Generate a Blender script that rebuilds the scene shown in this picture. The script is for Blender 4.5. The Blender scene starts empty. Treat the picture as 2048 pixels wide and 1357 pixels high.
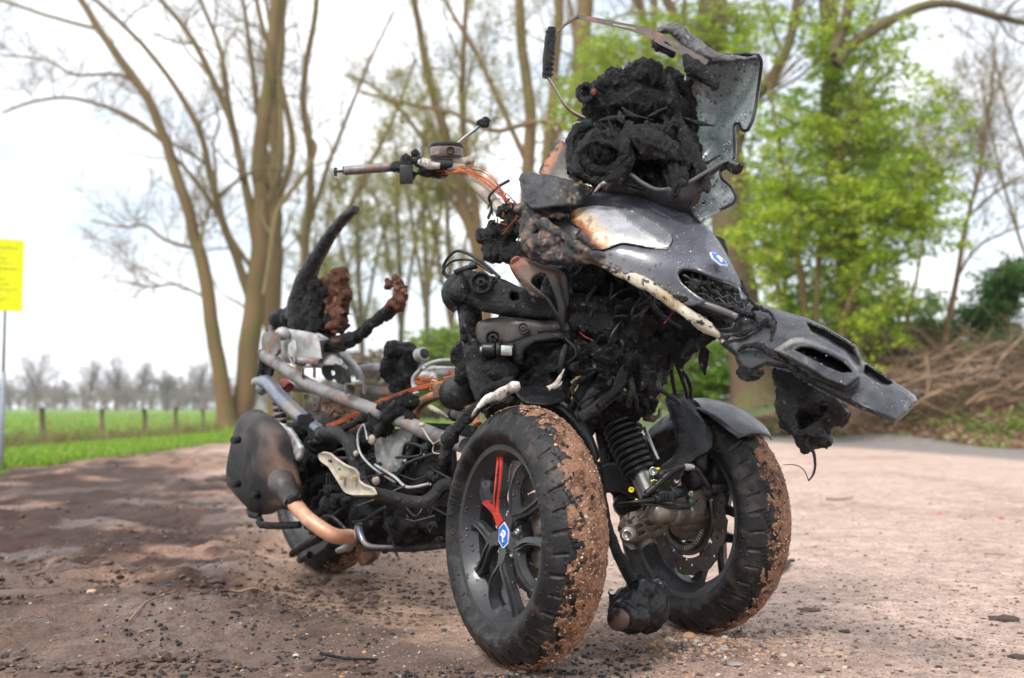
import bpy, bmesh, math, random
import numpy as np
from mathutils import Vector, Matrix, noise as mnoise
from mathutils.geometry import delaunay_2d_cdt
random.seed(7)
RS = np.random.RandomState(11)
scene = bpy.context.scene
COL = scene.collection

# ---------------------------------------------------------------- camera, sky, sun, exposure
F = 2200.0                       # focal length in photograph pixels (2048 wide)
CAMH = 0.5
PITCH = math.atan(136.5 / F)
cam_data = bpy.data.cameras.new('camera')
cam_data.sensor_width = 36.0
cam_data.lens = F * 36.0 / 2048.0
cam_data.clip_start = 0.05
cam_data.clip_end = 2000.0
cam_data.dof.use_dof = True
cam_data.dof.focus_distance = 2.16
cam_data.dof.aperture_fstop = 3.6
cam = bpy.data.objects.new('camera', cam_data)
cam.location = (0, 0, CAMH)
cam.rotation_euler = (math.pi / 2 + PITCH, 0, 0)
COL.objects.link(cam)
scene.camera = cam

SUN_EL, SUN_AZ = math.radians(50), math.radians(215)   # azimuth: from behind-left of the camera
world = bpy.data.worlds.new('World')
scene.world = world
world.use_nodes = True
wn, wl = world.node_tree.nodes, world.node_tree.links
wn.clear()
w_out = wn.new('ShaderNodeOutputWorld')
w_bg = wn.new('ShaderNodeBackground')
w_sky = wn.new('ShaderNodeTexSky')
w_sky.sky_type = 'NISHITA'
w_sky.sun_disc = False
w_sky.sun_elevation = SUN_EL
w_sky.sun_rotation = SUN_AZ
w_sky.dust_density = 2.0
w_tc = wn.new('ShaderNodeTexCoord')
w_map = wn.new('ShaderNodeMapping')
w_map.inputs['Scale'].default_value = (1.0, 1.0, 2.6)
w_noise = wn.new('ShaderNodeTexNoise')
w_noise.inputs['Scale'].default_value = 3.2
w_noise.inputs['Detail'].default_value = 7.0
w_noise.inputs['Roughness'].default_value = 0.55
w_ramp = wn.new('ShaderNodeValToRGB')
w_ramp.color_ramp.elements[0].position = 0.40
w_ramp.color_ramp.elements[0].color = (0.40, 0.40, 0.40, 1)
w_ramp.color_ramp.elements[1].position = 0.58
w_ramp.color_ramp.elements[1].color = (0.97, 0.97, 0.97, 1)
w_mix = wn.new('ShaderNodeMixRGB')
w_mix.inputs['Color2'].default_value = (8.0, 8.15, 8.4, 1)     # thick bright cloud, before the 0.1 strength
wl.new(w_tc.outputs['Generated'], w_map.inputs['Vector'])
wl.new(w_map.outputs['Vector'], w_noise.inputs['Vector'])
wl.new(w_noise.outputs['Fac'], w_ramp.inputs['Fac'])
wl.new(w_ramp.outputs['Color'], w_mix.inputs['Fac'])
wl.new(w_sky.outputs['Color'], w_mix.inputs['Color1'])
wl.new(w_mix.outputs['Color'], w_bg.inputs['Color'])
w_bg.inputs['Strength'].default_value = 0.1
wl.new(w_bg.outputs['Background'], w_out.inputs['Surface'])

sun_data = bpy.data.lights.new('sun', 'SUN')
sun_data.energy = 1.5
sun_data.angle = math.radians(12)
sun_data.color = (1.0, 0.96, 0.9)
sun = bpy.data.objects.new('sun', sun_data)
sd = Vector((math.sin(SUN_AZ) * math.cos(SUN_EL), math.cos(SUN_AZ) * math.cos(SUN_EL), math.sin(SUN_EL)))
sun.rotation_euler = sd.to_track_quat('Z', 'Y').to_euler()
sun.location = sd * 30
COL.objects.link(sun)

scene.render.engine = 'CYCLES'
scene.view_settings.view_transform = 'Standard'
scene.view_settings.look = 'None'
scene.view_settings.gamma = 1.0
scene.view_settings.use_curve_mapping = False
scene.view_settings.exposure = 1.08
scene.cycles.max_bounces = 8
scene.cycles.transparent_max_bounces = 12
scene.cycles.volume_bounces = 0

# ---------------------------------------------------------------- placing things seen in the photograph
CP, SP = math.cos(PITCH), math.sin(PITCH)
def ray(px, py):
    x = (px - 1024.0) / F; z = (678.5 - py) / F
    return np.array([x, CP - z * SP, SP + z * CP])
def P(px, py, d):
    r = ray(px, py)
    r = r * (d / r[1])
    return np.array([r[0], r[1], r[2] + CAMH])
O2 = np.array([0.24, 2.32]); U2 = np.array([0.633, -0.774]); S2 = np.array([0.774, 0.633])   # vehicle axes
def dV(px, py, b):
    """distance of the point seen at px,py that lies b metres to the side of the scooter's middle plane"""
    r = ray(px, py)
    t = (b + O2.dot(S2)) / (r[0] * S2[0] + r[1] * S2[1])
    return t * r[1]
def V(px, py, b):
    return P(px, py, dV(px, py, b))
def AB(a, b, z):
    p = O2 + a * U2 + b * S2
    return np.array([p[0], p[1], z])
def ppm(d):
    return d / F            # metres per photograph pixel at distance d

# ---------------------------------------------------------------- noise
def _h(i, j, k, s=0):
    n = (i.astype(np.int64) * 73856093) ^ (j.astype(np.int64) * 19349663) ^ (k.astype(np.int64) * 83492791) ^ (s * 2654435)
    n = (n ^ (n >> 13)) * 1274126177
    n = (n ^ (n >> 16)) & 0xffffff
    return n / float(0xffffff)
def vnoise(p, s=0):
    p = np.asarray(p, float)
    i = np.floor(p).astype(np.int64); f = p - i
    f = f * f * f * (f * (f * 6 - 15) + 10)
    x, y, z = i[:, 0], i[:, 1], i[:, 2]
    fx, fy, fz = f[:, 0], f[:, 1], f[:, 2]
    def L(a, b, t): return a + (b - a) * t
    c = L(L(L(_h(x, y, z, s), _h(x + 1, y, z, s), fx), L(_h(x, y + 1, z, s), _h(x + 1, y + 1, z, s), fx), fy),
          L(L(_h(x, y, z + 1, s), _h(x + 1, y, z + 1, s), fx), L(_h(x, y + 1, z + 1, s), _h(x + 1, y + 1, z + 1, s), fx), fy), fz)
    return c * 2 - 1
def fbm(p, freq, octv=4, s=0, gain=.5):
    p = np.asarray(p, float) * freq
    a, t, o = 1.0, 0.0, 0.0
    for k in range(octv):
        o = o + a * vnoise(p + 17.3 * k, s + k); t += a; a *= gain; p = p * 2.03
    return o / t
def vecn(p, freq, octv=3, s=0):
    return np.stack([fbm(p, freq, octv, s + 31 * k) for k in range(3)], 1)

# ---------------------------------------------------------------- materials
def srgb(r, g, b):
    f = lambda c: ((c / 255 + .055) / 1.055) ** 2.4 if c / 255 > .04045 else c / 255 / 12.92
    return (f(r), f(g), f(b))
MATS = {}
def mat(name, base=(.1, .1, .1), rough=.6, metal=0., bump=0., bscale=60., c2=None, s2=10., lo=.45, hi=.6,
        c3=None, s3=40., lo3=.6, hi3=.66, attr=False, spec=.5, drops=0., coat=0., trans=0., transl=0., r2=None,
        emis=None, bdist=.004, vor=False, alpha=1.0, det=6.):
    m = bpy.data.materials.new(name); m.use_nodes = True
    N, L = m.node_tree.nodes, m.node_tree.links
    N.clear()
    out = N.new('ShaderNodeOutputMaterial'); p = N.new('ShaderNodeBsdfPrincipled')
    L.new(p.outputs[0], out.inputs['Surface'])
    tc = N.new('ShaderNodeTexCoord'); co = tc.outputs['Object']
    def nz(sc, detail=det, rg=.6):
        n = N.new('ShaderNodeTexNoise'); n.inputs['Scale'].default_value = sc
        n.inputs['Detail'].default_value = detail; n.inputs['Roughness'].default_value = rg
        L.new(co, n.inputs['Vector']); return n.outputs['Fac']
    def ramp(src, a, b):
        r = N.new('ShaderNodeMapRange'); r.clamp = True
        r.inputs['From Min'].default_value = a; r.inputs['From Max'].default_value = b
        L.new(src, r.inputs['Value']); return r.outputs['Result']
    if attr:
        at = N.new('ShaderNodeAttribute'); at.attribute_name = 'Col'; col = at.outputs['Color']
    else:
        c = N.new('ShaderNodeRGB'); c.outputs[0].default_value = (*base, 1); col = c.outputs[0]
    def mixc(fac, a, b, mode='MIX'):
        x = N.new('ShaderNodeMixRGB'); x.blend_type = mode
        if hasattr(fac, 'name'): L.new(fac, x.inputs['Fac'])
        else: x.inputs['Fac'].default_value = fac
        L.new(a, x.inputs['Color1'])
        if hasattr(b, 'name'): L.new(b, x.inputs['Color2'])
        else: x.inputs['Color2'].default_value = (*b, 1)
        return x.outputs['Color']
    f2 = None
    if c2 is not None:
        f2 = ramp(nz(s2), lo, hi); col = mixc(f2, col, c2)
    if c3 is not None:
        col = mixc(ramp(nz(s3), lo3, hi3), col, c3)
    # small tonal variation everywhere
    v = ramp(nz(37.), .25, .75)
    vv = N.new('ShaderNodeMapRange'); vv.inputs['To Min'].default_value = .78; vv.inputs['To Max'].default_value = 1.2
    L.new(v, vv.inputs['Value'])
    cc = N.new('ShaderNodeCombineColor')
    for k in range(3): L.new(vv.outputs['Result'], cc.inputs[k])
    col = mixc(1.0, col, cc.outputs[0], 'MULTIPLY')
    L.new(col, p.inputs['Base Color'])
    rr = N.new('ShaderNodeMapRange'); rr.inputs['To Min'].default_value = max(.03, rough - .14); rr.inputs['To Max'].default_value = min(1, rough + .14)
    L.new(ramp(nz(23.), .3, .7), rr.inputs['Value'])
    if r2 is not None and f2 is not None:
        mr = N.new('ShaderNodeMix'); mr.data_type = 'FLOAT'
        L.new(f2, mr.inputs[0]); L.new(rr.outputs['Result'], mr.inputs[2]); mr.inputs[3].default_value = r2
        L.new(mr.outputs[0], p.inputs['Roughness'])
    else:
        L.new(rr.outputs['Result'], p.inputs['Roughness'])
    p.inputs['Metallic'].default_value = metal
    p.inputs['Specular IOR Level'].default_value = spec
    p.inputs['Coat Weight'].default_value = coat
    p.inputs['Coat Roughness'].default_value = .12
    p.inputs['Transmission Weight'].default_value = trans
    if emis: 
        p.inputs['Emission Color'].default_value = (*emis, 1); p.inputs['Emission Strength'].default_value = 1
    last = None
    if bump:
        b = N.new('ShaderNodeBump'); b.inputs['Strength'].default_value = bump; b.inputs['Distance'].default_value = bdist
        L.new(nz(bscale, 8., .65), b.inputs['Height']); last = b.outputs['Normal']
    if drops:
        vo = N.new('ShaderNodeTexVoronoi'); vo.inputs['Scale'].default_value = drops
        vo.inputs['Randomness'].default_value = 1.0
        L.new(co, vo.inputs['Vector'])
        h = ramp(vo.outputs['Distance'], .30, .12)
        # only some cells carry a drop
        sep = N.new('ShaderNodeSeparateColor'); L.new(vo.outputs['Color'], sep.inputs[0])
        g = ramp(sep.outputs[0], .52, .56)
        mu = N.new('ShaderNodeMath'); mu.operation = 'MULTIPLY'; L.new(h, mu.inputs[0]); L.new(g, mu.inputs[1])
        b = N.new('ShaderNodeBump'); b.inputs['Strength'].default_value = .9; b.inputs['Distance'].default_value = .0016
        L.new(mu.outputs[0], b.inputs['Height'])
        if last: L.new(last, b.inputs['Normal'])
        last = b.outputs['Normal']
    if last: L.new(last, p.inputs['Normal'])
    if transl:
        t = N.new('ShaderNodeBsdfTranslucent'); L.new(col, t.inputs['Color'])
        ms = N.new('ShaderNodeMixShader'); ms.inputs[0].default_value = transl
        L.new(p.outputs[0], ms.inputs[1]); L.new(t.outputs[0], ms.inputs[2]); L.new(ms.outputs[0], out.inputs['Surface'])
    MATS[name] = m
    return m

# ---------------------------------------------------------------- objects
WLOC = {}
def tag(o, label=None, cat=None, group=None, kind=None):
    if label: o['label'] = label
    if cat: o['category'] = cat
    if group: o['group'] = group
    if kind: o['kind'] = kind
    return o
def thing(name, loc, label, cat, group=None):
    o = bpy.data.objects.new(name, None); o.empty_display_size = .1
    COL.objects.link(o); o.location = loc; WLOC[o.name] = np.array(loc, float)
    return tag(o, label, cat, group)

def catmull(pts, sub):
    pts = np.asarray(pts, float)
    if len(pts) < 3 or sub <= 1: 
        if sub <= 1: return pts
        t = np.linspace(0, 1, sub + 1)[:, None]
        return pts[0] * (1 - t) + pts[1] * t
    q = np.vstack([2 * pts[0] - pts[1], pts, 2 * pts[-1] - pts[-2]])
    out = []
    for i in range(1, len(q) - 2):
        p0, p1, p2, p3 = q[i - 1], q[i], q[i + 1], q[i + 2]
        for k in range(sub):
            t = k / sub
            out.append(.5 * ((2 * p1) + (-p0 + p2) * t + (2 * p0 - 5 * p1 + 4 * p2 - p3) * t * t + (-p0 + 3 * p1 - 3 * p2 + p3) * t ** 3))
    out.append(pts[-1])
    return np.array(out)
def nrm(v):
    v = np.asarray(v, float); return v / max(1e-12, np.linalg.norm(v))

class MB:
    def __init__(s): s.v = []; s.f = []; s.m = []; s.c = []; s.n = 0; s.mi = 0; s.col = (0.1, .1, .1)
    def add(s, v, f, col=None):
        v = np.asarray(v, float)
        s.v.append(v); o = s.n
        for q in f: s.f.append(tuple(int(i) + o for i in q)); s.m.append(s.mi)
        if col is None: s.c.append(np.tile(np.array(s.col, float), (len(v), 1)))
        else:
            col = np.asarray(col, float)
            s.c.append(col if col.ndim == 2 else np.tile(col, (len(v), 1)))
        s.n += len(v); return s
    def sweep(s, pts, prof, up=(0, 0, 1), sub=1, scales=None, cap=True, col=None, closed=False):
        pts = np.asarray(pts, float)
        n0 = len(pts)
        if sub > 1:
            if scales is not None:
                scales = np.interp(np.linspace(0, n0 - 1, (n0 - 1) * sub + 1), np.arange(n0), scales)
            pts = catmull(pts, sub)
        n = len(pts)
        if scales is None: scales = np.ones(n)
        prof = np.asarray(prof, float); k = len(prof)
        tang = np.gradient(pts, axis=0) if n > 2 else np.array([pts[-1] - pts[0]] * n)
        if closed: tang = np.roll(pts, -1, 0) - np.roll(pts, 1, 0)
        tang = tang / np.maximum(1e-12, np.linalg.norm(tang, axis=1))[:, None]
        up = nrm(up)
        x = np.cross(tang[0], up)
        if np.linalg.norm(x) < .1: x = np.cross(tang[0], [.3, 1, .2])
        x = nrm(x)
        vs = []
        for i in range(n):
            x = nrm(x - tang[i] * x.dot(tang[i])); y = np.cross(x, tang[i])
            vs.append(pts[i] + (prof[:, :1] * x + prof[:, 1:] * y) * scales[i])
        fs = []
        m = n if closed else n - 1
        for i in range(m):
            a, b = i * k, ((i + 1) % n) * k
            for j in range(k):
                j2 = (j + 1) % k
                fs.append((a + j, a + j2, b + j2, b + j))
        if cap and not closed:
            fs.append(tuple(range(k))[::1]); fs.append(tuple(range((n - 1) * k, n * k))[::-1])
        return s.add(np.vstack(vs), fs, col)
    def tube(s, pts, r, seg=10, sub=4, cap=True, col=None, closed=False):
        a = np.linspace(0, 2 * math.pi, seg, endpoint=False)
        prof = np.stack([np.cos(a), np.sin(a)], 1)
        if np.isscalar(r): sc = np.full(len(pts), r)
        else: sc = np.interp(np.linspace(0, 1, len(pts)), np.linspace(0, 1, len(r)), r)
        return s.sweep(pts, prof, sub=sub, scales=sc, cap=cap, col=col, closed=closed)
    def strip(s, pts, w, t, up=(0, 0, 1), sub=1, col=None, scales=None):
        prof = [(-t / 2, -w / 2), (t / 2, -w / 2), (t / 2, w / 2), (-t / 2, w / 2)]
        return s.sweep(pts, prof, up=up, sub=sub, col=col, scales=scales)
    def lathe(s, prof, org, axis, seg=24, closed=False, col=None, cap=True):
        axis = nrm(axis); x = np.cross(axis, [0, 0, 1])
        if np.linalg.norm(x) < .1: x = np.cross(axis, [0, 1, 0])
        x = nrm(x); y = np.cross(axis, x); org = np.asarray(org, float)
        a = np.linspace(0, 2 * math.pi, seg, endpoint=False)
        vs = []
        for r, h in prof: vs.append(org + axis * h + r * (np.cos(a)[:, None] * x + np.sin(a)[:, None] * y))
        fs = []; k = len(prof)
        rng = range(k if closed else k - 1)
        for i in rng:
            p, q = i * seg, ((i + 1) % k) * seg
            for j in range(seg):
                j2 = (j + 1) % seg; fs.append((p + j, p + j2, q + j2, q + j))
        if cap and not closed:
            if prof[0][0] > 1e-6: fs.append(tuple(range(seg))[::-1])
            if prof[-1][0] > 1e-6: fs.append(tuple(range((k - 1) * seg, k * seg)))
        return s.add(np.vstack(vs), fs, col)
    def cyl(s, p0, p1, r0, r1=None, seg=16, bev=.12, col=None):
        p0, p1 = np.asarray(p0, float), np.asarray(p1, float); h = np.linalg.norm(p1 - p0)
        r1 = r0 if r1 is None else r1; e = min(r0, r1, h) * bev
        return s.lathe([(r0 - e, 0), (r0, e), (r1, h - e), (r1 - e, h)], p0, p1 - p0, seg, col=col)
    def bolt(s, p, axis, r, h=None, col=None):
        h = h or r * .8; p = np.asarray(p, float)
        s.lathe([(r * 1.35, -h * .2), (r * 1.35, h * .15), (r * 1.0, h * .15), (r * 1.0, h), (r * .5, h), (r * .5, h * .4), (0.0001, h * .4)], p, axis, 6, col=col, cap=False)
        return s
    def box(s, c, size, ax=None, bev=.1, col=None):
        c = np.asarray(c, float); h = np.asarray(size, float) / 2
        ax = np.eye(3) if ax is None else np.asarray(ax, float)
        e = min(h) * 2 * bev
        vs = []; 
        # chamfered box: 24 verts
        bm = bmesh.new(); bmesh.ops.create_cube(bm, size=2)
        for v in bm.verts: v.co = Vector((v.co.x * h[0], v.co.y * h[1], v.co.z * h[2]))
        if bev: bmesh.ops.bevel(bm, geom=list(bm.edges), offset=e, segments=2, affect='EDGES', profile=.5)
        vs = np.array([v.co[:] for v in bm.verts]); fs = [[v.index for v in f.verts] for f in bm.faces]
        bm.free()
        return s.add(c + vs @ ax, fs, col)
    def ball(s, c, r, sub=2, ax=None, col=None):
        bm = bmesh.new(); bmesh.ops.create_icosphere(bm, subdivisions=sub, radius=1)
        vs = np.array([v.co[:] for v in bm.verts]); fs = [[v.index for v in f.verts] for f in bm.faces]; bm.free()
        r = np.array([r, r, r]) if np.isscalar(r) else np.asarray(r, float)
        vs = vs * r
        if ax is not None: vs = vs @ np.asarray(ax, float)
        return s.add(np.asarray(c, float) + vs, fs, col)
    def loft(s, secs, seg=28, col=None, power=2.0):
        """secs: (centre, axis1*r1, axis2*r2)"""
        a = np.linspace(0, 2 * math.pi, seg, endpoint=False)
        ca, sa = np.cos(a), np.sin(a)
        ca = np.sign(ca) * np.abs(ca) ** (2 / power); sa = np.sign(sa) * np.abs(sa) ** (2 / power)
        vs = []
        for c, e1, e2 in secs: vs.append(np.asarray(c) + ca[:, None] * np.asarray(e1) + sa[:, None] * np.asarray(e2))
        fs = []
        for i in range(len(secs) - 1):
            for j in range(seg):
                j2 = (j + 1) % seg; fs.append((i * seg + j, i * seg + j2, (i + 1) * seg + j2, (i + 1) * seg + j))
        fs.append(tuple(range(seg))[::-1]); fs.append(tuple(range((len(secs) - 1) * seg, len(secs) * seg)))
        return s.add(np.vstack(vs), fs, col)
    def wobble(s, amp, freq, octv=3, seed=0):
        V_ = np.vstack(s.v); d = vecn(V_, freq, octv, seed) * amp
        o = 0
        for i in range(len(s.v)):
            k = len(s.v[i]); s.v[i] = s.v[i] + d[o:o + k]; o += k
        return s
    def mesh(s, name):
        v = np.vstack(s.v); me = bpy.data.meshes.new(name)
        me.from_pydata(v.tolist(), [], s.f); 
        return me, v
    def build(s, name, mats, parent=None, smooth=True, origin=None, attr=True, flat_angle=None):
        v = np.vstack(s.v)
        mats = mats if isinstance(mats, (list, tuple)) else [mats]
        c = np.array(origin, float) if origin is not None else (v.min(0) + v.max(0)) / 2
        me = bpy.data.meshes.new(name)
        me.from_pydata((v - c).tolist(), [], s.f)
        for m in mats: me.materials.append(m)
        if len(mats) > 1: me.polygons.foreach_set('material_index', s.m)
        if attr:
            ca = me.color_attributes.new('Col', 'FLOAT_COLOR', 'POINT')
            cc = np.ones((len(v), 4)); cc[:, :3] = np.vstack(s.c); ca.data.foreach_set('color', cc.ravel())
        if smooth:
            if flat_angle is not None:
                me.shade_smooth() if hasattr(me, 'shade_smooth') else None
                try: me.set_sharp_from_angle(angle=math.radians(flat_angle))
                except Exception: pass
            else: me.polygons.foreach_set('use_smooth', [True] * len(me.polygons))
        me.update()
        return link(name, me, c, parent)
def link(name, me, c, parent=None):
    o = bpy.data.objects.new(name, me); COL.objects.link(o)
    WLOC[o.name] = np.array(c, float)
    if parent is not None:
        o.parent = parent; o.location = np.array(c, float) - WLOC[parent.name]
    else: o.location = c
    return o
def copy_at(src, c, parent, rot=None):
    o = src.copy(); COL.objects.link(o); WLOC[o.name] = np.array(c, float)
    o.parent = parent; o.location = np.array(c, float) - (WLOC[parent.name] if parent else 0)
    if rot is not None: o.rotation_euler = rot
    return o

def mesh_arrays(me):
    n = len(me.vertices); v = np.empty(n * 3); me.vertices.foreach_get('co', v)
    nn = np.empty(n * 3); me.vertices.foreach_get('normal', nn)
    return v.reshape(-1, 3), nn.reshape(-1, 3)
def melt(name, mb, m, parent, voxel=.006, amp=.012, freq=25, octv=4, seed=0, col=None, colfn=None, fine=.3, carve=0., stretch=1.0, drips=0.):
    """join rough solids into one melted, charred skin"""
    me, v = mb.mesh(name)
    o = bpy.data.objects.new(name, me); COL.objects.link(o)
    md = o.modifiers.new('r', 'REMESH'); md.mode = 'VOXEL'; md.voxel_size = voxel; md.adaptivity = 0
    dg = bpy.context.evaluated_depsgraph_get()
    me2 = bpy.data.meshes.new_from_object(o.evaluated_get(dg))
    bpy.data.objects.remove(o); bpy.data.meshes.remove(me)
    v, n = mesh_arrays(me2)
    vs_ = v * [1, 1, stretch]; a = fbm(vs_, freq, octv, seed, .62)
    rid = 1 - np.abs(fbm(vs_, freq * .8, 3, seed + 9)) * 2.2
    fib = fbm(v * [1, 1, .22], freq * 3.2, 3, seed + 77); a = a + .45 * fib * (stretch < 1)
    d = amp * (a * 1.2 + fine * (rid - .5)) - carve * np.clip(fbm(v, freq * .45, 2, seed + 5) - .15, 0, 1)
    v = v + n * d[:, None]
    if drips: v[:, 2] -= drips * np.clip(-n[:, 2], 0, 1) * np.clip(fbm(v * [1, 1, 0], freq * 2.2, 2, seed + 3) - .1, 0, 1) * 3
    c = (v.min(0) + v.max(0)) / 2
    me2.vertices.foreach_set('co', (v - c).ravel())
    me2.polygons.foreach_set('use_smooth', [True] * len(me2.polygons))
    me2.materials.clear(); me2.materials.append(m)
    if colfn is not None:
        ca = me2.color_attributes.new('Col', 'FLOAT_COLOR', 'POINT')
        cc = np.ones((len(v), 4)); cc[:, :3] = colfn(v, n, a); ca.data.foreach_set('color', cc.ravel())
    me2.name = name; me2.update()
    return link(name, me2, c, parent)

# ---------------------------------------------------------------- sheets cut from an outline, with real thickness
def inpoly(p, poly):
    p = np.asarray(p, float); poly = np.asarray(poly, float)
    x, y = p[:, 0], p[:, 1]; r = np.zeros(len(p), bool); n = len(poly); j = n - 1
    for i in range(n):
        xi, yi = poly[i]; xj, yj = poly[j]
        c = ((yi > y) != (yj > y)) & (x < (xj - xi) * (y - yi) / (yj - yi + 1e-12) + xi)
        r ^= c; j = i
    return r
def edgedist(p, poly):
    p = np.asarray(p, float); poly = np.asarray(poly, float); d = np.full(len(p), 1e9)
    for i in range(len(poly)):
        a, b = poly[i - 1], poly[i]; ab = b - a
        t = np.clip(((p - a) @ ab) / max(1e-9, ab @ ab), 0, 1)
        d = np.minimum(d, np.linalg.norm(p - (a + t[:, None] * ab), axis=1))
    return d
def resample(poly, step, smooth=True):
    poly = np.asarray(poly, float)
    q = np.vstack([poly, poly[:1]])
    if smooth:
        qq = np.vstack([poly[-1:], poly, poly[:2]]); out = []
        for i in range(1, len(qq) - 2):
            p0, p1, p2, p3 = qq[i - 1], qq[i], qq[i + 1], qq[i + 2]
            for k in range(6):
                t = k / 6
                # tension so that corners stay
                m1, m2 = (p2 - p0) * .32, (p3 - p1) * .32
                out.append((2 * t ** 3 - 3 * t * t + 1) * p1 + (t ** 3 - 2 * t * t + t) * m1 + (-2 * t ** 3 + 3 * t * t) * p2 + (t ** 3 - t * t) * m2)
        q = np.array(out + [out[0]])
    L = np.concatenate([[0], np.cumsum(np.linalg.norm(np.diff(q, axis=0), axis=1))])
    n = max(6, int(L[-1] / step)); t = np.linspace(0, L[-1], n, endpoint=False)
    return np.stack([np.interp(t, L, q[:, 0]), np.interp(t, L, q[:, 1])], 1)
def flatmesh(outline, holes=(), step=8, smooth=True, jag=0., seed=0):
    rs = np.random.RandomState(seed + 5)
    o = resample(outline, step, smooth)
    if jag: o = o + rs.randn(*o.shape) * jag
    hs = [resample(h, step * .8, smooth) for h in holes]
    mn, mx = o.min(0), o.max(0)
    gx, gy = np.meshgrid(np.arange(mn[0], mx[0], step), np.arange(mn[1], mx[1], step * .87))
    gx[1::2] += step / 2
    g = np.stack([gx.ravel(), gy.ravel()], 1) + rs.uniform(-.12, .12, (gx.size, 2)) * step
    k = inpoly(g, o) & (edgedist(g, o) > step * .45)
    for h in hs: k &= ~inpoly(g, h) & (edgedist(g, h) > step * .4)
    g = g[k]
    verts = [Vector(p) for p in o]; edges = [(i, (i + 1) % len(o)) for i in range(len(o))]
    for h in hs:
        b = len(verts); verts += [Vector(p) for p in h]; edges += [(b + i, b + (i + 1) % len(h)) for i in range(len(h))]
    verts += [Vector(p) for p in g]
    r = delaunay_2d_cdt(verts, edges, [], 0, 1e-6)
    vv = np.array([p[:] for p in r[0]]); tris = np.array([f for f in r[2] if len(f) == 3])
    cen = vv[tris].mean(1)
    k = inpoly(cen, o)
    for h in hs: k &= ~inpoly(cen, h)
    tris = tris[k]
    # orient
    a, b, c = vv[tris[:, 0]], vv[tris[:, 1]], vv[tris[:, 2]]
    cr = (b - a)[:, 0] * (c - a)[:, 1] - (b - a)[:, 1] * (c - a)[:, 0]
    tris[cr < 0] = tris[cr < 0][:, ::-1]
    used = np.unique(tris); mp = -np.ones(len(vv), int); mp[used] = np.arange(len(used))
    return vv[used], mp[tris]
def tps(ctrl):
    c = np.asarray(ctrl, float); p = c[:, :2] / 100.; z = c[:, 2]; n = len(p)
    def K(a, b):
        d = np.linalg.norm(a[:, None] - b[None], axis=2); return d * d * np.log(d + 1e-9)
    if n < 4:
        A = np.hstack([np.ones((n, 1)), p]); w = np.linalg.lstsq(A, z, rcond=None)[0]
        return lambda q: np.hstack([np.ones((len(q), 1)), np.asarray(q) / 100.]) @ w
    A = np.zeros((n + 3, n + 3)); A[:n, :n] = K(p, p) + np.eye(n) * 1e-3; A[:n, n] = 1; A[:n, n + 1:] = p; A[n, :n] = 1; A[n + 1:, :n] = p.T
    w = np.linalg.lstsq(A, np.concatenate([z, [0, 0, 0]]), rcond=None)[0]
    return lambda q: K(np.asarray(q, float) / 100., p) @ w[:n] + w[n] + (np.asarray(q, float) / 100.) @ w[n + 1:]
def solid(v3, tris, thick, away):
    """give a triangulated sheet a thickness, on the side pointing along `away`"""
    n = np.zeros_like(v3)
    fn = np.cross(v3[tris[:, 1]] - v3[tris[:, 0]], v3[tris[:, 2]] - v3[tris[:, 0]])
    for k in range(3): np.add.at(n, tris[:, k], fn)
    n /= np.maximum(1e-12, np.linalg.norm(n, axis=1))[:, None]
    if (n @ away).mean() > 0: tris = tris[:, ::-1]; n = -n
    back = v3 - n * thick
    N = len(v3); fs = [tuple(t) for t in tris] + [tuple(t[::-1] + N) for t in tris]
    ed = {}
    for t in tris:
        for k in range(3):
            e = (int(t[k]), int(t[(k + 1) % 3])); ed[e] = ed.get(e, 0) + 1
    for (a, b) in ed:
        if (b, a) not in ed: fs.append((b, a, a + N, b + N))
    return np.vstack([v3, back]), fs
def Pmany(q, d):
    x = (q[:, 0] - 1024) / F; z = (678.5 - q[:, 1]) / F
    ry = CP - z * SP; rz = SP + z * CP; t = d / ry
    return np.stack([x * t, ry * t, rz * t + CAMH], 1)
def sheet(mb, outline, ctrl, thick=.003, holes=(), step=8, smooth=True, col=None, wob=0., wfreq=20, relief=None, jag=0., seed=0, octv=3):
    q, tris = flatmesh(outline, holes, step, smooth, jag, seed)
    d = tps(ctrl)(q)
    if relief is not None: d = d - relief(q)
    v = Pmany(q, d)
    if wob:
        v[:, 1] += fbm(v, wfreq, octv, seed) * wob
    cc = None
    if callable(col):
        cc = col(q, v); cc = np.vstack([cc, cc])
    elif col is not None: cc = col
    vv, fs = solid(v, tris, thick, np.array([0, 1., 0]))
    mb.add(vv, fs, cc)
    return v
def bevelrelief(poly, h, w):
    poly = np.asarray(poly, float)
    def f(q):
        i = inpoly(q, poly); d = edgedist(q, poly); t = np.clip(np.where(i, d, 0) / w, 0, 1)
        return h * t * t * (3 - 2 * t)
    return f
def mixcol(a, b, t):
    t = np.clip(t, 0, 1)[:, None]; return np.asarray(a) * (1 - t) + np.asarray(b) * t
def sm(x, a, b):
    t = np.clip((x - a) / (b - a), 0, 1); return t * t * (3 - 2 * t)

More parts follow.
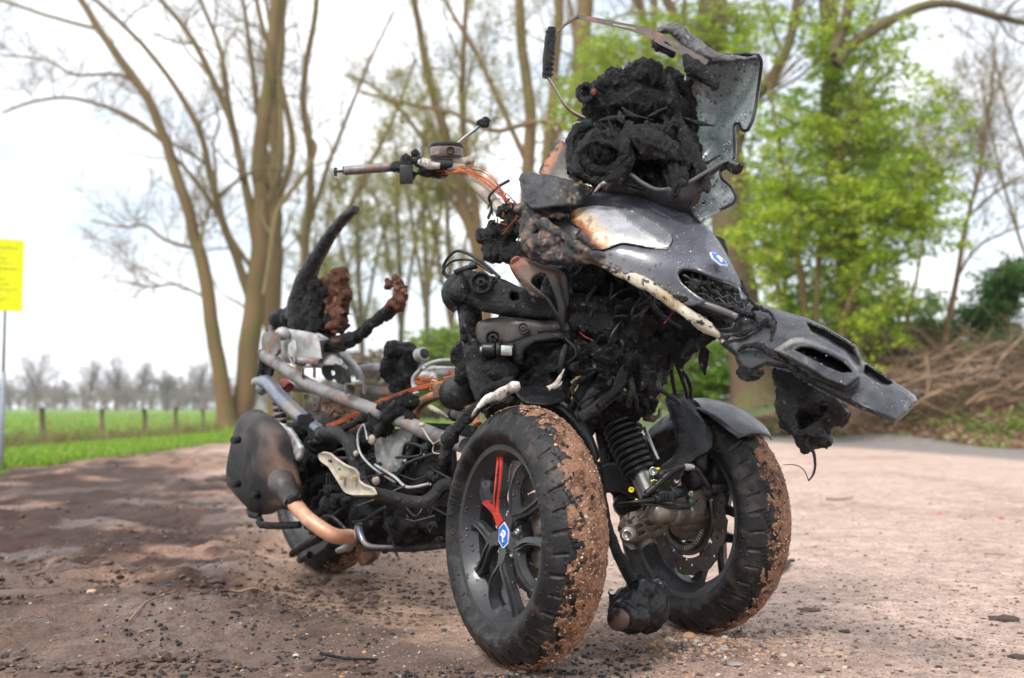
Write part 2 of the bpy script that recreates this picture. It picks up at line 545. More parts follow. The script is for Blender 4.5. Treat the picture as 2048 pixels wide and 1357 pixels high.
# ---------------------------------------------------------------- the materials of the place
char = mat('charred_plastic', (.005, .005, .0055), .3, bump=1., bscale=85, c2=(.013, .0127, .0135), s2=26, c3=(.13, .13, .135), s3=120, lo3=.62, hi3=.74, spec=.36, bdist=.012)
crust = mat('burnt_crust', (.0035, .0035, .004), .42, bump=1., bscale=110, c2=(.0095, .0092, .010), s2=35, c3=(.085, .085, .09), s3=55, lo3=.52, hi3=.78, spec=.28, bdist=.02)
ashy = mat('ashy_char', (.006, .006, .0065), .5, bump=1., bscale=95, c2=(.011, .011, .012), s2=20, c3=(.24, .24, .23), s3=95, lo3=.63, hi3=.72, spec=.24, bdist=.014)
sooty = mat('sooty_metal', (.02, .0195, .02), .5, metal=.1, bump=1., bdist=.008, bscale=75, spec=.35, c2=(.007, .007, .0075), s2=14, c3=(.16, .15, .145), s3=80, lo3=.6, hi3=.75)
brownarm = mat('heat_brown_metal', (.075, .064, .056), .5, metal=.3, bump=.3, bscale=140, c2=(.03, .027, .026), s2=12, c3=(.22, .2, .18), s3=130, lo3=.64, hi3=.72)
blackpl = mat('black_plastic', (.007, .007, .008), .38, spec=.38, bump=.25, bscale=60, c2=(.012, .012, .014), s2=10, drops=120)
shield = mat('grey_bodywork', (.075, .077, .088), .36, bump=.12, bscale=30, attr=True, drops=85, coat=.25)
lensm = mat('melted_lens', (.4, .4, .4), .3, bump=.25, bscale=150, attr=True, drops=110, coat=.2)
colchar = mat('scorched_edge', (.1, .1, .1), .55, bump=1., bscale=120, attr=True, spec=.4)
greym = mat('burnt_bare_metal', (.24, .23, .225), .5, metal=.4, bump=.5, bscale=80, c2=(.11, .10, .10), s2=13, c3=(.33, .15, .08), s3=16, lo3=.55, hi3=.68)
bluem = mat('blued_steel', (.22, .24, .29), .38, metal=.6, bump=.3, bscale=80, c2=(.3, .27, .25), s2=9, c3=(.3, .16, .1), s3=14, lo3=.6, hi3=.7)
greyal = mat('burnt_aluminium', (.42, .42, .41), .55, metal=.3, bump=.4, bscale=60, c2=(.25, .25, .26), s2=14, c3=(.42, .25, .17), s3=9, lo3=.6, hi3=.7)
rusty = mat('rusty_steel', (.3, .13, .055), .7, metal=.15, bump=.5, bscale=110, c2=(.12, .075, .055), s2=13, c3=(.4, .2, .08), s3=35, lo3=.55, hi3=.68)
rusttr = mat('heat_tinted_strip', (.13, .105, .095), .5, metal=.3, bump=.4, bscale=90, c2=(.33, .15, .06), s2=16, lo=.5, hi=.64, c3=(.1, .09, .09), s3=28, lo3=.54, hi3=.62)
copper = mat('bare_copper_wire', (.55, .14, .045), .45, metal=.5, c2=(.3, .07, .03), s2=20)
redw = mat('red_sleeve', (.22, .02, .018), .6, bump=.5, c2=(.05, .015, .012), s2=40)
cream = mat('heat_paled_metal', (.42, .37, .29), .6, metal=.1, bump=.4, bscale=90, c2=(.25, .21, .17), s2=12, c3=(.1, .09, .08), s3=40, lo3=.62, hi3=.72)
whiteash = mat('white_ash', (.62, .6, .56), .8, bump=1., bscale=160, c2=(.3, .25, .22), s2=45, c3=(.03, .03, .03), s3=75, lo3=.58, hi3=.64)
creamtrim = mat('bleached_trim', (.5, .46, .36), .6, bump=.9, bscale=100, c2=(.36, .27, .16), s2=12, c3=(.025, .025, .025), s3=60, lo3=.54, hi3=.6)
tyrem = mat('tyre_rubber', (.007, .007, .0076), .46, bump=.35, bscale=160, c2=(.013, .013, .014), s2=16, c3=(.085, .062, .048), s3=34, lo3=.5, hi3=.85, drops=90, spec=.32)
rimm = mat('dark_wheel_paint', (.045, .046, .05), .38, metal=.25, bump=.1, bscale=90, c2=(.04, .04, .044), s2=10, drops=85, coat=.15)
redp = mat('red_wheel_paint', (.5, .035, .02), .4, bump=.1, c2=(.36, .03, .02), s2=14, drops=85, coat=.15)
mudm = mat('sandy_mud', (.36, .195, .12), .85, bump=1., bscale=120, c2=(.13, .062, .036), s2=30, c3=(.46, .31, .22), s3=150, lo3=.56, hi3=.66, spec=.2, bdist=.014)
gritm = mat('grit', (.4, .27, .2), .7, attr=True, bump=.3, bscale=200)
discm = mat('brake_steel', (.1, .088, .078), .38, metal=.55, bump=.1, c2=(.06, .052, .048), s2=15)
silver = mat('silver_steel', (.5, .5, .48), .28, metal=.85, c2=(.3, .29, .27), s2=25)
bronze = mat('grimy_alloy', (.2, .17, .14), .42, metal=.45, bump=.25, c2=(.1, .085, .072), s2=18, c3=(.28, .25, .21), s3=50)
yellowd = mat('yellow_paint_mark', (.75, .68, .02), .5)
greend = mat('green_paint_mark', (.03, .3, .2), .5)
bluep = mat('badge_blue', (.008, .12, .55), .45)
whitep = mat('badge_silver', (.72, .74, .76), .3, metal=.2)
copperpipe = mat('heated_pipe', (.55, .29, .18), .5, metal=.25, bump=.3, bscale=70, c2=(.6, .4, .3), s2=13, lo=.5, hi=.68, c3=(.4, .13, .06), s3=18, lo3=.6, hi3=.75)
muffm = mat('muffler_skin', (.07, .062, .062), .62, metal=.05, spec=.35, bump=.5, bscale=60, attr=True)
foam = mat('scorched_foam', (.13, .058, .038), .9, bump=1., bscale=90, c2=(.03, .016, .013), s2=30, c3=(.33, .15, .09), s3=30, lo3=.56, hi3=.66, spec=.15, bdist=.01)
glassm = mat('smoked_screen', (.3, .4, .4), .24, attr=True, drops=150, trans=.25, transl=.0, bump=.08, bscale=20, coat=.3)
orangebr = mat('scorched_orange_bracket', (.26, .1, .06), .45, attr=True, bump=.2)
engm = mat('sooty_engine', (.006, .006, .0062), .5, metal=0, spec=.28, bump=1., bscale=60, c2=(.010, .0095, .0095), s2=16, c3=(.08, .075, .07), s3=100, lo3=.66, hi3=.76, bdist=.012)
clearpl = mat('hazed_clear_cover', (.26, .26, .25), .3, bump=.5, bscale=50, c2=(.1, .1, .1), s2=16, c3=(.5, .48, .46), s3=60, lo3=.6, hi3=.7)

watm = mat('rain_drop', (1, 1, 1), .0, trans=1., spec=.5)
darkbody = mat('dark_bodywork', (.03, .03, .035), .38, bump=.15, bscale=30, attr=True, drops=85, spec=.4)

# ================================================================ the burnt three-wheeled scooter
SC = thing('burnt_scooter', (float(O2[0]) - .2, float(O2[1]) + .4, 0),
           'burnt-out three-wheeled scooter standing on the dirt, its plastic melted and its steel frame bare', 'scooter')
U3 = np.array([U2[0], U2[1], 0]); S3 = np.array([S2[0], S2[1], 0]); Z3 = np.array([0, 0, 1.])

# ---------------- wheels
def wheel_axes(yaw, lean):
    f = np.array([math.sin(yaw), -math.cos(yaw), 0]); s = np.array([math.cos(yaw), math.sin(yaw), 0])
    s = nrm(s + Z3 * math.sin(lean)); up = np.cross(s, f); up = nrm(up)
    if up[2] < 0: up = -up
    return f, s, up
R_T, W_T = .251, .062
def tyre_mesh(R, W, rim, nth=900, seed=0, groove=.0052, pitch=19):
    # cross-section param t in [-1,1]: shoulder to shoulder, then side walls to the bead
    nt = 44
    t = np.linspace(-1, 1, nt)
    side = np.linspace(0, 1, 9)[1:]
    def sec():
        ang = t * math.radians(62)
        y = W * np.sin(ang) / math.sin(math.radians(62)) * .985
        drop = (W * .64) * (1 - np.cos(ang)) / (1 - math.cos(math.radians(62)))
        r = R - drop
        ys, rs = y[-1], r[-1]
        yy = ys + .004 * np.sin(side * math.pi) * 1.6 - side ** 2 * .016
        rr = rs - side * (rs - rim)
        return np.concatenate([-yy[::-1], y, yy]), np.concatenate([rr[::-1], r, rr])
    y, r = sec(); k = len(y)
    th = np.linspace(0, 2 * math.pi, nth, endpoint=False)
    T = np.full(k, 9.); T[8:8 + nt] = t
    TH, TT = np.meshgrid(th, T, indexing='ij')
    a = np.abs(TT)
    # slanted, kinked sipes on both halves, staggered
    ph = TH / (2 * math.pi) * pitch + np.where(TT > 0, .5, 0)
    bend = .55 * a + .5 * np.clip(a - .55, 0, 1) * 1.6
    u = (ph + bend) % 1.0
    du = np.abs(u - .5)
    fa = np.where(a > .5, .18 * a, .09 + (.5 - a) * 2.3); uu = (ph + fa) % 1.0; du = np.abs(uu - .5)
    g1 = (du < np.where(a > .5, .048, .10)) & (a > .14) & (a < .88)
    u2 = (ph * 1.0 + .5 - .5 * a) % 1.0
    u2 = (ph + .5 + .18 * a) % 1.0
    g2 = (np.abs(u2 - .5) < .032) & (a > .52) & (a < .84)
    u3 = (TH / (2 * math.pi) * pitch / 2 + .3 * np.sin(TT * 3)) % 1.0
    g3 = (np.abs(a - .07) < .035) & (u3 < .8)
    g = np.where(g1 | g2, 1., 0.)
    RR = np.tile(r, (nth, 1)) - g * groove
    # raised lettering band on the side walls
    idx = np.arange(k); band = ((idx >= 3) & (idx <= 5)) | ((idx >= k - 6) & (idx <= k - 4))
    lt = (np.sin(TH * 61) * np.sin(TH * 23 + 1) > .25) & band[None, :] & ((TH % 2.1) < 1.0)
    YY = np.tile(y, (nth, 1)); YY = YY + np.where(lt, np.sign(YY) * .0009, 0)
    v = np.stack([RR * np.cos(TH), YY, RR * np.sin(TH)], 2).reshape(-1, 3)
    I = np.arange(nth)[:, None] * k + np.arange(k - 1)[None, :]
    J = ((np.arange(nth)[:, None] + 1) % nth) * k + np.arange(k - 1)[None, :]
    f = np.stack([I, J, J + 1, I + 1], 2).reshape(-1, 4)
    return v, f, (y, r)
def rim_lathe(mb, Y0, Y1, rim):
    # barrel with flanges; y from outer to inner
    p = [(rim - .004, -Y1), (rim + .009, -Y1 - .001), (rim + .011, -Y1 + .004), (rim - .002, -Y1 + .009), (rim - .004, -Y1 + .016),
         (rim - .018, -Y1 + .032), (rim - .018, Y1 - .034), (rim - .006, Y1 - .02), (rim - .002, Y1 - .009), (rim + .011, Y1 - .004), (rim + .009, Y1 + .001),
         (rim - .005, Y1), (rim - .012, Y1 - .012), (rim - .024, Y1 - .034), (rim - .024, -Y1 + .03), (rim - .011, -Y1 + .014)]
    mb.lathe(p, (0, 0, 0), (0, 1, 0), 120, closed=True)
def y_spoke(mb, ang, rim, out, arms=(-1, 1), part=None, lift=0., wd=1.0):
    """one Y-shaped spoke; `out` is -1/+1 for the outer face side in local y"""
    def pt(r, a, y): return (r * math.cos(a), y, r * math.sin(a))
    for sgn in arms:
        c = []; n_ = {1: 6, 2: 4}[part.get(sgn, 1)] if part else 6; sc = [1.5, 1.25, .85, .75, .8, 1.15][:n_]
        for r, da, y in ((.028, .0, .020), (.052, .03, .026), (.072, .20, .030), (.095, .33, .030), (.13, .345, .024), (rim - .016, .30, .016))[:n_]:
            c.append(pt(r, ang + sgn * da, out * (y + lift)))
        prof = [(-.0125, -.006), (-.0055, -.013), (.0055, -.013), (.0125, -.006), (.0095, .012), (-.0095, .012)]
        mb.sweep(c, np.array(prof) * [wd, 1.0], up=(0, out, 0), sub=5, scales=sc)
        # knife-edge rib along each arm
        mb.sweep([np.array(p) + [0, out * .0125, 0] for p in c], np.array([(-.002, -.002), (.002, -.002), (.002, .003), (-.002, .003)]), up=(0, out, 0), sub=4)
def brake_disc(mb, R, y, nh=36):
    n = 220; th = np.linspace(0, 2 * math.pi, n, endpoint=False)
    wv = np.where((np.sin(th * 9) > .55), -.006, 0.) + .0012 * np.sin(th * 18)
    rr = R + wv
    outl = np.stack([np.cos(th) * rr, np.sin(th) * rr], 1)
    inn = np.stack([np.cos(-th[::4]) * R * .70, np.sin(-th[::4]) * R * .70], 1)
    holes = [inn]
    for i in range(nh):
        a = 2 * math.pi * i / nh; r = R * (.80 + .12 * ((i * 7) % 3 - 1) * .8 + .02)
        c = np.array([math.cos(a) * r, math.sin(a) * r]); q = np.linspace(0, 2 * math.pi, 10, endpoint=False)
        holes.append(c + np.stack([np.cos(q), np.sin(q)], 1) * .0046)
    S = 1000.
    q, tr = flatmesh(outl * S, [h * S for h in holes], 5.5, False)
    v = np.stack([q[:, 0] / S, np.full(len(q), y), q[:, 1] / S], 1)
    vv, fs = solid(v, tr, .0045, np.array([0, 1., 0])); mb.add(vv, fs)
def wheel(name, centre, yaw, lean, out, phase, R=R_T, W=W_T, rim=.168, red=None, label=None, mud_side=1, mud_seed=3, badge=True, mudw=(-.12, .92)):
    f, s, up = wheel_axes(yaw, lean)
    A = np.stack([f, s, up])        # rows: local x, y, z -> world
    centre = np.asarray(centre, float)
    W_ = lambda v: centre + np.asarray(v) @ A
    def place(mb): 
        mb.v = [W_(v) for v in mb.v]; return mb
    m = MB(); rim_lathe(m, 0, W - .014, rim)
    m.lathe([(.001, out * .034), (.026, out * .034), (.034, out * .030), (.047, out * .022), (.047, out * -.02), (.03, -out * .026), (.001, -out * .026)][::-1], (0, 0, 0), (0, 1, 0), 40)
    for i in range(5):
        y_spoke(m, phase + i * 2 * math.pi / 5, rim, out)
    w = place(m).build(name, rimm, SC, origin=centre, flat_angle=35)
    if label: w['label'] = label
    v, fs, (yy, rr) = tyre_mesh(R, W, rim + .004)
    t = MB(); t.add(v, fs); place(t).build('tyre', tyrem, w, origin=centre)
    if red is not None:
        m = MB(); y_spoke(m, phase + red * 2 * math.pi / 5, rim, out, (-1, 1), {-1: 1, 1: 2}, .0022, .85); o = place(m).build('spoke', redp, w, flat_angle=35); o['label'] = 'bright red Y-shaped spoke'
    for i in range(5):
        a = phase + (i + .5) * 2 * math.pi / 5
        m = MB(); m.lathe([(.0075, 0), (.0075, .006), (.0055, .008), (.0035, .008), (.0032, .004), (.0001, .004)], (.041 * math.cos(a), out * .024, .041 * math.sin(a)), (0, out, 0), 12, cap=False)
        place(m).build('wheel_bolt', silver, w)
    # mud crust over part of the tread
    nt, nth = 64, 720
    t0, t1 = (mudw if mud_side > 0 else (-mudw[1], -mudw[0]))
    tt = np.linspace(t0 - .1, t1 + .1, nt); th = np.linspace(0, 2 * math.pi, nth, endpoint=False)
    TH, TT = np.meshgrid(th, tt, indexing='ij')
    ang = TT * math.radians(62)
    y = W * np.sin(ang) / math.sin(math.radians(62)); r = R - (W * .64) * (1 - np.cos(ang)) / (1 - math.cos(math.radians(62)))
    q = np.stack([r * np.cos(TH), y, r * np.sin(TH)], 2).reshape(-1, 3)
    rag = fbm(q, 22, 4, mud_seed).reshape(TH.shape); rag2 = fbm(q, 55, 4, mud_seed + 7).reshape(TH.shape)
    inner = (TT - t0) / (t1 - t0) if mud_side > 0 else (t1 - TT) / (t1 - t0)
    rag3 = fbm(q, 140, 3, mud_seed + 5).reshape(TH.shape); mask = np.minimum(inner * 2.0, (1.06 - inner) * 4.5) + rag * .9 + rag2 * .75 + rag3 * .55 + .06
    # cracks following the tread pattern
    ph = TH / (2 * math.pi) * 19 + np.where(TT > 0, .5, 0); a_ = np.abs(TT)
    crk = np.minimum(np.abs(((ph + np.where(a_ > .5, .18 * a_, .09 + (.5 - a_) * 2.3)) % 1) - .5) / np.where(a_ > .5, 1, 2), np.abs(((ph * 2 + a_ * 1.1 + rag * .3) % 1) - .5) * .6 + .01)
    mask = mask - np.where((crk < .03), .7 * np.clip(.4 + rag * 2 + inner * .6, 0, 1), 0)
    h = np.clip(mask, -.05, .5) * .0034 + .0027 * fbm(q, 75, 5, 5, .65).reshape(TH.shape) * np.clip(mask * 4, 0, 1) + .0002
    rad = np.stack([np.cos(ang) * np.cos(TH), np.sin(ang), np.cos(ang) * np.sin(TH)], 2)
    v = q.reshape(nth, nt, 3) + rad * (h - .0006)[..., None]
    keep = mask > -.03
    I = np.arange(nth)[:, None] * nt + np.arange(nt - 1)[None, :]; J = ((np.arange(nth)[:, None] + 1) % nth) * nt + np.arange(nt - 1)[None, :]
    fq = np.stack([I, J, J + 1, I + 1], 2).reshape(-1, 4); kk = keep.reshape(-1)
    fq = fq[kk[fq].all(1)]
    mk = MB(); mk.add(v.reshape(-1, 3), fq)
    o = place(mk).build('mud_crust', mudm, w, origin=centre, attr=False)
    bm = bmesh.new(); bm.from_mesh(o.data); bmesh.ops.delete(bm, geom=[x for x in bm.verts if not x.link_faces], context='VERTS'); bm.to_mesh(o.data); bm.free()
    # grit stuck in the mud
    ok = np.argwhere(mask > .04); rs = np.random.RandomState(mud_seed)
    ok = ok[rs.choice(len(ok), min(2600, len(ok)), False)]
    g = MB(); 
    for i, j in ok:
        p = W_(v[i, j]); sz = rs.uniform(.0007, .0019) * (2. if rs.rand() < .06 else 1)
        c = [(.45, .3, .22), (.3, .17, .11), (.55, .46, .38), (.2, .12, .08), (.42, .2, .12)][rs.randint(5)]
        d = rs.randn(6, 3) * .25 + np.array([[1, 0, 0], [-1, 0, 0], [0, 1, 0], [0, -1, 0], [0, 0, 1], [0, 0, -1]])
        g.add(p + d * sz, [(0, 2, 4), (2, 1, 4), (1, 3, 4), (3, 0, 4), (2, 0, 5), (1, 2, 5), (3, 1, 5), (0, 3, 5)], c)
    o = g.build('grit', gritm, w, smooth=False); o['kind'] = 'stuff'
    # disc on the inner side
    m = MB(); brake_disc(m, .127, -out * .036)
    place(m).build('brake_disc', discm, w, origin=centre, smooth=False)
    m = MB(); n = 60
    m.lathe([(.073, -out * .042), (.073, -out * .046), (.060, -out * .046), (.060, -out * .042)], (0, 0, 0), (0, 1, 0), 60, closed=True)
    m.lathe([(.058, -out * .03), (.083, -out * .033), (.083, -out * .038), (.058, -out * .036)], (0, 0, 0), (0, 1, 0), 60, closed=True)
    place(m).build('sensor_ring', discm, w, smooth=False)
    m = MB()
    for i in range(n):
        a = 2 * math.pi * i / n; c = np.array([.0665 * math.cos(a), -out * .0465, .0665 * math.sin(a)])
        m.box(c, (.009, .0022, .0028), np.array([[math.cos(a), 0, math.sin(a)], [0, 1, 0], [-math.sin(a), 0, math.cos(a)]]), bev=0)
    o = place(m).build('sensor_teeth', silver, w, smooth=False)
    m = MB(); m.lathe([(.052, -out * .02), (.05, -out * .05), (.036, -out * .062), (.02, -out * .066), (.001, -out * .066)], (0, 0, 0), (0, 1, 0), 40)
    place(m).build('hub', bronze, w)
    return w, W_, A
def badge(mb_parent, centre, ex, ey, nz_, r, name='badge', squash=1.0):
    """hexagonal badge: silver rim, blue face, looped silver mark"""
    centre = np.asarray(centre, float)
    def hexa(rad, h0, h1, m):
        vs = []
        for h in (h0, h1):
            for k in range(6):
                a = math.pi / 2 + k * math.pi / 3
                vs.append(centre + ex * math.cos(a) * rad * squash + ey * math.sin(a) * rad + nz_ * h)
        m.add(vs, [(0, 1, 2, 3, 4, 5)[::-1], (6, 7, 8, 9, 10, 11)] + [(k, (k + 1) % 6, 6 + (k + 1) % 6, 6 + k) for k in range(6)])
    m = MB(); hexa(r, 0, .003, m); b = m.build(name, whitep, mb_parent, smooth=False)
    m = MB(); hexa(r * .86, .0028, .0038, m); m.build('badge_face', bluep, b, smooth=False)
    m = MB(); w = r * .11
    loop = [(-.38, -.02), (-.1, .3), (.25, .3), (.36, .05), (.18, -.16), (-.05, -.1), (-.2, .12), (-.02, .42)]
    w *= .75
    m.tube([centre + ex * x * r * squash + ey * y * r + nz_ * .0042 for x, y in loop], w, 6, 4)
    m.tube([centre + ex * x * r * squash + ey * y * r + nz_ * .0042 for x, y in [(.02, .3), (.02, -.1), (.05, -.5), (.22, -.38)]], w, 6, 4)
    m.build('badge_mark', whitep, b)
    return b

YL, YR = math.radians(28.5), math.radians(32)
cL = P(1041, 1071, 2.155); cL[2] = R_T + .001
wl_, WL, AL = wheel('front_wheel', cL, YL, math.radians(-2.5), -1, math.radians(124), red=0,
                    label='right-hand front wheel with one red spoke and a blue hub badge', mud_side=1, mud_seed=3, mudw=(-.42, .9))
f_, s_, u_ = AL
badge(wl_, WL((0, -.0345, 0)), -f_ * -1, u_, -s_, .026, squash=.9)
m = MB(); m.box((.085, .020, -.005), (.075, .05, .105), bev=.3); m.cyl((.085, -.012, .03), (.085, .01, .03), .024); m.cyl((.085, -.012, -.03), (.085, .01, -.03), .024); m.cyl((.10, -.004, .055), (.10, .01, .055), .008); m.wobble(.0015, 40)
m.v = [WL(v) for v in m.v]; m.build('brake_caliper', bronze, wl_, flat_angle=50)
cR = P(1398, 1030, 2.5); cR[2] = R_T + .001
wr_, WR, AR = wheel('front_wheel', cR, YR, math.radians(-2.5), 1, math.radians(100), red=None,
                    label='left-hand front wheel seen from its inner side with brake disc', mud_side=1, mud_seed=8, mudw=(-.30, .95))
cB = P(655, 990, 3.38); cB[2] = .262
wb_, WB, AB_ = wheel('rear_wheel', cB, math.radians(39), 0, -1, .3, R=.261, W=.07, rim=.18, mud_side=1, mud_seed=21,
                     label='rear wheel half hidden behind the muffler', mudw=(-.6, .9))

# ---------------- front bodywork
def beads(name, outline, ctrl, n, size, parent, relief=None, lift=.0003, seed=0, label=None):
    """rain drops lying on a sheet"""
    rs = np.random.RandomState(seed); o = np.array(outline, float); mn, mx = o.min(0), o.max(0)
    q = rs.uniform(mn, mx, (n * 3, 2)); q = q[inpoly(q, o) & (edgedist(q, o) > 4)][:n]; f = tps(ctrl); R = relief or (lambda q: 0)
    v = Pmany(q, f(q) - R(q)); vx = Pmany(q + [1, 0], f(q + [1, 0]) - R(q + [1, 0])); vy = Pmany(q + [0, 1], f(q + [0, 1]) - R(q + [0, 1]))
    nn = np.cross(vx - v, vy - v); nn /= np.linalg.norm(nn, axis=1)[:, None]; nn[nn[:, 1] > 0] *= -1
    bm = bmesh.new(); bmesh.ops.create_icosphere(bm, subdivisions=2, radius=1); V0 = np.array([x.co[:] for x in bm.verts]); F0 = [[x.index for x in p.verts] for p in bm.faces]; bm.free()
    m = MB()
    for k in range(len(v)):
        s = size * (.35 + 1.0 * rs.rand() ** 2.2); e1 = nrm(vx[k] - v[k]); e2 = np.cross(nn[k], e1)
        st = 1 + .5 * rs.rand(); m.add(v[k] + nn[k] * lift + (V0[:, :1] * e1 + V0[:, 1:2] * e2 * st + V0[:, 2:] * nn[k] * .55) * s, F0)
    o = m.build(name, watm, parent, attr=False); o['kind'] = 'stuff'; return o
def dcol(q, v, base, burn, fn): return mixcol(base, burn, fn(q))
SH = (.075, .078, .095)
sh_out = [(1058, 372), (1120, 366), (1190, 378), (1250, 388), (1320, 405), (1385, 432), (1412, 452), (1440, 486), (1466, 532), (1482, 566), (1496, 594),
          (1486, 600), (1474, 572), (1432, 556), (1390, 540), (1364, 538), (1354, 548), (1362, 566), (1388, 588), (1412, 604),
          (1380, 612), (1335, 597), (1280, 566), (1222, 536), (1170, 520), (1100, 508), (1060, 498), (1046, 470), (1048, 420)]
sh_ctrl = [(1046, 430, 2.27), (1060, 498, 2.27), (1170, 520, 2.175), (1335, 597, 2.09), (1420, 604, 2.03), (1496, 594, 2.05), (1466, 532, 2.10), (1412, 452, 2.20),
           (1385, 432, 2.24), (1320, 405, 2.26), (1190, 378, 2.30), (1090, 366, 2.34), (1300, 490, 2.13), (1400, 520, 2.06), (1180, 450, 2.19), (1440, 545, 2.05)]
def shcol(q, v):
    t = sm(-q[:, 0], -1215, -1110) * 1.0
    n = fbm(v, 30, 4, 3)
    c = mixcol(SH, (.02, .02, .021), np.clip(t + n * .3 * (t > .02), 0, 1))
    e = sm(q[:, 1] - (q[:, 0] - 1220) * .42, 505, 540) * sm(q[:, 0], 1150, 1240) * sm(-q[:, 0], -1390, -1330)
    c = mixcol(c, (.20, .185, .175), np.clip(e * .75 + n * .3 * e, 0, 1))
    sp = fbm(v, 170, 3, 9) > .42
    c[sp & (e > .3)] = (.05, .04, .035)
    return c
lens_out = [(1136, 428), (1160, 414), (1210, 411), (1262, 420), (1312, 444), (1346, 474), (1334, 497), (1290, 494), (1245, 487), (1205, 500), (1176, 496), (1150, 476), (1160, 458), (1142, 446)]
def sh_relief(q):
    # crease rising to the nose, lamp recess
    i = inpoly(q, lens_out); d = edgedist(q, lens_out)
    r = np.where(i, -.010 * np.clip(d / 6, 0, 1), -.006 * np.clip(1 - d / 6, 0, 1))
    ln = np.array([(1345, 500), (1480, 596)]) 
    dd = np.abs((q[:, 0] - 1290) * .5 - (q[:, 1] - 430) * .86)
    return r + .010 * np.clip(1 - dd / 30, 0, 1)
m = MB(); sheet(m, sh_out, sh_ctrl, .004, step=6, col=shcol, relief=sh_relief, wob=.002, wfreq=14)
shieldo = m.build('front_shield', shield, SC); beads('rain_drops', sh_out, sh_ctrl, 300, .0011, shieldo, sh_relief, .0016, 3); shieldo['label'] = 'wet grey nose panel, scorched along its left side'
def lenscol(q, v):
    c = mixcol((.40, .40, .42), (.19, .19, .205), sm(fbm(v, 22, 3, 4), -.25, .35) * .7)
    low = sm(q[:, 1] + (q[:, 0] - 1240) * -.12, 458, 490)
    c = mixcol(c, (.6, .59, .56), low * .8)
    cp = [(1228, 412), (1290, 420), (1352, 464), (1344, 492), (1322, 484), (1290, 464), (1258, 442)]; clear = inpoly(q, cp) * np.clip(edgedist(q, cp) / 2.5, 0, 1)
    c = mixcol(c, (.12, .13, .14), clear * .85)
    ln = inpoly(q, [(x - 1, y + 2) for x, y in cp]) & ~inpoly(q, cp); c[ln] = (.2, .2, .21)
    dl = (q[:, 0] - 1136) * .75 + (q[:, 1] - 428) * -.62 + fbm(v, 60, 3, 8) * 11
    c = mixcol((.3, .1, .02), c, sm(dl, 4, 22)); c = mixcol(c, (.55, .36, .16), sm(dl, 6, 16) * sm(-dl, -46, -18) * .7)
    c = mixcol((.025, .02, .018), c, sm(dl, -6, 6))
    dark = sm(fbm(v, 70, 3, 12), .33, .45) * sm(-q[:, 0], -1230, -1170)
    return mixcol(c, (.05, .04, .03), dark * .6)
def lrel(q):
    d = edgedist(q, lens_out); return .007 * (1 - np.exp(-d / 14)) 
m = MB(); sheet(m, lens_out, [(a, b, c - .002) for a, b, c in sh_ctrl], .004, step=3, col=lenscol, relief=lrel, wob=.003, wfreq=35)
hl = m.build('headlight', lensm, SC); hl['label'] = 'headlight lens whitened and scorched orange at its left end'
# rim line of the lamp
m = MB(); lo = resample(lens_out, 8); dd = tps(sh_ctrl)(lo); k = lo[:, 0] > 1165
m.tube(Pmany(lo, dd - .001), .0019, 5, 1, closed=True); m.build('headlight_seal', blackpl, hl)
# badge on the nose
b0 = P(1434, 523, 2.045); ex = nrm(P(1462, 540, 2.075) - P(1410, 513, 2.05)); ey = nrm(P(1422, 495, 2.10) - P(1446, 548, 2.03)); nn = nrm(np.cross(ex, ey))
if nn[1] > 0: nn = -nn
badge(shieldo, b0 + nn * .003, ex, ey, nn, .0205)

# burnt roll along the left edge of the nose
BR = (.11, .075, .055)
def brown(v, n, a):
    t = sm(fbm(v, 60, 4, 2), .02, .35); c = mixcol((.028, .028, .03), (.15, .105, .075), t * .8)
    t2 = sm(fbm(v, 110, 3, 6), .3, .5); return mixcol(c, (.33, .2, .15), t2 * .7)
def EL(mb, px, py, d, rx, ry, rz=None, sub=2):
    s = ppm(d); rz = rx if rz is None else rz
    mb.ball(P(px, py, d), (rx * s, rz * s, ry * s), sub)
def TB(mb, pts, r, seg=8, sub=3):
    """tube through (px,py,d) points with pixel radii"""
    w = [P(*p) for p in pts]; rr = np.array([r] * len(pts) if np.isscalar(r) else r, float) * np.array([ppm(p[2]) for p in pts])
    mb.tube(w, list(rr), seg, sub)
m = MB()
TB(m, [(1052, 430, 2.27), (1050, 470, 2.25), (1068, 505, 2.23), (1120, 515, 2.2), (1180, 515, 2.17), (1235, 535, 2.15)], [9, 14, 18, 17, 13, 7])
TB(m, [(1060, 425, 2.26), (1085, 450, 2.22), (1130, 475, 2.19), (1165, 500, 2.165), (1210, 512, 2.15)], [16, 15, 12, 11, 6])
EL(m, 1090, 490, 2.21, 40, 26, 22); EL(m, 1140, 505, 2.19, 34, 18, 16); EL(m, 1062, 462, 2.24, 18, 32, 18)
TB(m, [(1035, 420, 2.3), (1062, 418, 2.27), (1095, 428, 2.24), (1140, 432, 2.21)], [12, 15, 12, 6])
melt('melted_edge', m, colchar, SC, .004, .006, 45, 4, 3, colfn=brown, fine=.5)
# torn grey flap above the lamp
m = MB()
sheet(m, [(1040, 352), (1054, 343), (1078, 350), (1112, 352), (1150, 364), (1190, 378), (1165, 396), (1140, 408), (1100, 412), (1064, 414), (1048, 398), (1044, 372)],
      [(1040, 352, 2.30), (1190, 378, 2.26), (1100, 412, 2.2), (1048, 398, 2.22), (1110, 380, 2.22), (1054, 343, 2.36)], .006, step=5, wob=.018, wfreq=38, octv=4,
      col=lambda q, v: mixcol((.04, .04, .043), (.26, .19, .13), sm(fbm(v, 130, 3, 4), .28, .4) * sm(q[:, 0], 1075, 1150)))
m.build('melted_flap', colchar, SC)
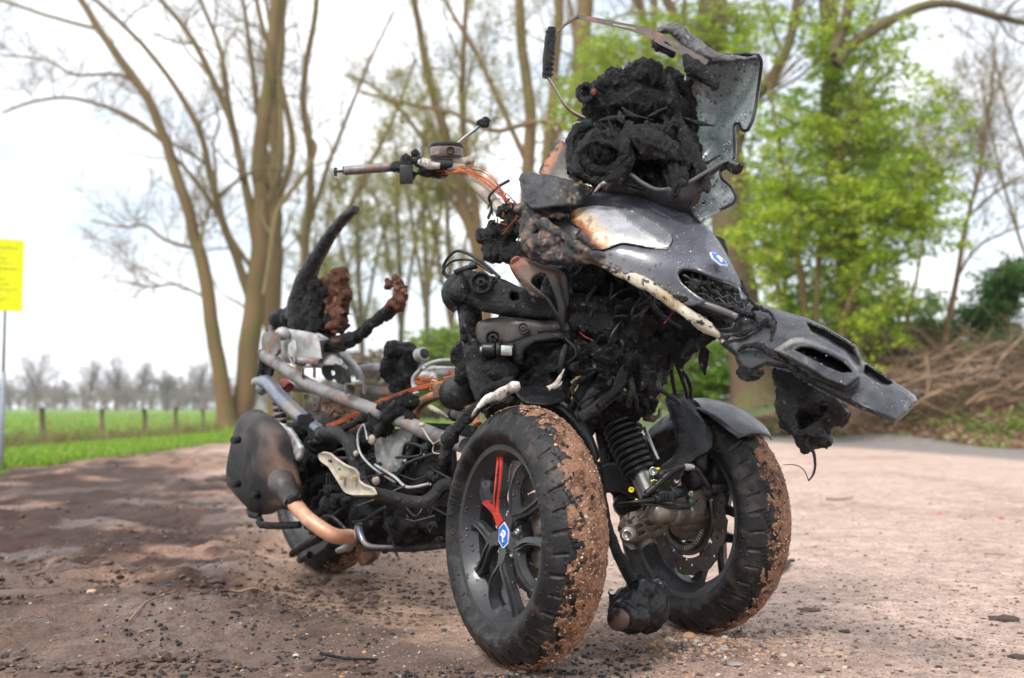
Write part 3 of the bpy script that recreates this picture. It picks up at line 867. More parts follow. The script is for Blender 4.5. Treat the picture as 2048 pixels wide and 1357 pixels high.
# bleached trim running down to the nose tip
m = MB(); TB(m, [(1205, 528, 2.16), (1245, 548, 2.14), (1290, 568, 2.11), (1335, 598, 2.08), (1380, 632, 2.06), (1415, 655, 2.06), (1446, 682, 2.06)], [8, 12, 12, 11, 12, 13, 5], 10, 6)
m.wobble(.004, 45).wobble(.0015, 160)
m.build('bleached_trim', creamtrim, SC)
# grille: recess, bars, melted drips
m = MB()
sheet(m, [(1352, 548), (1366, 536), (1400, 540), (1440, 556), (1478, 564), (1500, 604), (1486, 634), (1440, 618), (1396, 606), (1362, 580)], [(1352, 548, 2.14), (1478, 564, 2.13), (1486, 634, 2.11), (1396, 606, 2.12)], .004, step=8)
gr = m.build('grille', blackpl, SC)
m = MB()
for i, (a, b, c, d) in enumerate([(1366, 552, 1484, 590), (1372, 566, 1488, 606), (1384, 582, 1492, 620)]):
    pts = []
    for k in range(9):
        t = k / 8; pts.append((a + (c - a) * t, b + (d - b) * t + (5 if k % 2 else -5) * (1 if 2 < k < 8 else .3), 2.075 + .01 * math.sin(k)))
    m.tube([P(*p) for p in pts], .0024, 5, 1)
for x in range(1384, 1484, 16): m.tube([P(x, 548 + (x - 1384) * .2, 2.09), P(x + 8, 590 + (x - 1384) * .28, 2.09)], .0018, 4, 1)
m.build('grille_bars', shield, gr)
m = MB(); TB(m, [(1362, 570, 2.07), (1355, 552, 2.075), (1366, 540, 2.07), (1392, 543, 2.055), (1432, 559, 2.045), (1472, 575, 2.05), (1484, 600, 2.045)], 2.0, 6, 5); m.build('grille_frame', silver if False else shield, gr)
m = MB()
rs = np.random.RandomState(5)
for k in range(8):
    x = 1372 + rs.rand() * 95; y = 560 + (x - 1372) * .3 + rs.randn() * 7
    TB(m, [(x, y, 2.06), (x + 9 + rs.rand() * 10, y + rs.randn() * 6, 2.045), (x + 24, y + 8 + rs.randn() * 4, 2.06)], [3, 7, 3], 6, 2)
TB(m, [(1340, 592, 2.075), (1380, 600, 2.06), (1430, 607, 2.05), (1478, 622, 2.05), (1512, 634, 2.05)], [5, 8, 6, 8, 7], 6, 3)
melt('melted_drips', m, char, gr, .004, .004, 70, 3, 5, fine=.6)
m = MB(); m.strip([P(1396, 604, 2.055), P(1436, 618, 2.04), (P(1474, 634, 2.035))], .012, .004, up=(0, 0, 1), sub=3)
sheet(m, [(1396, 606), (1476, 634), (1470, 646), (1436, 640), (1400, 624), (1370, 604)], [(1396, 606, 2.055), (1476, 634, 2.04), (1400, 624, 2.09)], .004, step=8, col=(.05, .05, .055))
m.build('lower_lip', shield, SC)

# drooping lower nose panel
nose_out = [(1433, 658), (1466, 654), (1478, 632), (1482, 612), (1497, 600), (1512, 606), (1531, 612), (1584, 627), (1614, 636), (1651, 654), (1695, 680), (1711, 691), (1722, 713), (1726, 722), (1791, 765), (1831, 791), (1836, 803), (1813, 829), (1793, 846), (1786, 845), (1769, 838), (1724, 822), (1669, 794), (1614, 765), (1573, 738), (1533, 732), (1514, 743), (1496, 748), (1481, 739), (1472, 724), (1470, 713), (1440, 688)]
nose_ctrl = [(1440, 680, 2.06), (1500, 612, 2.10), (1575, 622, 2.09), (1650, 648, 2.05), (1716, 706, 2.0), (1834, 800, 1.93), (1792, 846, 1.84), (1690, 806, 1.88), (1570, 748, 1.95), (1490, 748, 2.02), (1620, 700, 1.94), (1520, 680, 2.02), (1740, 780, 1.88)]
ridge = [(1540, 702), (1562, 690), (1584, 678), (1606, 676), (1651, 691), (1699, 713), (1717, 739), (1721, 756), (1702, 773), (1691, 778), (1651, 763), (1610, 738), (1573, 716)]
wing = [(1608, 642), (1650, 660), (1694, 686), (1709, 696), (1719, 718), (1722, 738), (1712, 730), (1690, 706), (1655, 684), (1622, 666)]
wing2 = [(1729, 727), (1790, 768), (1776, 774), (1764, 772), (1742, 760), (1724, 748)]
slot = [(1586, 699), (1601, 691), (1625, 692), (1658, 707), (1688, 722), (1702, 736), (1706, 745), (1684, 746), (1651, 733), (1614, 713)]
rA, rB, rC = bevelrelief(ridge, .040, 6), bevelrelief(wing, -.045, 6), bevelrelief(wing2, -.05, 6)
def nrel(q):
    e = -.02 * np.clip(1 - edgedist(q, nose_out) / 9, 0, 1) ** 1.5
    tip = inpoly(q, [(1735, 772), (1800, 790), (1830, 800), (1800, 838), (1722, 800)])
    return rA(q) + rB(q) + rC(q) + e
def ncol(q, v):
    n = fbm(v, 45, 4, 6)
    c = mixcol((.048, .049, .056), (.026, .026, .03), sm(n, -.2, .4))
    t = sm(-q[:, 0], -1560, -1480); c = mixcol(c, (.03, .03, .032), t * .8)
    e = sm(-edgedist(q, ridge), -13, -3) * inpoly(q, ridge) * sm(-q[:, 0] - (q[:, 1] - 700) * .2, -1640, -1570)
    c = mixcol(c, (.3, .28, .25), e * np.clip(.6 + n, 0, 1))
    tp = sm(q[:, 0], 1795, 1822) * (fbm(v, 160, 3, 2) > .05); c[tp > .5] = (.11, .10, .095)
    return c
m = MB(); sheet(m, nose_out, nose_ctrl, .005, holes=[slot], step=3.4, smooth=False, col=ncol, relief=nrel, wob=.003, wfreq=25)
np_ = m.build('nose_panel', darkbody, SC); beads('rain_drops', nose_out, nose_ctrl, 150, .0010, np_, nrel, .0016, 7); np_['label'] = 'drooping grey lower nose panel with a slotted ridge'
m = MB(); sheet(m, [(x + (x - 1645) * .1, y + (y - 718) * .1) for x, y in slot], [(a, b, c + .012) for a, b, c in nose_ctrl], .003, step=8, col=(.012, .012, .013)); m.build('slot_shade_plate', blackpl, np_)  # black plate behind the slot, standing in for the shade inside it
m = MB(); sheet(m, [(1562, 716), (1590, 706), (1630, 728), (1690, 752), (1716, 752), (1700, 772), (1660, 760), (1610, 738)], [(a, b, c - .0) for a, b, c in nose_ctrl], .004, step=5, col=(.09, .088, .086), relief=lambda q: rA(q) + .003)
# folds where the panel tore away
m2 = MB()
TB(m2, [(1446, 676, 2.05), (1500, 664, 2.03), (1535, 640, 2.04), (1545, 660, 2.02), (1540, 700, 2.0)], [6, 5, 6, 5, 4], 6)
TB(m2, [(1476, 700, 2.03), (1506, 690, 2.0), (1545, 706, 1.97), (1590, 738, 1.93), (1650, 772, 1.885), (1716, 808, 1.85), (1770, 838, 1.84)], [6, 7, 7, 6, 5, 4, 3], 6)
TB(m2, [(1500, 622, 2.07), (1520, 650, 2.04), (1550, 644, 2.04), (1530, 618, 2.06), (1504, 618, 2.07)], 4, 6)
TB(m2, [(1482, 560, 2.06), (1500, 600, 2.05), (1530, 625, 2.05)], 4, 6)
TB(m2, [(1478, 742, 2.03), (1500, 750, 2.01), (1530, 742, 2.0)], [12, 15, 7], 6)
melt('torn_folds', m2, char, np_, .0035, .004, 60, 3, 9, fine=.6)
# hanging burnt box and its strand
m = MB()
sheet(m, [(1543, 738), (1575, 748), (1620, 772), (1660, 792), (1672, 800), (1664, 826), (1642, 842), (1640, 858), (1594, 872), (1576, 852), (1550, 816), (1556, 790)],
      [(1543, 738, 2.0), (1672, 800, 1.93), (1594, 872, 1.94), (1550, 816, 2.0), (1610, 810, 1.98)], .05, step=7, wob=.012, wfreq=30, octv=4, holes=[[(1592, 818), (1634, 806), (1660, 802), (1650, 826), (1628, 846), (1600, 856), (1588, 836)]])
sheet(m, [(1570, 790), (1665, 790), (1655, 850), (1580, 865)], [(1570, 790, 2.05), (1665, 790, 1.99), (1655, 850, 2.0), (1580, 865, 2.03)], .006, step=9, wob=.01)
melt('hanging_burnt_duct', m, char, SC, .0035, .006, 55, 3, 10, fine=.5)
m = MB(); TB(m, [(1598, 866, 1.95), (1616, 868, 1.95), (1628, 862, 1.95)], [5, 7, 2], 6)
TB(m, [(1618, 868, 1.95), (1612, 884, 1.95), (1624, 900, 1.95), (1630, 922, 1.95), (1627, 946, 1.95), (1618, 962, 1.95)], [4, 5, 4, 3, 2.5, 1.5], 6)
TB(m, [(1618, 962, 1.95), (1606, 940, 1.95), (1590, 930, 1.95), (1566, 931, 1.95)], [1, .9, .9, .6], 4)
m.wobble(.002, 60).build('melted_strand', char, SC)

# ---------------- dash: crusted lump, rings, drapes
m = MB()
for x, y, rx, ry in [(1285, 160, 42, 38), (1230, 180, 42, 38), (1335, 175, 34, 36), (1265, 230, 85, 60), (1330, 240, 50, 60), (1200, 230, 36, 44), (1370, 250, 22, 60), (1210, 300, 62, 52),
                     (1290, 300, 75, 60), (1360, 320, 42, 66), (1240, 350, 85, 34), (1330, 360, 75, 40), (1390, 375, 22, 26), (1180, 255, 26, 34), (1375, 200, 16, 40), (1165, 330, 30, 30)]:
    EL(m, x, y, 2.34, rx, ry, min(rx, ry) * 1.5)
m.cyl(P(1205, 306, 2.24), P(1200, 300, 2.32), 52 * ppm(2.28), seg=20)
lump = melt('charred_dash', m, crust, SC, .0034, .014, 38, 7, 2, fine=.25, carve=.05, stretch=.6)
m = MB()
def ring(mb, px, py, d, R, r, sq=1.0, tilt=0, seg=7):
    a = np.linspace(0, 2 * math.pi, 30, endpoint=False); s = ppm(d)
    pts = [P(px, py, d) + np.array([math.cos(t) * R * s, math.sin(t) * .02 * tilt, math.sin(t) * R * s * sq]) for t in a]
    mb.tube(pts, r * s, seg, 1, closed=True)
ring(m, 1205, 305, 2.20, 42, 11, .92); ring(m, 1200, 322, 2.19, 50, 7, .8)
TB(m, [(1150, 350, 2.2), (1140, 300, 2.21), (1150, 262, 2.24), (1185, 248, 2.24)], [9, 7, 9, 12])
TB(m, [(1260, 250, 2.21), (1250, 290, 2.18), (1255, 330, 2.19), (1235, 370, 2.2)], [14, 16, 14, 8])
ring(m, 1171, 186, 2.26, 15, 6, 1.1)
m.cyl(P(1171, 186, 2.27), P(1180, 184, 2.33), 16 * ppm(2.3), seg=14)
melt('burnt_gauge_ring', m, char, SC, .003, .006, 60, 6, 7, fine=.3, stretch=.5)
m = MB(); m.cyl(P(1186, 184, 2.25), P(1190, 190, 2.28), 7 * ppm(2.25)); m.wobble(.003, 80).build('burnt_bulb', redw, SC)
# threads and strings of melted plastic over the dash
rs = np.random.RandomState(31)
for k in range(26):
    x, y = rs.uniform(1165, 1390), rs.uniform(210, 360); m = MB(); a = rs.randn() * .5 + .6; l = rs.uniform(25, 80); dd = 2.2 + .02 * rs.rand() + .02 * abs(x - 1290) / 100
    TB(m, [(x, y, dd), (x + math.cos(a) * l * .4 + rs.randn() * 7, y + math.sin(a) * l * .5, dd - .012), (x + math.cos(a) * l, y + math.sin(a) * l + rs.randn() * 8, dd)], [rs.uniform(1, 3), rs.uniform(2, 8), 1.5], 7, 5); m.wobble(.004, 70); m.build('melted_string', char, SC)
# smooth drapes
m = MB()
TB(m, [(1262, 262, 2.2), (1300, 285, 2.17), (1340, 302, 2.17), (1375, 330, 2.2)], [16, 30, 22, 12])
TB(m, [(1345, 200, 2.24), (1362, 250, 2.22), (1380, 300, 2.2), (1405, 350, 2.19), (1408, 385, 2.18)], [7, 12, 14, 12, 9])
TB(m, [(1350, 340, 2.18), (1352, 370, 2.17), (1345, 395, 2.17)], [24, 22, 12])
TB(m, [(1338, 148, 2.24), (1344, 190, 2.21), (1340, 210, 2.21)], [3, 6, 4])
TB(m, [(1290, 250, 2.2), (1320, 262, 2.19), (1350, 240, 2.2)], [8, 12, 6])
melt('melted_drape', m, char, SC, .0032, .009, 50, 6, 12, fine=.5, stretch=.5)
# rolled grey cowl in front of the dash
m = MB()
sheet(m, [(1206, 382), (1222, 362), (1256, 347), (1280, 362), (1310, 378), (1350, 376), (1385, 362), (1415, 342), (1440, 326), (1462, 322), (1478, 328), (1474, 346), (1462, 342), (1440, 340), (1415, 362), (1396, 384), (1388, 400), (1372, 426), (1330, 414), (1290, 398), (1240, 388)],
      [(1206, 382, 2.25), (1256, 347, 2.22), (1310, 378, 2.19), (1415, 342, 2.2), (1478, 328, 2.2), (1385, 420, 2.24), (1290, 398, 2.25), (1350, 395, 2.17)], .004, step=5, wob=.012, wfreq=16,
      col=lambda q, v: mixcol((.045, .045, .048), (.022, .022, .024), sm(q[:, 1], 385, 400)))
TB(m, [(1210, 380, 2.22), (1225, 362, 2.21), (1257, 348, 2.2), (1285, 366, 2.18), (1320, 380, 2.17), (1370, 368, 2.17), (1420, 340, 2.18), (1450, 324, 2.19), (1476, 332, 2.19)], [3, 4, 4, 4, 4, 4, 4, 4, 5], 7, 5)
m.build('melted_cowl', colchar, SC)
m = MB(); TB(m, [(1452, 326, 2.19), (1464, 340, 2.19), (1474, 342, 2.18), (1483, 330, 2.17)], [5, 8, 9, 5], 7); m.wobble(.004, 70); m.build('burnt_lug', ashy, SC)
m = MB(); sheet(m, [(1385, 395), (1402, 380), (1424, 392), (1404, 428), (1386, 432)], [(1385, 395, 2.28), (1424, 392, 2.3), (1404, 428, 2.26)], .004, step=7, wob=.01, col=(.05, .018, .01)); m.build('burnt_inner_panel', colchar, SC)
m = MB(); TB(m, [(1186, 388, 2.2), (1200, 372, 2.19), (1212, 364, 2.19)], [1.5, 4, 4]); m.build('bleached_sliver', whiteash, SC)
# cavity behind the cowl and nose
m = MB(); EL(m, 1330, 430, 2.42, 90, 50, 40); EL(m, 1180, 430, 2.42, 110, 50, 40); EL(m, 1400, 520, 2.3, 60, 60, 40)
melt('burnt_cavity', m, crust, SC, .008, .01, 30, 3, 2)

# ---------------- windscreen
ws_out = [(1372, 158), (1376, 132), (1390, 112), (1412, 104), (1440, 110), (1480, 110), (1512, 106), (1523, 124), (1519, 160), (1512, 210), (1505, 240), (1494, 262), (1484, 260), (1478, 247), (1468, 250), (1469, 285), (1468, 318), (1458, 334),
          (1441, 342), (1444, 358), (1462, 374), (1472, 394), (1466, 407), (1432, 424), (1397, 442), (1384, 424), (1380, 402), (1396, 392), (1392, 350), (1376, 300), (1358, 262), (1352, 225), (1360, 190)]
ws_ctrl = [(1372, 158, 2.33), (1352, 225, 2.32), (1384, 424, 2.25), (1412, 104, 2.26), (1523, 124, 2.20), (1494, 262, 2.22), (1468, 318, 2.24), (1397, 442, 2.2), (1472, 394, 2.24), (1440, 200, 2.34), (1440, 300, 2.33), (1400, 250, 2.345)]
def wscol(q, v):
    c = mixcol((.24, .33, .34), (.30, .34, .34), sm(fbm(v, 9, 3, 5), -.3, .4))
    c = mixcol(c, (.1, .105, .115), sm(-q[:, 1], -150, -105) * .75)
    c = mixcol(c, (.27, .26, .23), sm(-q[:, 0], -1405, -1362) * .6)
    s = (fbm(v, 38, 4, 7) > .30) & (q[:, 0] < 1412) ; c[s] = (.03, .03, .03)
    s = (fbm(v, 260, 2, 7) > .6); c[s] = (.04, .045, .045)
    s = inpoly(q, [(1418, 350), (1436, 352), (1434, 368), (1420, 380), (1424, 366)]) & (fbm(v, 90, 3, 1) > -.1); c[s] = (.02, .02, .02)
    return c
m = MB(); sheet(m, ws_out, ws_ctrl, .005, step=5, col=wscol, wob=.002, wfreq=12)
ws = m.build('windscreen', glassm, SC); beads('rain_drops', ws_out, ws_ctrl, 1500, .0019, ws, None, .0012, 5); ws['label'] = 'sagging grey-green windscreen beaded with rain'
m = MB(); q = resample(ws_out, 7); dd = tps(ws_ctrl)(q)
sel = [i for i in range(len(q)) if (q[i, 0] > 1440 and q[i, 1] > 108)]
run = Pmany(q[sel], dd[sel] + .002); m.tube(run, .0034, 6, 1); m.build('screen_edge', blackpl, ws)
m = MB(); ring(m, 1453, 278, 2.325, 8, .9, 1.1, seg=5); ring(m, 1453, 278, 2.325, 4, .8, 1.1, seg=5); m.build('round_mark', blackpl, ws)
m = MB()
TB(m, [(1318, 64, 2.28), (1345, 58, 2.27), (1370, 74, 2.26), (1390, 96, 2.25), (1420, 116, 2.24), (1470, 118, 2.22), (1515, 116, 2.2)], [9, 14, 15, 18, 15, 7, 4])
melt('melted_screen_top', m, mat('grey_melt', (.05, .05, .055), .4, bump=.7, bscale=140, c2=(.12, .12, .125), s2=25, c3=(.2, .2, .2), s3=140, drops=90), SC, .0035, .004, 50, 4, 8, fine=.5)
m = MB()
TB(m, [(1304, 70, 2.27), (1320, 92, 2.27), (1350, 108, 2.26)], [7, 14, 8])
TB(m, [(1370, 112, 2.22), (1385, 135, 2.21), (1410, 150, 2.2), (1425, 165, 2.19), (1432, 178, 2.19)], [9, 18, 16, 12, 10])
TB(m, [(1368, 88, 2.25), (1376, 96, 2.25)], [2, 2]); EL(m, 1378, 128, 2.22, 16, 12)
melt('melted_lump', m, char, SC, .0035, .006, 60, 4, 3, fine=.5)

# ---------------- support straps and grip
def strap(px, w=13, t=.0035, up=(0, 1, .3), name='support_strap', mt=rusttr, slots=()):
    m = MB(); m.strip([P(*p) for p in px], w * ppm(2.35), t, up=up, sub=5); return m.build(name, mt, SC, flat_angle=40)
strap([(1108, 72, 2.36), (1130, 50, 2.36), (1155, 34, 2.36)], 12, up=(0, 1, 0))
def platestrip(px, w, d0, d1, holes, name='support_strap', mt=rusttr, thick=.004):
    px = np.array(px, float); t = np.gradient(px, axis=0); t /= np.linalg.norm(t, axis=1)[:, None]; n = np.stack([-t[:, 1], t[:, 0]], 1)
    w = np.array([w] * len(px) if np.isscalar(w) else w)[:, None]
    out = np.vstack([px + n * w / 2, (px - n * w / 2)[::-1]])
    m = MB(); a, b = px[0], px[-1]; mx, my = (a + b) / 2
    sheet(m, out, [(a[0], a[1], d0), (b[0], b[1], d1), (mx, my + 50, (d0 + d1) / 2), (mx, my - 50, (d0 + d1) / 2 )], thick, holes=holes, step=5, smooth=False)
    return m.build(name, mt, SC, flat_angle=40)
platestrip([(1153, 33), (1200, 42), (1250, 53), (1290, 62), (1325, 80), (1370, 104), (1414, 126)], [9, 10, 12, 17, 22, 17, 13], 2.36, 2.19,
           [[(1222, 46), (1270, 55), (1271, 59), (1224, 50)], [(1330, 82), (1360, 98), (1357, 101), (1328, 86)]])
strap([(1096, 156, 2.36), (1112, 180, 2.35), (1128, 208, 2.34), (1150, 228, 2.33), (1192, 248, 2.3)], 14, up=(0, 1, 0))
m = MB(); pts = [(1103, 56, 2.36), (1101, 80, 2.36), (1097, 120, 2.36), (1094, 156, 2.36)]
TB(m, pts, [8, 12.5, 12, 9], 16, 8); m.wobble(.0015, 45)
g = m.build('grip', char, SC); g['label'] = 'black tape-wrapped grip'
m = MB()
for k in range(9):
    t = (k + .5) / 9; c = P(1103 - 8 * t, 60 + 94 * t, 2.36)
    m.lathe([(.0124, -.002), (.0130, 0), (.0124, .002)], c, (-.08, 0, -1), 18, cap=False)
m.build('grip_wrap', char, g)
m = MB(); TB(m, [(1148, 252, 2.3), (1155, 246, 2.3), (1175, 246, 2.3)], [5, 3, 3]); EL(m, 1150, 255, 2.3, 6, 6); m.build('bent_stud', silver, SC)
# orange scorched plate by the dash
m = MB(); sheet(m, [(1078, 345), (1096, 312), (1117, 280), (1138, 292), (1152, 306), (1160, 330), (1158, 362), (1120, 360)], [(1078, 345, 2.38), (1117, 280, 2.4), (1158, 362, 2.34), (1152, 306, 2.36)], .004, step=4,
            col=lambda q, v: mixcol(mixcol((.30, .10, .035), (.03, .025, .022), sm(q[:, 0] - (345 - q[:, 1]) * .55, 1090, 1104) * .9), (.02, .018, .016), sm(fbm(v, 75, 5, 3), -.06, .06)))
m.build('scorched_plate', orangebr, SC)

# ---------------- handlebar
D0 = 2.52
m = MB(); m.cyl(P(690, 342, 2.56), P(790, 334, 2.53), 9.5 * ppm(2.54)); m.wobble(.0008, 40)
hb = m.build('handlebar', greym, SC, flat_angle=40)
m = MB(); TB(m, [(668, 344, 2.57), (692, 342, 2.56)], 2.6, 8); m.cyl(P(671, 336, 2.57), P(671, 352, 2.57), 3.2 * ppm(2.57)); m.cyl(P(686, 341, 2.56), P(691, 341, 2.56), 8 * ppm(2.56)); m.build('bar_end', sooty, hb)
m = MB(); TB(m, [(905, 318, 2.52), (930, 345, 2.5), (965, 382, 2.48), (1000, 418, 2.45), (1040, 450, 2.42)], [11, 12, 13, 13, 13], 12)
m.wobble(.001, 30); m.build('bar_tube', cream, hb)
m = MB(); EL(m, 812, 328, 2.5, 12, 22, 14); EL(m, 795, 335, 2.51, 16, 12, 12); EL(m, 822, 352, 2.49, 12, 12, 14); EL(m, 840, 325, 2.5, 14, 14); EL(m, 830, 306, 2.52, 9, 9); EL(m, 858, 345, 2.5, 26, 10, 16); EL(m, 880, 350, 2.5, 20, 8, 14)
melt('burnt_switch', m, char, hb, .0035, .006, 60, 4, 1)
m = MB(); m.box(P(813, 350, 2.475), (.030, .02, .042), bev=.12); m.build('switch_box', blackpl, hb, flat_angle=35)
m = MB(); m.cyl(P(862, 330, 2.475), P(905, 330, 2.48), 12 * ppm(2.5)); m.build('clamp_barrel', blackpl, hb, flat_angle=35)
m = MB(); EL(m, 850, 325, 2.47, 15, 8, 8); TB(m, [(842, 320, 2.46), (858, 330, 2.46), (880, 332, 2.46)], [6, 9, 6]); m.wobble(.003, 60); m.build('ash_crust', whiteash, hb)
# brake reservoir
m = MB(); up = np.array([0, 0, 1.])
rc = P(893, 305, 2.5); ex_, ey_ = np.array([1, 0, 0]), np.array([0, 1., 0])
m.loft([(rc + up * -.016, ex_ * .034, ey_ * .028), (rc + up * -.012, ex_ * .038, ey_ * .031), (rc + up * .008, ex_ * .037, ey_ * .03)], 32, power=3.2)
rv = m.build('brake_reservoir', greym, hb, flat_angle=40)
m = MB(); m.loft([(rc + up * .009, ex_ * .034, ey_ * .028), (rc + up * .0105, ex_ * .038, ey_ * .031), (rc + up * .016, ex_ * .037, ey_ * .03), (rc + up * .0195, ex_ * .03, ey_ * .024)], 32, power=3.0); m.build('reservoir_lid', sooty, rv, flat_angle=40)
m = MB(); m.lathe([(.0095, 0), (.0095, .005), (.0065, .005), (.0065, -.012), (.0001, -.012)], P(901, 302, 2.468), (0, -1, 0), 20, cap=False); m.build('sight_glass', blackpl, rv)
m = MB(); m.box(P(915, 324, 2.5), (.075, .03, .016), bev=.2); m.box(P(880, 330, 2.49), (.05, .025, .02), bev=.2); m.cyl(P(895, 335, 2.48), P(930, 338, 2.48), .011)
m.box(P(941, 320, 2.49), (.018, .02, .014), bev=.15); m.build('lever_clamp', cream, hb, flat_angle=40)
m = MB(); m.strip([P(908, 296, 2.5), P(925, 279, 2.5), P(942, 266, 2.5), P(960, 252, 2.5)], .009, .006, up=(0, 1, 0), sub=3); st = m.build('mirror_stem', bluem, hb)
m = MB(); EL(m, 965, 247, 2.5, 15, 9, 10); EL(m, 972, 240, 2.5, 9, 8, 8); melt('melted_boot', m, char, st, .003, .004, 90, 3, 2)
m = MB()
for k in range(4): m.lathe([(.005, -.0012), (.0062, 0), (.005, .0012)], P(981 + k * 4, 240 - k * 2.2, 2.5), (1, 0, .5), 10)
m.build('spring_coil', silver, st)
# bare wires and cables
m = MB(); rs = np.random.RandomState(3)
for k in range(14):
    o = rs.randn(2) * 2.5; b = rs.randn() * 7
    TB(m, [(885 + o[0] * 3, 345 + o[1], 2.48), (915, 340 + o[1] + b * .3, 2.47), (960 + o[0], 352 + b, 2.46), (990 + o[0], 375 + b, 2.44), (1018 + o[0], 408 + o[1] * 2, 2.42)], .75, 4, 5)
m.build('copper_wires', copper, hb)
m = MB()
TB(m, [(976, 438, 2.46), (984, 415, 2.45), (978, 395, 2.44), (995, 375, 2.44), (1019, 361, 2.44)], 3.2, 7, 4); m.build('cable_stub', blackpl, hb)
# burnt electrics under the bar
m = MB(); EL(m, 1020, 425, 2.42, 34, 20, 20); EL(m, 985, 470, 2.42, 26, 22, 22); EL(m, 1000, 505, 2.4, 34, 22, 24); EL(m, 1020, 460, 2.4, 24, 30, 24); EL(m, 965, 475, 2.43, 14, 20, 14); EL(m, 1035, 510, 2.38, 26, 30, 22); EL(m, 975, 500, 2.42, 15, 14, 14)
melt('burnt_electrics', m, char, SC, .0038, .013, 45, 6, 5, fine=.5)
m = MB()
for k in range(30):
    a = (975 + rs.rand() * 70, 415 + rs.rand() * 90, 2.37 + rs.rand() * .03); b = (a[0] + rs.randn() * 13, a[1] + rs.randn() * 12, a[2] - .01); c = (b[0] + rs.randn() * 12, b[1] + 8 + rs.randn() * 12, a[2])
    TB(m, [a, b, c], .9 + rs.rand() * .8, 5, 4)
m.build('charred_wires', blackpl, SC)
m = MB()
for k in range(7):
    a = (985 + rs.rand() * 60, 400 + rs.rand() * 60, 2.35); TB(m, [a, (a[0] + rs.randn() * 18, a[1] + rs.randn() * 14, 2.35), (a[0] + rs.randn() * 26, a[1] + 15 + rs.randn() * 12, 2.36)], .8, 4, 4)
m.build('copper_strands', copper, SC)
m = MB()
TB(m, [(1000, 556, 2.36), (960, 522, 2.38), (915, 502, 2.4), (888, 530, 2.41), (895, 556, 2.41), (915, 560, 2.4)], 3.3, 8, 6)
TB(m, [(985, 548, 2.36), (945, 522, 2.38), (905, 523, 2.4), (886, 545, 2.41), (903, 553, 2.41), (920, 550, 2.4)], 2.6, 8, 6)
m.cyl(P(910, 546, 2.4), P(948, 532, 2.38), 6.5 * ppm(2.4)); m.cyl(P(940, 534, 2.37), P(954, 530, 2.37), 8 * ppm(2.4)); m.build('brake_hoses', blackpl, SC)

# ---------------- front suspension linkage
def boltpx(name, px, py, d, r, parent, mt=sooty, axis=(0, -1, .1), ringr=None):
    m = MB(); c = P(px, py, d); s = ppm(d)
    if ringr: m.lathe([(ringr * s, 0), (ringr * s, .006), (ringr * .82 * s, .006), (ringr * .8 * s, -.004), (.0001, -.004)], c, axis, 28, cap=False)
    m.bolt(c, axis, r * s, r * s * .9); return m.build(name, mt, parent, flat_angle=40)
def slab(name, outline, d, thick, mt, parent, holes=(), relief=None, step=6, wob=.002, dd=(0, 0)):
    o = np.array(outline, float); mn, mx = o.min(0), o.max(0)
    ctrl = [(mn[0], mn[1], d), (mx[0], mn[1], d + dd[0]), (mn[0], mx[1], d + dd[1]), (mx[0], mx[1], d + dd[0] + dd[1])]
    rel = (lambda q: -.014 * np.clip(1 - edgedist(q, o) / 9, 0, 1) ** 2 + (relief(q) if relief else 0))
    m = MB(); sheet(m, outline, ctrl, thick, holes=holes, step=step, relief=rel, wob=wob, wfreq=20); return m.build(name, mt, parent)
ua = slab('upper_arm', [(918, 552), (934, 540), (962, 546), (1010, 560), (1040, 574), (1090, 582), (1150, 590), (1150, 640), (1090, 640), (1030, 636), (985, 628), (952, 620), (930, 606), (918, 580)], 2.34, .06, sooty, SC,
          holes=[[(1022, 583), (1036, 586), (1038, 600), (1024, 602), (1018, 592)]], dd=(-.04, 0))
boltpx('arm_bolt', 962, 566, 2.325, 9, ua, ringr=22); boltpx('arm_bolt', 988, 560, 2.33, 6, ua)
m = MB(); TB(m, [(920, 560, 2.38), (905, 575, 2.38), (903, 600, 2.38), (915, 618, 2.38)], [18, 20, 19, 12], 10); m.cyl(P(902, 592, 2.40), P(945, 575, 2.34), 27 * ppm(2.38), seg=26); m.wobble(.002, 40)
m.build('arm_joint', sooty, ua)
m = MB(); TB(m, [(922, 548, 2.33), (928, 570, 2.32), (932, 596, 2.32)], 6, 8); TB(m, [(935, 590, 2.315), (960, 612, 2.31), (1000, 622, 2.305), (1040, 620, 2.3)], [7, 9, 8, 4]); m.wobble(.003, 70); m.build('ash_crust', ashy, ua)
m = MB(); TB(m, [(936, 600, 2.39), (941, 640, 2.38), (945, 690, 2.37), (950, 730, 2.36)], [25, 24, 25, 27], 20, 6); m.wobble(.001, 60)
kt = m.build('steering_tube', sooty, SC); 
m = MB(); sheet(m, [(905, 560), (925, 556), (930, 600), (938, 700), (960, 745), (950, 770), (918, 745), (905, 690)], [(905, 560, 2.36), (930, 600, 2.35), (950, 770, 2.33)], .02, step=7, wob=.01)
m = MB()
for k in range(24):
    y = 610 + rs.rand() * 110; EL(m, 925 + rs.rand() * 36, y, 2.345, 4 + rs.rand() * 5, 4 + rs.rand() * 6, 3, 1)
m.wobble(.004, 60); m.build('soot_flakes', ashy, kt)
m = MB(); EL(m, 918, 712, 2.37, 20, 28, 22); EL(m, 945, 735, 2.35, 26, 34, 24); EL(m, 930, 690, 2.37, 18, 14, 18); TB(m, [(935, 728, 2.34), (960, 706, 2.33), (984, 690, 2.33)], [14, 16, 12]); EL(m, 925, 752, 2.35, 18, 22, 18)
melt('lower_clamp', m, ashy, SC, .0045, .006, 45, 4, 4)
m = MB(); m.cyl(P(908, 790, 2.45), P(938, 780, 2.41), 30 * ppm(2.4), seg=26); m.build('joint_cup', sooty, SC)
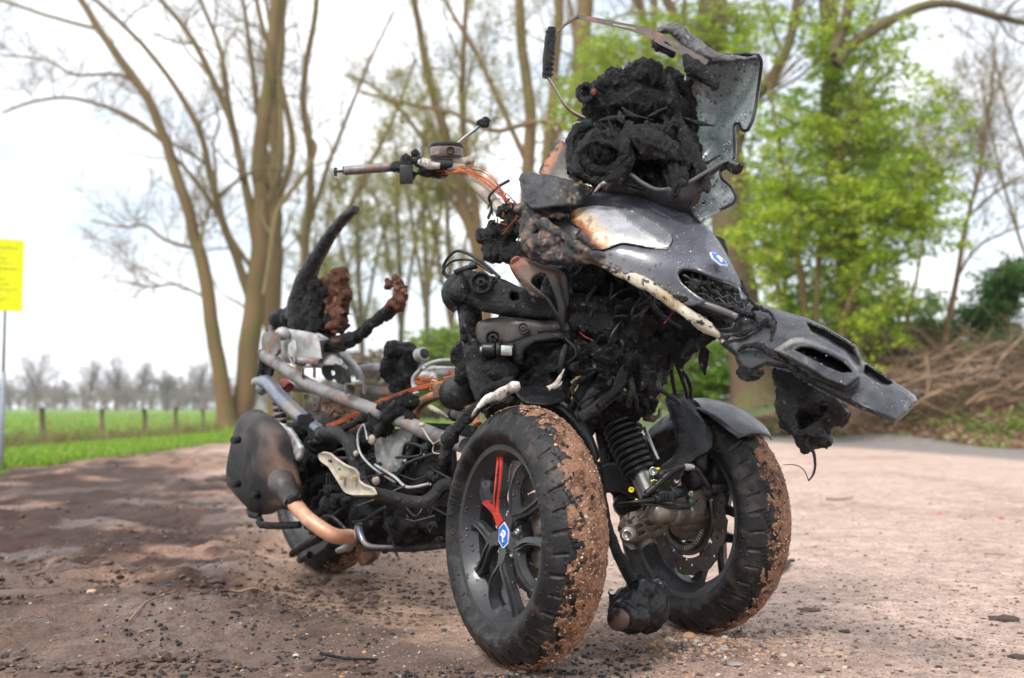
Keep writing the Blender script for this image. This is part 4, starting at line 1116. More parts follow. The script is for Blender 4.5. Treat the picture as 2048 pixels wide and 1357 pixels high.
la = slab('lower_arm', [(951, 655), (960, 642), (1000, 634), (1048, 638), (1078, 642), (1120, 642), (1160, 640), (1165, 672), (1120, 668), (1080, 672), (1048, 684), (1024, 692), (985, 700), (962, 694), (951, 676)], 2.325, .05, brownarm, SC, dd=(-.04, 0), wob=.0015)
boltpx('arm_bolt', 986, 677, 2.305, 9, la, ringr=16); boltpx('arm_bolt', 1046, 657, 2.3, 6, la, mt=brownarm, ringr=11)
m = MB(); m.cyl(P(966, 700, 2.29), P(992, 700, 2.285), 15 * ppm(2.3), seg=24); m.cyl(P(992, 701, 2.285), P(1000, 701, 2.285), 17 * ppm(2.3), seg=24); m.cyl(P(1000, 702, 2.285), P(1030, 700, 2.28), 14 * ppm(2.3), seg=24); m.build('ball_joint', blackpl, la, flat_angle=40)
m = MB(); m.cyl(P(960, 701, 2.29), P(967, 701, 2.29), 8 * ppm(2.3)); m.build('joint_stud', silver, la, flat_angle=40); m = MB(); m.box(P(1013, 702, 2.262), (.024, .012, .022), bev=.3); m.bolt(P(1013, 702, 2.256), (0, -1, .1), .004); m.build('joint_clip', silver, la, flat_angle=40)
slab('cross_link', [(1010, 692), (1030, 684), (1060, 672), (1100, 664), (1180, 662), (1200, 690), (1110, 684), (1070, 690), (1052, 704), (1046, 730), (1026, 724), (1018, 704)], 2.28, .03, sooty, SC)
m = MB(); TB(m, [(952, 730, 2.33), (962, 760, 2.31), (972, 790, 2.3), (985, 812, 2.3)], [26, 25, 24, 20], 16, 5)
TB(m, [(960, 790, 2.28), (985, 775, 2.27), (1020, 768, 2.27)], [8, 10, 8]); EL(m, 1000, 740, 2.3, 40, 24, 20); m.wobble(.003, 30); m.build('fork_sleeve', char, SC)
m = MB(); m.cyl(P(1008, 764, 2.28), P(1028, 762, 2.27), 10 * ppm(2.3)); m.bolt(P(1006, 764, 2.27), (-.6, -.6, .1), 5 * ppm(2.3)); m.build('link_bolt', sooty, SC)
# scorched triangular brace
m = MB(); sheet(m, [(1019, 532), (1030, 518), (1046, 514), (1080, 528), (1118, 540), (1130, 560), (1138, 620), (1130, 668), (1112, 640), (1090, 606), (1062, 588), (1034, 560)],
      [(1019, 532, 2.27), (1130, 560, 2.24), (1130, 668, 2.25), (1062, 588, 2.25)], .006, holes=[[(1066, 554), (1082, 546), (1094, 552), (1112, 600), (1116, 630), (1098, 598), (1076, 580), (1062, 566)]], step=5, smooth=True,
      relief=lambda q: -.012 * np.clip(1 - edgedist(q, [(1019, 532), (1046, 514), (1118, 540), (1138, 620), (1130, 668), (1090, 606), (1034, 560)]) / 10, 0, 1) ** 2,
      col=lambda q, v: mixcol(mixcol((.2, .07, .04), (.11, .08, .06), sm(q[:, 0] * .5 + q[:, 1], 1040, 1080)), (.012, .011, .011), sm(q[:, 0] * .5 + q[:, 1], 1085, 1150)))
m.build('triangular_brace', orangebr, SC)
# struts in the dark
m = MB()
TB(m, [(1100, 545, 2.27), (1118, 600, 2.26), (1135, 660, 2.26)], 6); TB(m, [(1130, 540, 2.27), (1150, 620, 2.26)], 5)
TB(m, [(1214, 735, 2.27), (1190, 780, 2.26), (1160, 830, 2.25), (1140, 850, 2.25)], [15, 14, 13, 12], 10); TB(m, [(1170, 705, 2.28), (1178, 740, 2.27), (1160, 800, 2.28)], [14, 15, 12], 10)
TB(m, [(1240, 775, 2.24), (1200, 810, 2.23), (1160, 835, 2.23)], 12, 10); m.wobble(.002, 40)
m.build('struts', sooty, SC)
m = MB(); m.cyl(P(1172, 712, 2.25), P(1176, 708, 2.29), 15 * ppm(2.27), seg=20); m.bolt(P(1172, 712, 2.245), (0, -1, .1), 6 * ppm(2.27)); m.build('strut_bolt', sooty, SC)
# dark melted body in the middle
m = MB()
for x, y, rx, ry, d in [(1180, 560, 70, 50, 2.34), (1270, 590, 90, 50, 2.32), (1350, 620, 70, 40, 2.26), (1180, 640, 55, 45, 2.32), (1260, 670, 80, 48, 2.27), (1340, 680, 60, 40, 2.25), (1220, 730, 60, 45, 2.3), (1290, 740, 50, 50, 2.28),
                        (1130, 600, 50, 60, 2.36), (1110, 720, 60, 50, 2.36), (1080, 660, 70, 40, 2.4), (1380, 660, 55, 22, 2.22), (1420, 640, 45, 28, 2.24), (1090, 780, 60, 45, 2.36), (1200, 800, 55, 50, 2.4), (1280, 800, 40, 34, 2.38), (1320, 710, 30, 40, 2.26),
                        (1040, 720, 40, 34, 2.4), (1440, 640, 30, 20, 2.2), (1150, 840, 40, 40, 2.45), (1110, 560, 60, 40, 2.48), (1060, 620, 70, 30, 2.5), (1020, 720, 70, 40, 2.46), (1060, 760, 70, 40, 2.42), (1000, 790, 50, 30, 2.42), (1160, 590, 60, 60, 2.42), (1240, 850, 50, 40, 2.5), (1060, 690, 80, 50, 2.45)]:
    EL(m, x, y, d, rx, ry, min(rx, ry) * 1.2)
melt('melted_fairing_mass', m, crust, SC, .005, .014, 24, 7, 14, fine=.2, carve=.04, stretch=.6, drips=.015)
m = MB()
TB(m, [(1140, 600, 2.27), (1200, 618, 2.25), (1270, 625, 2.25), (1300, 660, 2.25)], [16, 26, 22, 12]); TB(m, [(1140, 640, 2.27), (1200, 655, 2.24), (1260, 668, 2.23), (1310, 700, 2.24)], [14, 24, 28, 16]); TB(m, [(1150, 690, 2.27), (1230, 710, 2.235), (1310, 715, 2.24)], [12, 26, 14])
EL(m, 1225, 735, 2.25, 46, 30, 24); EL(m, 1300, 680, 2.24, 40, 30, 20); EL(m, 1180, 560, 2.28, 40, 30, 20); EL(m, 1330, 640, 2.22, 50, 24, 20)
melt('ashy_folds', m, ashy, SC, .0036, .009, 40, 6, 21, fine=.4, stretch=.6, drips=.012)
rs = np.random.RandomState(12)
for k in range(22):
    x, y = rs.uniform(1130, 1330), rs.uniform(560, 780); dx, dy = rs.randn() * 30, 25 + rs.rand() * 55; m = MB(); dd = 2.25 - .10 * max(0, (x - 1200) / 150) + .0
    TB(m, [(x, y, dd), (x + dx * .5 + rs.randn() * 12, y + dy * .5, dd - .02), (x + dx, y + dy, dd + .01)], rs.uniform(2, 7), 8, 5); m.wobble(.003, 50); m.build('burnt_hose', [char, blackpl, sooty][k % 3], SC)
for k in range(12):
    x, y = rs.uniform(1140, 1330), rs.uniform(600, 780); w, h = rs.uniform(14, 34), rs.uniform(10, 30); a = rs.randn() * .4; m = MB()
    o = [(x + math.cos(t) * w * rs.uniform(.6, 1.2), y + math.sin(t) * h * rs.uniform(.6, 1.2)) for t in np.linspace(0, 5.6, 8)]
    dd = 2.235 - .10 * max(0, (x - 1200) / 150); sheet(m, o, [(x - w, y, dd), (x + w, y, dd + .01), (x, y + h, dd + .03)], .004, step=4, wob=.02, wfreq=30, octv=4, jag=.6); m.build('curled_shred', char, SC)
m = MB()
TB(m, [(1254, 745, 2.2), (1240, 775, 2.2), (1215, 800, 2.2), (1190, 820, 2.2)], [7, 9, 8, 5]); TB(m, [(1286, 720, 2.2), (1296, 750, 2.2), (1290, 775, 2.2)], [5, 7, 4]); m.wobble(.012, 50).wobble(.004, 140); m.build('ash_deposit', ashy, SC)
m = MB(); 
for a in [[(1340, 700, 2.3), (1344, 750, 2.3), (1352, 800, 2.34)], [(1346, 715, 2.3), (1364, 755, 2.3), (1374, 796, 2.34)], [(1366, 742, 2.3), (1380, 768, 2.3), (1382, 796, 2.34)]]: TB(m, a, [3.5, 4.5, 4], 7)
m.wobble(.002, 60); m.build('hanging_hoses', char, SC)
m = MB(); sheet(m, [(1398, 704), (1404, 690), (1418, 702), (1416, 722), (1410, 752), (1404, 738), (1396, 722)], [(1398, 704, 2.2), (1418, 702, 2.19), (1410, 752, 2.2)], .003, step=4, wob=.01, wfreq=40); m.build('ash_flake', ashy, SC)
m = MB(); sheet(m, [(1300, 690), (1440, 640), (1452, 660), (1400, 700), (1380, 712), (1352, 722), (1335, 745), (1300, 760)], [(1300, 690, 2.24), (1440, 640, 2.15), (1300, 760, 2.26)], .008, step=7, wob=.015, wfreq=25, jag=1.5); m.build('torn_underside', crust, SC)
m = MB(); TB(m, [(1347, 612, 2.1), (1342, 630, 2.11), (1328, 648, 2.12)], 1.2, 4); TB(m, [(1158, 664, 2.2), (1170, 674, 2.2), (1186, 682, 2.2)], 1.6, 4); m.build('red_wire', redw, SC)

# ---------------- mudguards
m = MB()
# left mudguard shell over the far wheel: follows the tyre
def guard(Wf, a0, a1, R, hw, mt, name, sgn=1, n=26, k=12, thick=.003, taper=True):
    v = []; 
    for i in range(n):
        a = a0 + (a1 - a0) * i / (n - 1); h = hw * (1 if not taper else math.sin(math.pi * (.12 + .76 * i / (n - 1))) ** .4)
        for j in range(k):
            t = -1 + 2 * j / (k - 1); v.append((R * math.cos(a) * (1 - .075 * t * t), h * t, R * math.sin(a) * (1 - .075 * t * t)))
    tr = []
    for i in range(n - 1):
        for j in range(k - 1):
            p = i * k + j; tr += [(p, p + 1, p + k), (p + 1, p + k + 1, p + k)]
    v = Wf(np.array(v)); vv, fs = solid(v, np.array(tr), thick, np.array([0, .3, -1.])); mm = MB(); mm.add(vv, fs, (.05, .052, .06)); mm.wobble(.004, 18)
    return mm.build(name, mt, SC)
g1 = guard(WR, math.radians(46), math.radians(100), R_T + .018, .07, shield, 'mudguard'); g1['label'] = 'wet dark mudguard over the left-hand front wheel'
m = MB()
sheet(m, [(1330, 800), (1345, 786), (1372, 790), (1396, 806), (1418, 842), (1425, 872), (1422, 900), (1398, 916), (1372, 934), (1346, 952), (1318, 960), (1306, 948), (1318, 934), (1344, 915), (1352, 890), (1346, 850)],
      [(1330, 800, 2.43), (1425, 872, 2.36), (1318, 955, 2.3), (1396, 806, 2.42), (1350, 900, 2.34)], .006, step=6, wob=.004, relief=lambda q: -.008 * np.clip(1 - edgedist(q, [(1330, 800), (1372, 790), (1418, 842), (1422, 900), (1346, 952), (1306, 948), (1344, 915), (1346, 850)]) / 8, 0, 1))
gb = m.build('mudguard_bracket', blackpl, SC)
for (x, y, r) in [(1307, 943, 8), (1309, 966, 6), (1263, 980, 5)]:
    m = MB(); c = P(x, y, 2.29); m.lathe([(r * 1.1 * ppm(2.29), 0), (r * 1.1 * ppm(2.29), .004), (r * .8 * ppm(2.29), .004), (r * .75 * ppm(2.29), -.002), (.0001, -.002)], c, (-.3, -1, .1), 18, cap=False); m.build('marked_bolt', yellowd if r < 6 else silver, gb)
m = MB()
for x, y, a in [(1316, 938, 5), (1304, 962, 4), (1314, 962, 3), (1273, 1000, 4)]: EL(m, x, y, 2.283, a, a * .6, 2, 1)
m.build('yellow_marks', yellowd, gb)
# near mudguard: burnt to a rope of char with an ashy end
m = MB(); TB(m, [(884, 930, 2.2), (898, 880, 2.18), (918, 850, 2.17), (945, 822, 2.16), (975, 806, 2.15)], [7, 14, 14, 13, 10], 9); EL(m, 905, 870, 2.2, 14, 24, 12); EL(m, 1000, 800, 2.2, 30, 10, 12)
ng = melt('burnt_mudguard', m, char, SC, .004, .008, 50, 4, 6)
m = MB(); TB(m, [(958, 812, 2.15), (975, 800, 2.14), (1000, 788, 2.14), (1028, 774, 2.14), (1042, 768, 2.14)], [5, 9, 12, 12, 7], 12, 5); m.wobble(.005, 50).wobble(.002, 140); m.build('ash_crust', whiteash, ng)
m = MB(); TB(m, [(945, 836, 2.14), (952, 822, 2.13), (962, 812, 2.13)], [3, 4, 3]); m.wobble(.003, 90); m.build('ash_flake', whiteash, ng); m = MB(); TB(m, [(1096, 778, 2.16), (1112, 768, 2.16), (1122, 752, 2.16), (1130, 740, 2.16)], [6, 6, 3, 1.2]); TB(m, [(1106, 776, 2.16), (1120, 770, 2.16), (1126, 762, 2.16)], [4, 3, 1]); m.wobble(.003, 90); m.build('ash_spike', whiteash, ng)
m = MB(); sheet(m, [(1030, 780), (1060, 772), (1110, 776), (1130, 788), (1128, 800), (1090, 808), (1050, 804)], [(1030, 780, 2.2), (1130, 788, 2.22), (1090, 808, 2.16)], .004, step=6, wob=.004); m.build('guard_plate', blackpl, ng)
m = MB(); sheet(m, [(1070, 806), (1110, 810), (1145, 838), (1175, 880), (1191, 922), (1186, 932), (1172, 900), (1140, 862), (1108, 834), (1074, 820)], [(1070, 806, 2.24), (1191, 922, 2.24), (1140, 850, 2.23)], .03, step=5); m.build('inner_guard', blackpl, ng)

# ---------------- front shock absorbers
def coil(px0, px1, R, r, turns, name, mt, parent, seg=8):
    a, b = P(*px0), P(*px1); ax = nrm(b - a); x = nrm(np.cross(ax, [0, 1, 0])); y = np.cross(ax, x); L = np.linalg.norm(b - a)
    n = int(turns * 18); t = np.linspace(0, 1, n); th = t * turns * 2 * math.pi
    pts = a + ax * (t * L)[:, None] + R * (np.cos(th)[:, None] * x + np.sin(th)[:, None] * y)
    m = MB(); m.tube(pts, r, seg, 1); return m.build(name, mt, parent)
m = MB(); m.cyl(P(1236, 830, 2.40), P(1300, 1000, 2.33), 20 * ppm(2.36), seg=24); sh = m.build('shock_absorber', sooty, SC)
coil((1232, 838, 2.40), (1282, 950, 2.34), 31 * ppm(2.37), 6.2 * ppm(2.37), 9.5, 'coil_spring', blackpl, sh)
m = MB(); m.cyl(P(1276, 938, 2.345), P(1300, 992, 2.325), 22 * ppm(2.34), seg=28); m.cyl(P(1274, 934, 2.345), P(1277, 941, 2.345), 27 * ppm(2.34), seg=28); m.build('shock_sleeve', silver, sh, flat_angle=40)
m = MB(); m.cyl(P(1288, 855, 2.36), P(1316, 920, 2.33), 4 * ppm(2.34)); m.build('rod', silver, SC)
m = MB(); m.cyl(P(1290, 835, 2.37), P(1308, 838, 2.35), 8 * ppm(2.36)); TB(m, [(1306, 838, 2.35), (1318, 832, 2.35), (1320, 820, 2.36)], 4, 8); m.build('rod_clip', bronze, SC)
m = MB(); TB(m, [(1196, 800, 2.42), (1206, 880, 2.42), (1216, 960, 2.42), (1236, 990, 2.42)], [14, 13, 11, 9], 12); TB(m, [(1224, 850, 2.46), (1236, 940, 2.44), (1246, 1010, 2.42)], [18, 20, 18], 12); EL(m, 1254, 1010, 2.4, 30, 26, 24); EL(m, 1206, 1000, 2.5, 8, 40, 16); m.wobble(.004, 35); m.build('fork_leg', char, SC)
m = MB(); sheet(m, [(1196, 935), (1230, 925), (1262, 955), (1282, 985), (1276, 1004), (1240, 985), (1200, 985)], [(1196, 935, 2.42), (1282, 985, 2.34), (1200, 985, 2.42)], .02, step=6); m.build('fork_plate', blackpl, SC)

# ---------------- left-hand hub, caliper, arm
m = MB()
o_ = [(1366, 946), (1380, 942), (1398, 960), (1406, 978), (1416, 1000), (1406, 1018), (1392, 1030), (1370, 1030), (1350, 1022), (1345, 990)]
sheet(m, o_, [(1366, 946, 2.39), (1416, 1000, 2.39), (1350, 1022, 2.36)], .025, step=5, relief=lambda q: -.01 * np.clip(1 - edgedist(q, o_) / 7, 0, 1) ** 2)
hc = m.build('hub_carrier', bronze, SC)
m = MB(); o2 = [(1378, 984), (1398, 976), (1410, 986), (1414, 1012), (1410, 1030), (1390, 1032), (1380, 1018)]
sheet(m, o2, [(1378, 984, 2.37), (1414, 1012, 2.38), (1390, 1032, 2.36)], .02, step=4, relief=lambda q: -.006 * np.clip(1 - edgedist(q, o2) / 5, 0, 1) ** 2); m.build('caliper_bracket', bronze, hc)
for x, y in [(1381, 988), (1381, 1020)]:
    m = MB(); m.bolt(P(x, y, 2.352), (-.4, -1, 0), 5 * ppm(2.35)); m.build('hub_bolt', silver, hc)
m = MB(); EL(m, 1381, 1003, 2.352, 4, 4, 2, 1); EL(m, 1342, 976, 2.345, 3, 4, 2, 1); EL(m, 1384, 1026, 2.35, 3, 3, 2, 1); EL(m, 1347, 988, 2.34, 6, 2, 2, 1); m.build('green_marks', greend, hc)
m = MB()
m.cyl(P(1304, 1028, 2.27), P(1352, 1026, 2.34), 20 * ppm(2.3), seg=28, bev=.25); m.cyl(P(1338, 1026, 2.32), P(1402, 1030, 2.44), 24 * ppm(2.36), seg=28); m.cyl(P(1360, 1046, 2.38), P(1400, 1040, 2.44), 19 * ppm(2.4), seg=24)
hb2 = m.build('axle_housing', bronze, hc, flat_angle=50)
arm = [(1244, 1064), (1250, 1052), (1270, 1046), (1300, 1034), (1312, 1028), (1344, 1046), (1336, 1060), (1320, 1072), (1290, 1080), (1262, 1086), (1248, 1080)]
p1 = [(1266, 1054), (1282, 1046), (1286, 1054), (1272, 1062)]; p2 = [(1290, 1044), (1308, 1038), (1314, 1046), (1296, 1054)]; p3 = [(1268, 1068), (1286, 1060), (1292, 1066), (1274, 1074)]; p4 = [(1298, 1058), (1318, 1050), (1324, 1056), (1302, 1066)]
m = MB(); sheet(m, arm, [(1244, 1064, 2.26), (1344, 1046, 2.36), (1290, 1080, 2.3), (1300, 1034, 2.3)], .035, step=3.2, relief=lambda q: -.012 * np.clip(1 - edgedist(q, arm) / 8, 0, 1) ** 2 + sum(bevelrelief(p, -.012, 2.5)(q) for p in (p1, p2, p3, p4)))
m.cyl(P(1255, 1070, 2.245), P(1262, 1066, 2.30), 16 * ppm(2.27), seg=26); ta = m.build('trailing_arm', bronze, SC, flat_angle=50)
m = MB(); m.lathe([(.012, 0), (.012, .003), (.008, .003), (.007, -.002), (.0001, -.002)], P(1254, 1071, 2.243), (-.15, -1, 0), 20, cap=False); m.build('pivot_cap', silver, ta)
m = MB(); m.box(P(1440, 945, 2.42), (.075, .05, .055), np.array([[.8, .55, -.25], [-.5, .83, 0], [.2, .1, .97]]), bev=.3); m.box(P(1400, 925, 2.40), (.04, .04, .05), bev=.3); m.cyl(P(1382, 958, 2.36), P(1392, 950, 2.40), 24 * ppm(2.38), seg=24, bev=.3)
m.box(P(1436, 975, 2.42), (.05, .05, .03), bev=.3); m.wobble(.003, 25); cal = m.build('brake_caliper', blackpl, SC, flat_angle=50)
m = MB(); TB(m, [(1290, 990, 2.28), (1310, 974, 2.28), (1335, 950, 2.28), (1356, 937, 2.29), (1378, 934, 2.3)], [7, 7, 6, 5, 5], 10); bh = m.build('brake_hose', blackpl, SC)
m = MB(); m.cyl(P(1368, 935, 2.295), P(1387, 935, 2.305), 7 * ppm(2.3)); m.build('hose_ferrule', silver, bh)
m = MB(); TB(m, [(1386, 936, 2.305), (1396, 942, 2.31), (1404, 954, 2.315), (1414, 970, 2.32), (1418, 984, 2.33)], [5, 5, 4.5, 5, 5], 10); m.cyl(P(1410, 984, 2.32), P(1420, 990, 2.33), 7 * ppm(2.3)); m.build('banjo_pipe', sooty, bh)
m = MB()
ca, cb = P(1308, 1000, 2.27), P(1360, 985, 2.31); m.cyl(ca, P(1330, 993, 2.285), 10 * ppm(2.28)); m.box((P(1334, 993, 2.285)), (.03, .022, .022), bev=.15); m.cyl(P(1343, 989, 2.29), P(1366, 982, 2.33), 12 * ppm(2.3))
TB(m, [(1308, 1000, 2.27), (1275, 1004, 2.26), (1235, 1008, 2.28)], [6, 4, 3]); TB(m, [(1235, 1012, 2.28), (1300, 1010, 2.26), (1360, 1018, 2.3), (1380, 1016, 2.32)], 2); TB(m, [(1396, 1000, 2.33), (1380, 1014, 2.31), (1350, 1012, 2.29), (1300, 1003, 2.27)], 1.8)
m.build('speed_sensor', blackpl, SC, flat_angle=50)
m = MB(); 
for x in (1326, 1332, 1338): m.box(P(x, 993, 2.268), (.003, .006, .02), bev=.1)
m.build('sensor_clip', sooty, SC)

# ---------------- burnt lamp hanging to the ground
m = MB(); TB(m, [(1194, 930, 2.34), (1202, 985, 2.3), (1212, 1040, 2.26), (1230, 1095, 2.22), (1252, 1140, 2.19), (1268, 1168, 2.17)], [9, 9, 10, 11, 12, 13], 10, 6); m.wobble(.003, 60); dh = m.build('dangling_hose', char, SC)
m = MB(); EL(m, 1292, 1216, 2.22, 50, 54, 46); EL(m, 1258, 1220, 2.18, 44, 50, 36); EL(m, 1280, 1178, 2.2, 34, 28, 30); EL(m, 1316, 1190, 2.24, 28, 34, 28); m.cyl(P(1240, 1236, 2.125), P(1258, 1218, 2.17), 28 * ppm(2.14), seg=24); EL(m, 1268, 1232, 2.15, 34, 28, 28)
TB(m, [(1216, 1180, 2.18), (1222, 1195, 2.18), (1236, 1200, 2.18)], 5)
dl = melt('charred_lamp_housing', m, blackpl, SC, .0035, .006, 35, 4, 17, fine=.5); dl['label'] = 'melted black lamp housing resting on the gravel between the front wheels'
m = MB(); m.cyl(P(1234, 1241, 2.108), P(1242, 1235, 2.13), 22 * ppm(2.12), seg=24); m.build('lamp_face', mat('muddy_glass', (.03, .018, .015), .25, c2=(.10, .06, .045), s2=20, bump=.3, drops=90), dl)

# ---------------- bare frame behind
def VT(mb, pts, r, seg=12, sub=3):
    """tube through (px,py,b): b = sideways offset from the scooter's middle plane; r in pixels"""
    w = []; rr = []
    rl = [r] * len(pts) if np.isscalar(r) else r
    for (x, y, b), q in zip(pts, rl): d = dV(x, y, b); w.append(P(x, y, d)); rr.append(q * d / F)
    mb.tube(w, rr, seg, sub)
def vsheet(mb, outline, b, thick=.004, **k):
    o = np.array(outline, float); mn, mx = o.min(0), o.max(0)
    g = [(x, y, dV(x, y, b)) for x in (mn[0], (mn[0] + mx[0]) / 2, mx[0]) for y in (mn[1], mx[1])]
    return sheet(mb, outline, g, thick, **k)
def VE(mb, px, py, b, rx, ry, rz=None, sub=2):
    d = dV(px, py, b); EL(mb, px, py, d, rx, ry, rz, sub)
m = MB(); VT(m, [(528, 712, -.17), (560, 732, -.17), (610, 765, -.18), (660, 788, -.18), (740, 818, -.19), (800, 840, -.2), (860, 868, -.2), (930, 892, -.2)], [13, 13, 13, 13, 14, 15, 16, 16], 14, 5); m.wobble(.0008, 40)
m.build('upper_frame_tube', greym, SC)
m = MB(); VT(m, [(512, 766, -.17), (535, 766, -.17), (560, 795, -.17), (592, 826, -.17), (622, 852, -.17), (650, 872, -.17)], [11, 15, 15, 15, 15, 14], 14, 5); VE(m, 524, 776, -.17, 13, 16, 12); m.build('seat_tube', bluem, SC)
m = MB(); VT(m, [(526, 700, -.17), (524, 735, -.17), (518, 758, -.17)], 7, 8); vsheet(m, [(524, 690), (546, 700), (540, 752), (522, 748)], -.165, .01, step=6); m.build('rear_upright', sooty, SC)
m = MB(); VT(m, [(640, 868, -.2), (680, 868, -.2), (702, 892, -.2), (712, 930, -.2), (722, 965, -.2), (742, 985, -.2), (770, 990, -.2)], [15, 15, 15, 15, 14, 12, 10], 14, 5); m.build('foot_frame_tube', sooty, SC)
m = MB(); VT(m, [(690, 741, .12), (740, 738, .1), (800, 736, .1), (850, 735, .1)], 11, 14); VT(m, [(640, 690, -.02), (675, 702, .02), (716, 745, .05), (720, 770, .05)], 9, 10); m.build('cross_tube', greyal, SC)
m = MB(); VT(m, [(590, 772, .05), (640, 778, .05), (700, 782, .05)], 12, 14); VT(m, [(730, 782, .08), (770, 785, .08), (810, 788, .08)], 11, 14); m.build('far_frame_tube', greym, SC)
m = MB(); VT(m, [(693, 748, .1), (700, 738, .1), (716, 730, .1), (734, 730, .1)], 4, 8); VT(m, [(567, 768, 0), (572, 770, 0), (578, 776, 0)], 11, 12); m.build('red_sleeves', redw, SC)
# cast box at the tail
o_ = [(552, 662), (574, 658), (632, 668), (640, 690), (644, 724), (640, 732), (600, 730), (566, 724), (550, 700), (548, 676)]
m = MB(); vsheet(m, o_, -.1, .07, step=6, relief=lambda q: -.02 * np.clip(1 - edgedist(q, o_) / 10, 0, 1) ** 2, wob=.002)
VE(m, 565, 668, -.12, 16, 14, 14)
tb = m.build('tail_casting', greyal, SC, flat_angle=60)
m = MB(); VT(m, [(598, 722, -.13), (642, 727, -.1)], 10, 12); m.build('casting_bar', greym, tb)
m = MB(); vsheet(m, [(526, 668), (550, 666), (556, 700), (548, 712), (524, 706)], -.17, .012, step=6); VT(m, [(541, 666, -.16), (541, 652, -.16)], 4.5, 10); m.build('tail_bracket', greym, SC, flat_angle=40)
m = MB(); vsheet(m, [(577, 690), (588, 680), (592, 700), (590, 724), (584, 716), (576, 712)], -.19, .004, step=4); VT(m, [(577, 712, -.2), (586, 730, -.2), (588, 720, -.2), (582, 695, -.2)], 1.5, 6); m.build('hook_bracket', greyal, SC)
m = MB(); vsheet(m, [(632, 666), (646, 672), (655, 678), (652, 686), (640, 688)], -.06, .004, step=4); m.build('tail_lug', greyal, SC)
m = MB(); vsheet(m, [(643, 716), (690, 740), (696, 770), (678, 768), (668, 758), (656, 762), (644, 748)], -.05, .006, step=5, holes=[[(660, 740), (670, 744), (668, 752), (660, 750)]]); VT(m, [(690, 742, -.04), (694, 766, -.04)], 9, 12); m.build('side_plate', sooty, SC, flat_angle=40)
def bkt(name, x, y, w, h, b, mt=greym):
    d = dV(x, y, b); s = ppm(d); m = MB()
    m.box(P(x - w * .45, y, d), (.003, .03, h * s), bev=0); m.box(P(x, y - h * .45, d), (w * s, .03, .003), bev=0); m.box(P(x + w * .45, y, d), (.003, .03, h * s), bev=0)
    return m.build(name, mt, SC, smooth=False)
bkt('u_bracket', 617, 745, 26, 22, -.18); bkt('u_bracket', 710, 778, 40, 22, -.19)
m = MB(); m.bolt(P(617, 732, dV(617, 732, -.18)), (0, 0, 1), .006); m.bolt(P(716, 764, dV(716, 764, -.19)), (0, 0, 1), .006); m.build('bracket_bolts', greyal, SC, smooth=False)
m = MB(); vsheet(m, [(628, 782), (644, 786), (640, 800), (634, 822), (622, 818), (624, 800)], -.12, .004, step=4, holes=[[(628, 796), (632, 796), (632, 801), (628, 801)], [(627, 808), (631, 808), (631, 813), (627, 813)]]); m.build('perforated_bracket', greym, SC, smooth=False)
m = MB(); VT(m, [(640, 790, -.1), (636, 840, -.1)], 6, 8); m.build('bracket_rod', greym, SC)
m = MB(); VT(m, [(612, 790, -.05), (617, 830, -.05)], 5, 8); m.build('bracket_rod', greym, SC)
m = MB(); VT(m, [(698, 808, .1), (702, 835, .1), (694, 850, .1)], [10, 9, 8], 10); m.build('shock_mount', rusty, SC)
def rcoil(x0, y0, x1, y1, b, R, r, turns):
    d0, d1 = dV(x0, y0, b), dV(x1, y1, b); return coil((x0, y0, d0), (x1, y1, d1), R * d0 / F, r * d0 / F, turns, 'coil_spring', greym, None)
m = MB(); VT(m, [(566, 775, -.12), (568, 900, -.12)], 6, 12); rs1 = m.build('rear_shock', sooty, SC)
coil((567, 800, dV(567, 800, -.12)), (570, 900, dV(570, 900, -.12)), 20 * ppm(3.2), 3.3 * ppm(3.2), 8, 'coil_spring', greym, rs1)
m = MB(); VT(m, [(692, 800, .14), (694, 870, .14)], 5, 12); rs2 = m.build('rear_shock', sooty, SC)
coil((692, 822, dV(692, 822, .14)), (694, 870, dV(694, 870, .14)), 18 * ppm(3.2), 3 * ppm(3.2), 6, 'coil_spring', greym, rs2)
# loop tube and rusty box by the front wheel
m = MB(); VT(m, [(828, 848, -.1), (836, 815, -.1), (862, 795, -.1), (900, 790, -.1), (935, 808, -.1), (955, 850, -.1)], 10, 14, 5); m.build('loop_tube', rusty, SC)
m = MB(); c = P(890, 782, dV(890, 782, -.12)); m.box(c, (.055, .05, .035), bev=.06); m.bolt(c + [0, 0, .018], (0, 0, 1), .007); m.build('rusty_box', rusty, SC, flat_angle=30)
m = MB(); VT(m, [(826, 762, .05), (836, 748, .05), (852, 732, .05), (880, 722, .05), (915, 722, .05)], [3, 4, 5, 4, 4], 8, 5); VT(m, [(832, 788, -.02), (828, 758, -.02), (846, 735, -.02)], [6, 6, 4], 8); VT(m, [(865, 740, 0), (868, 765, 0)], 7, 10); VT(m, [(846, 742, .08), (915, 745, .08)], 11, 12); VE(m, 850, 752, .05, 20, 10, 10); m.build('seat_catch', greyal, SC)
m = MB(); m.cyl(P(905, 785, 2.62), P(925, 790, 2.58), 34 * ppm(2.6), seg=30); m.build('round_case', sooty, SC)
m = MB(); vsheet(m, [(830, 846), (950, 852), (950, 872), (900, 868), (840, 858)], -.12, .006, step=8); VE(m, 912, 830, 0, 18, 14, 10); m.build('battery_tray', crust, SC)
m = MB(); VE(m, 918, 828, -.06, 18, 13, 8); m.build('pale_cap', cream, SC)
m = MB(); VT(m, [(860, 815, -.05), (880, 826, -.05), (896, 838, -.05)], [6, 5, 4]); m.build('pale_casting', cream, SC)
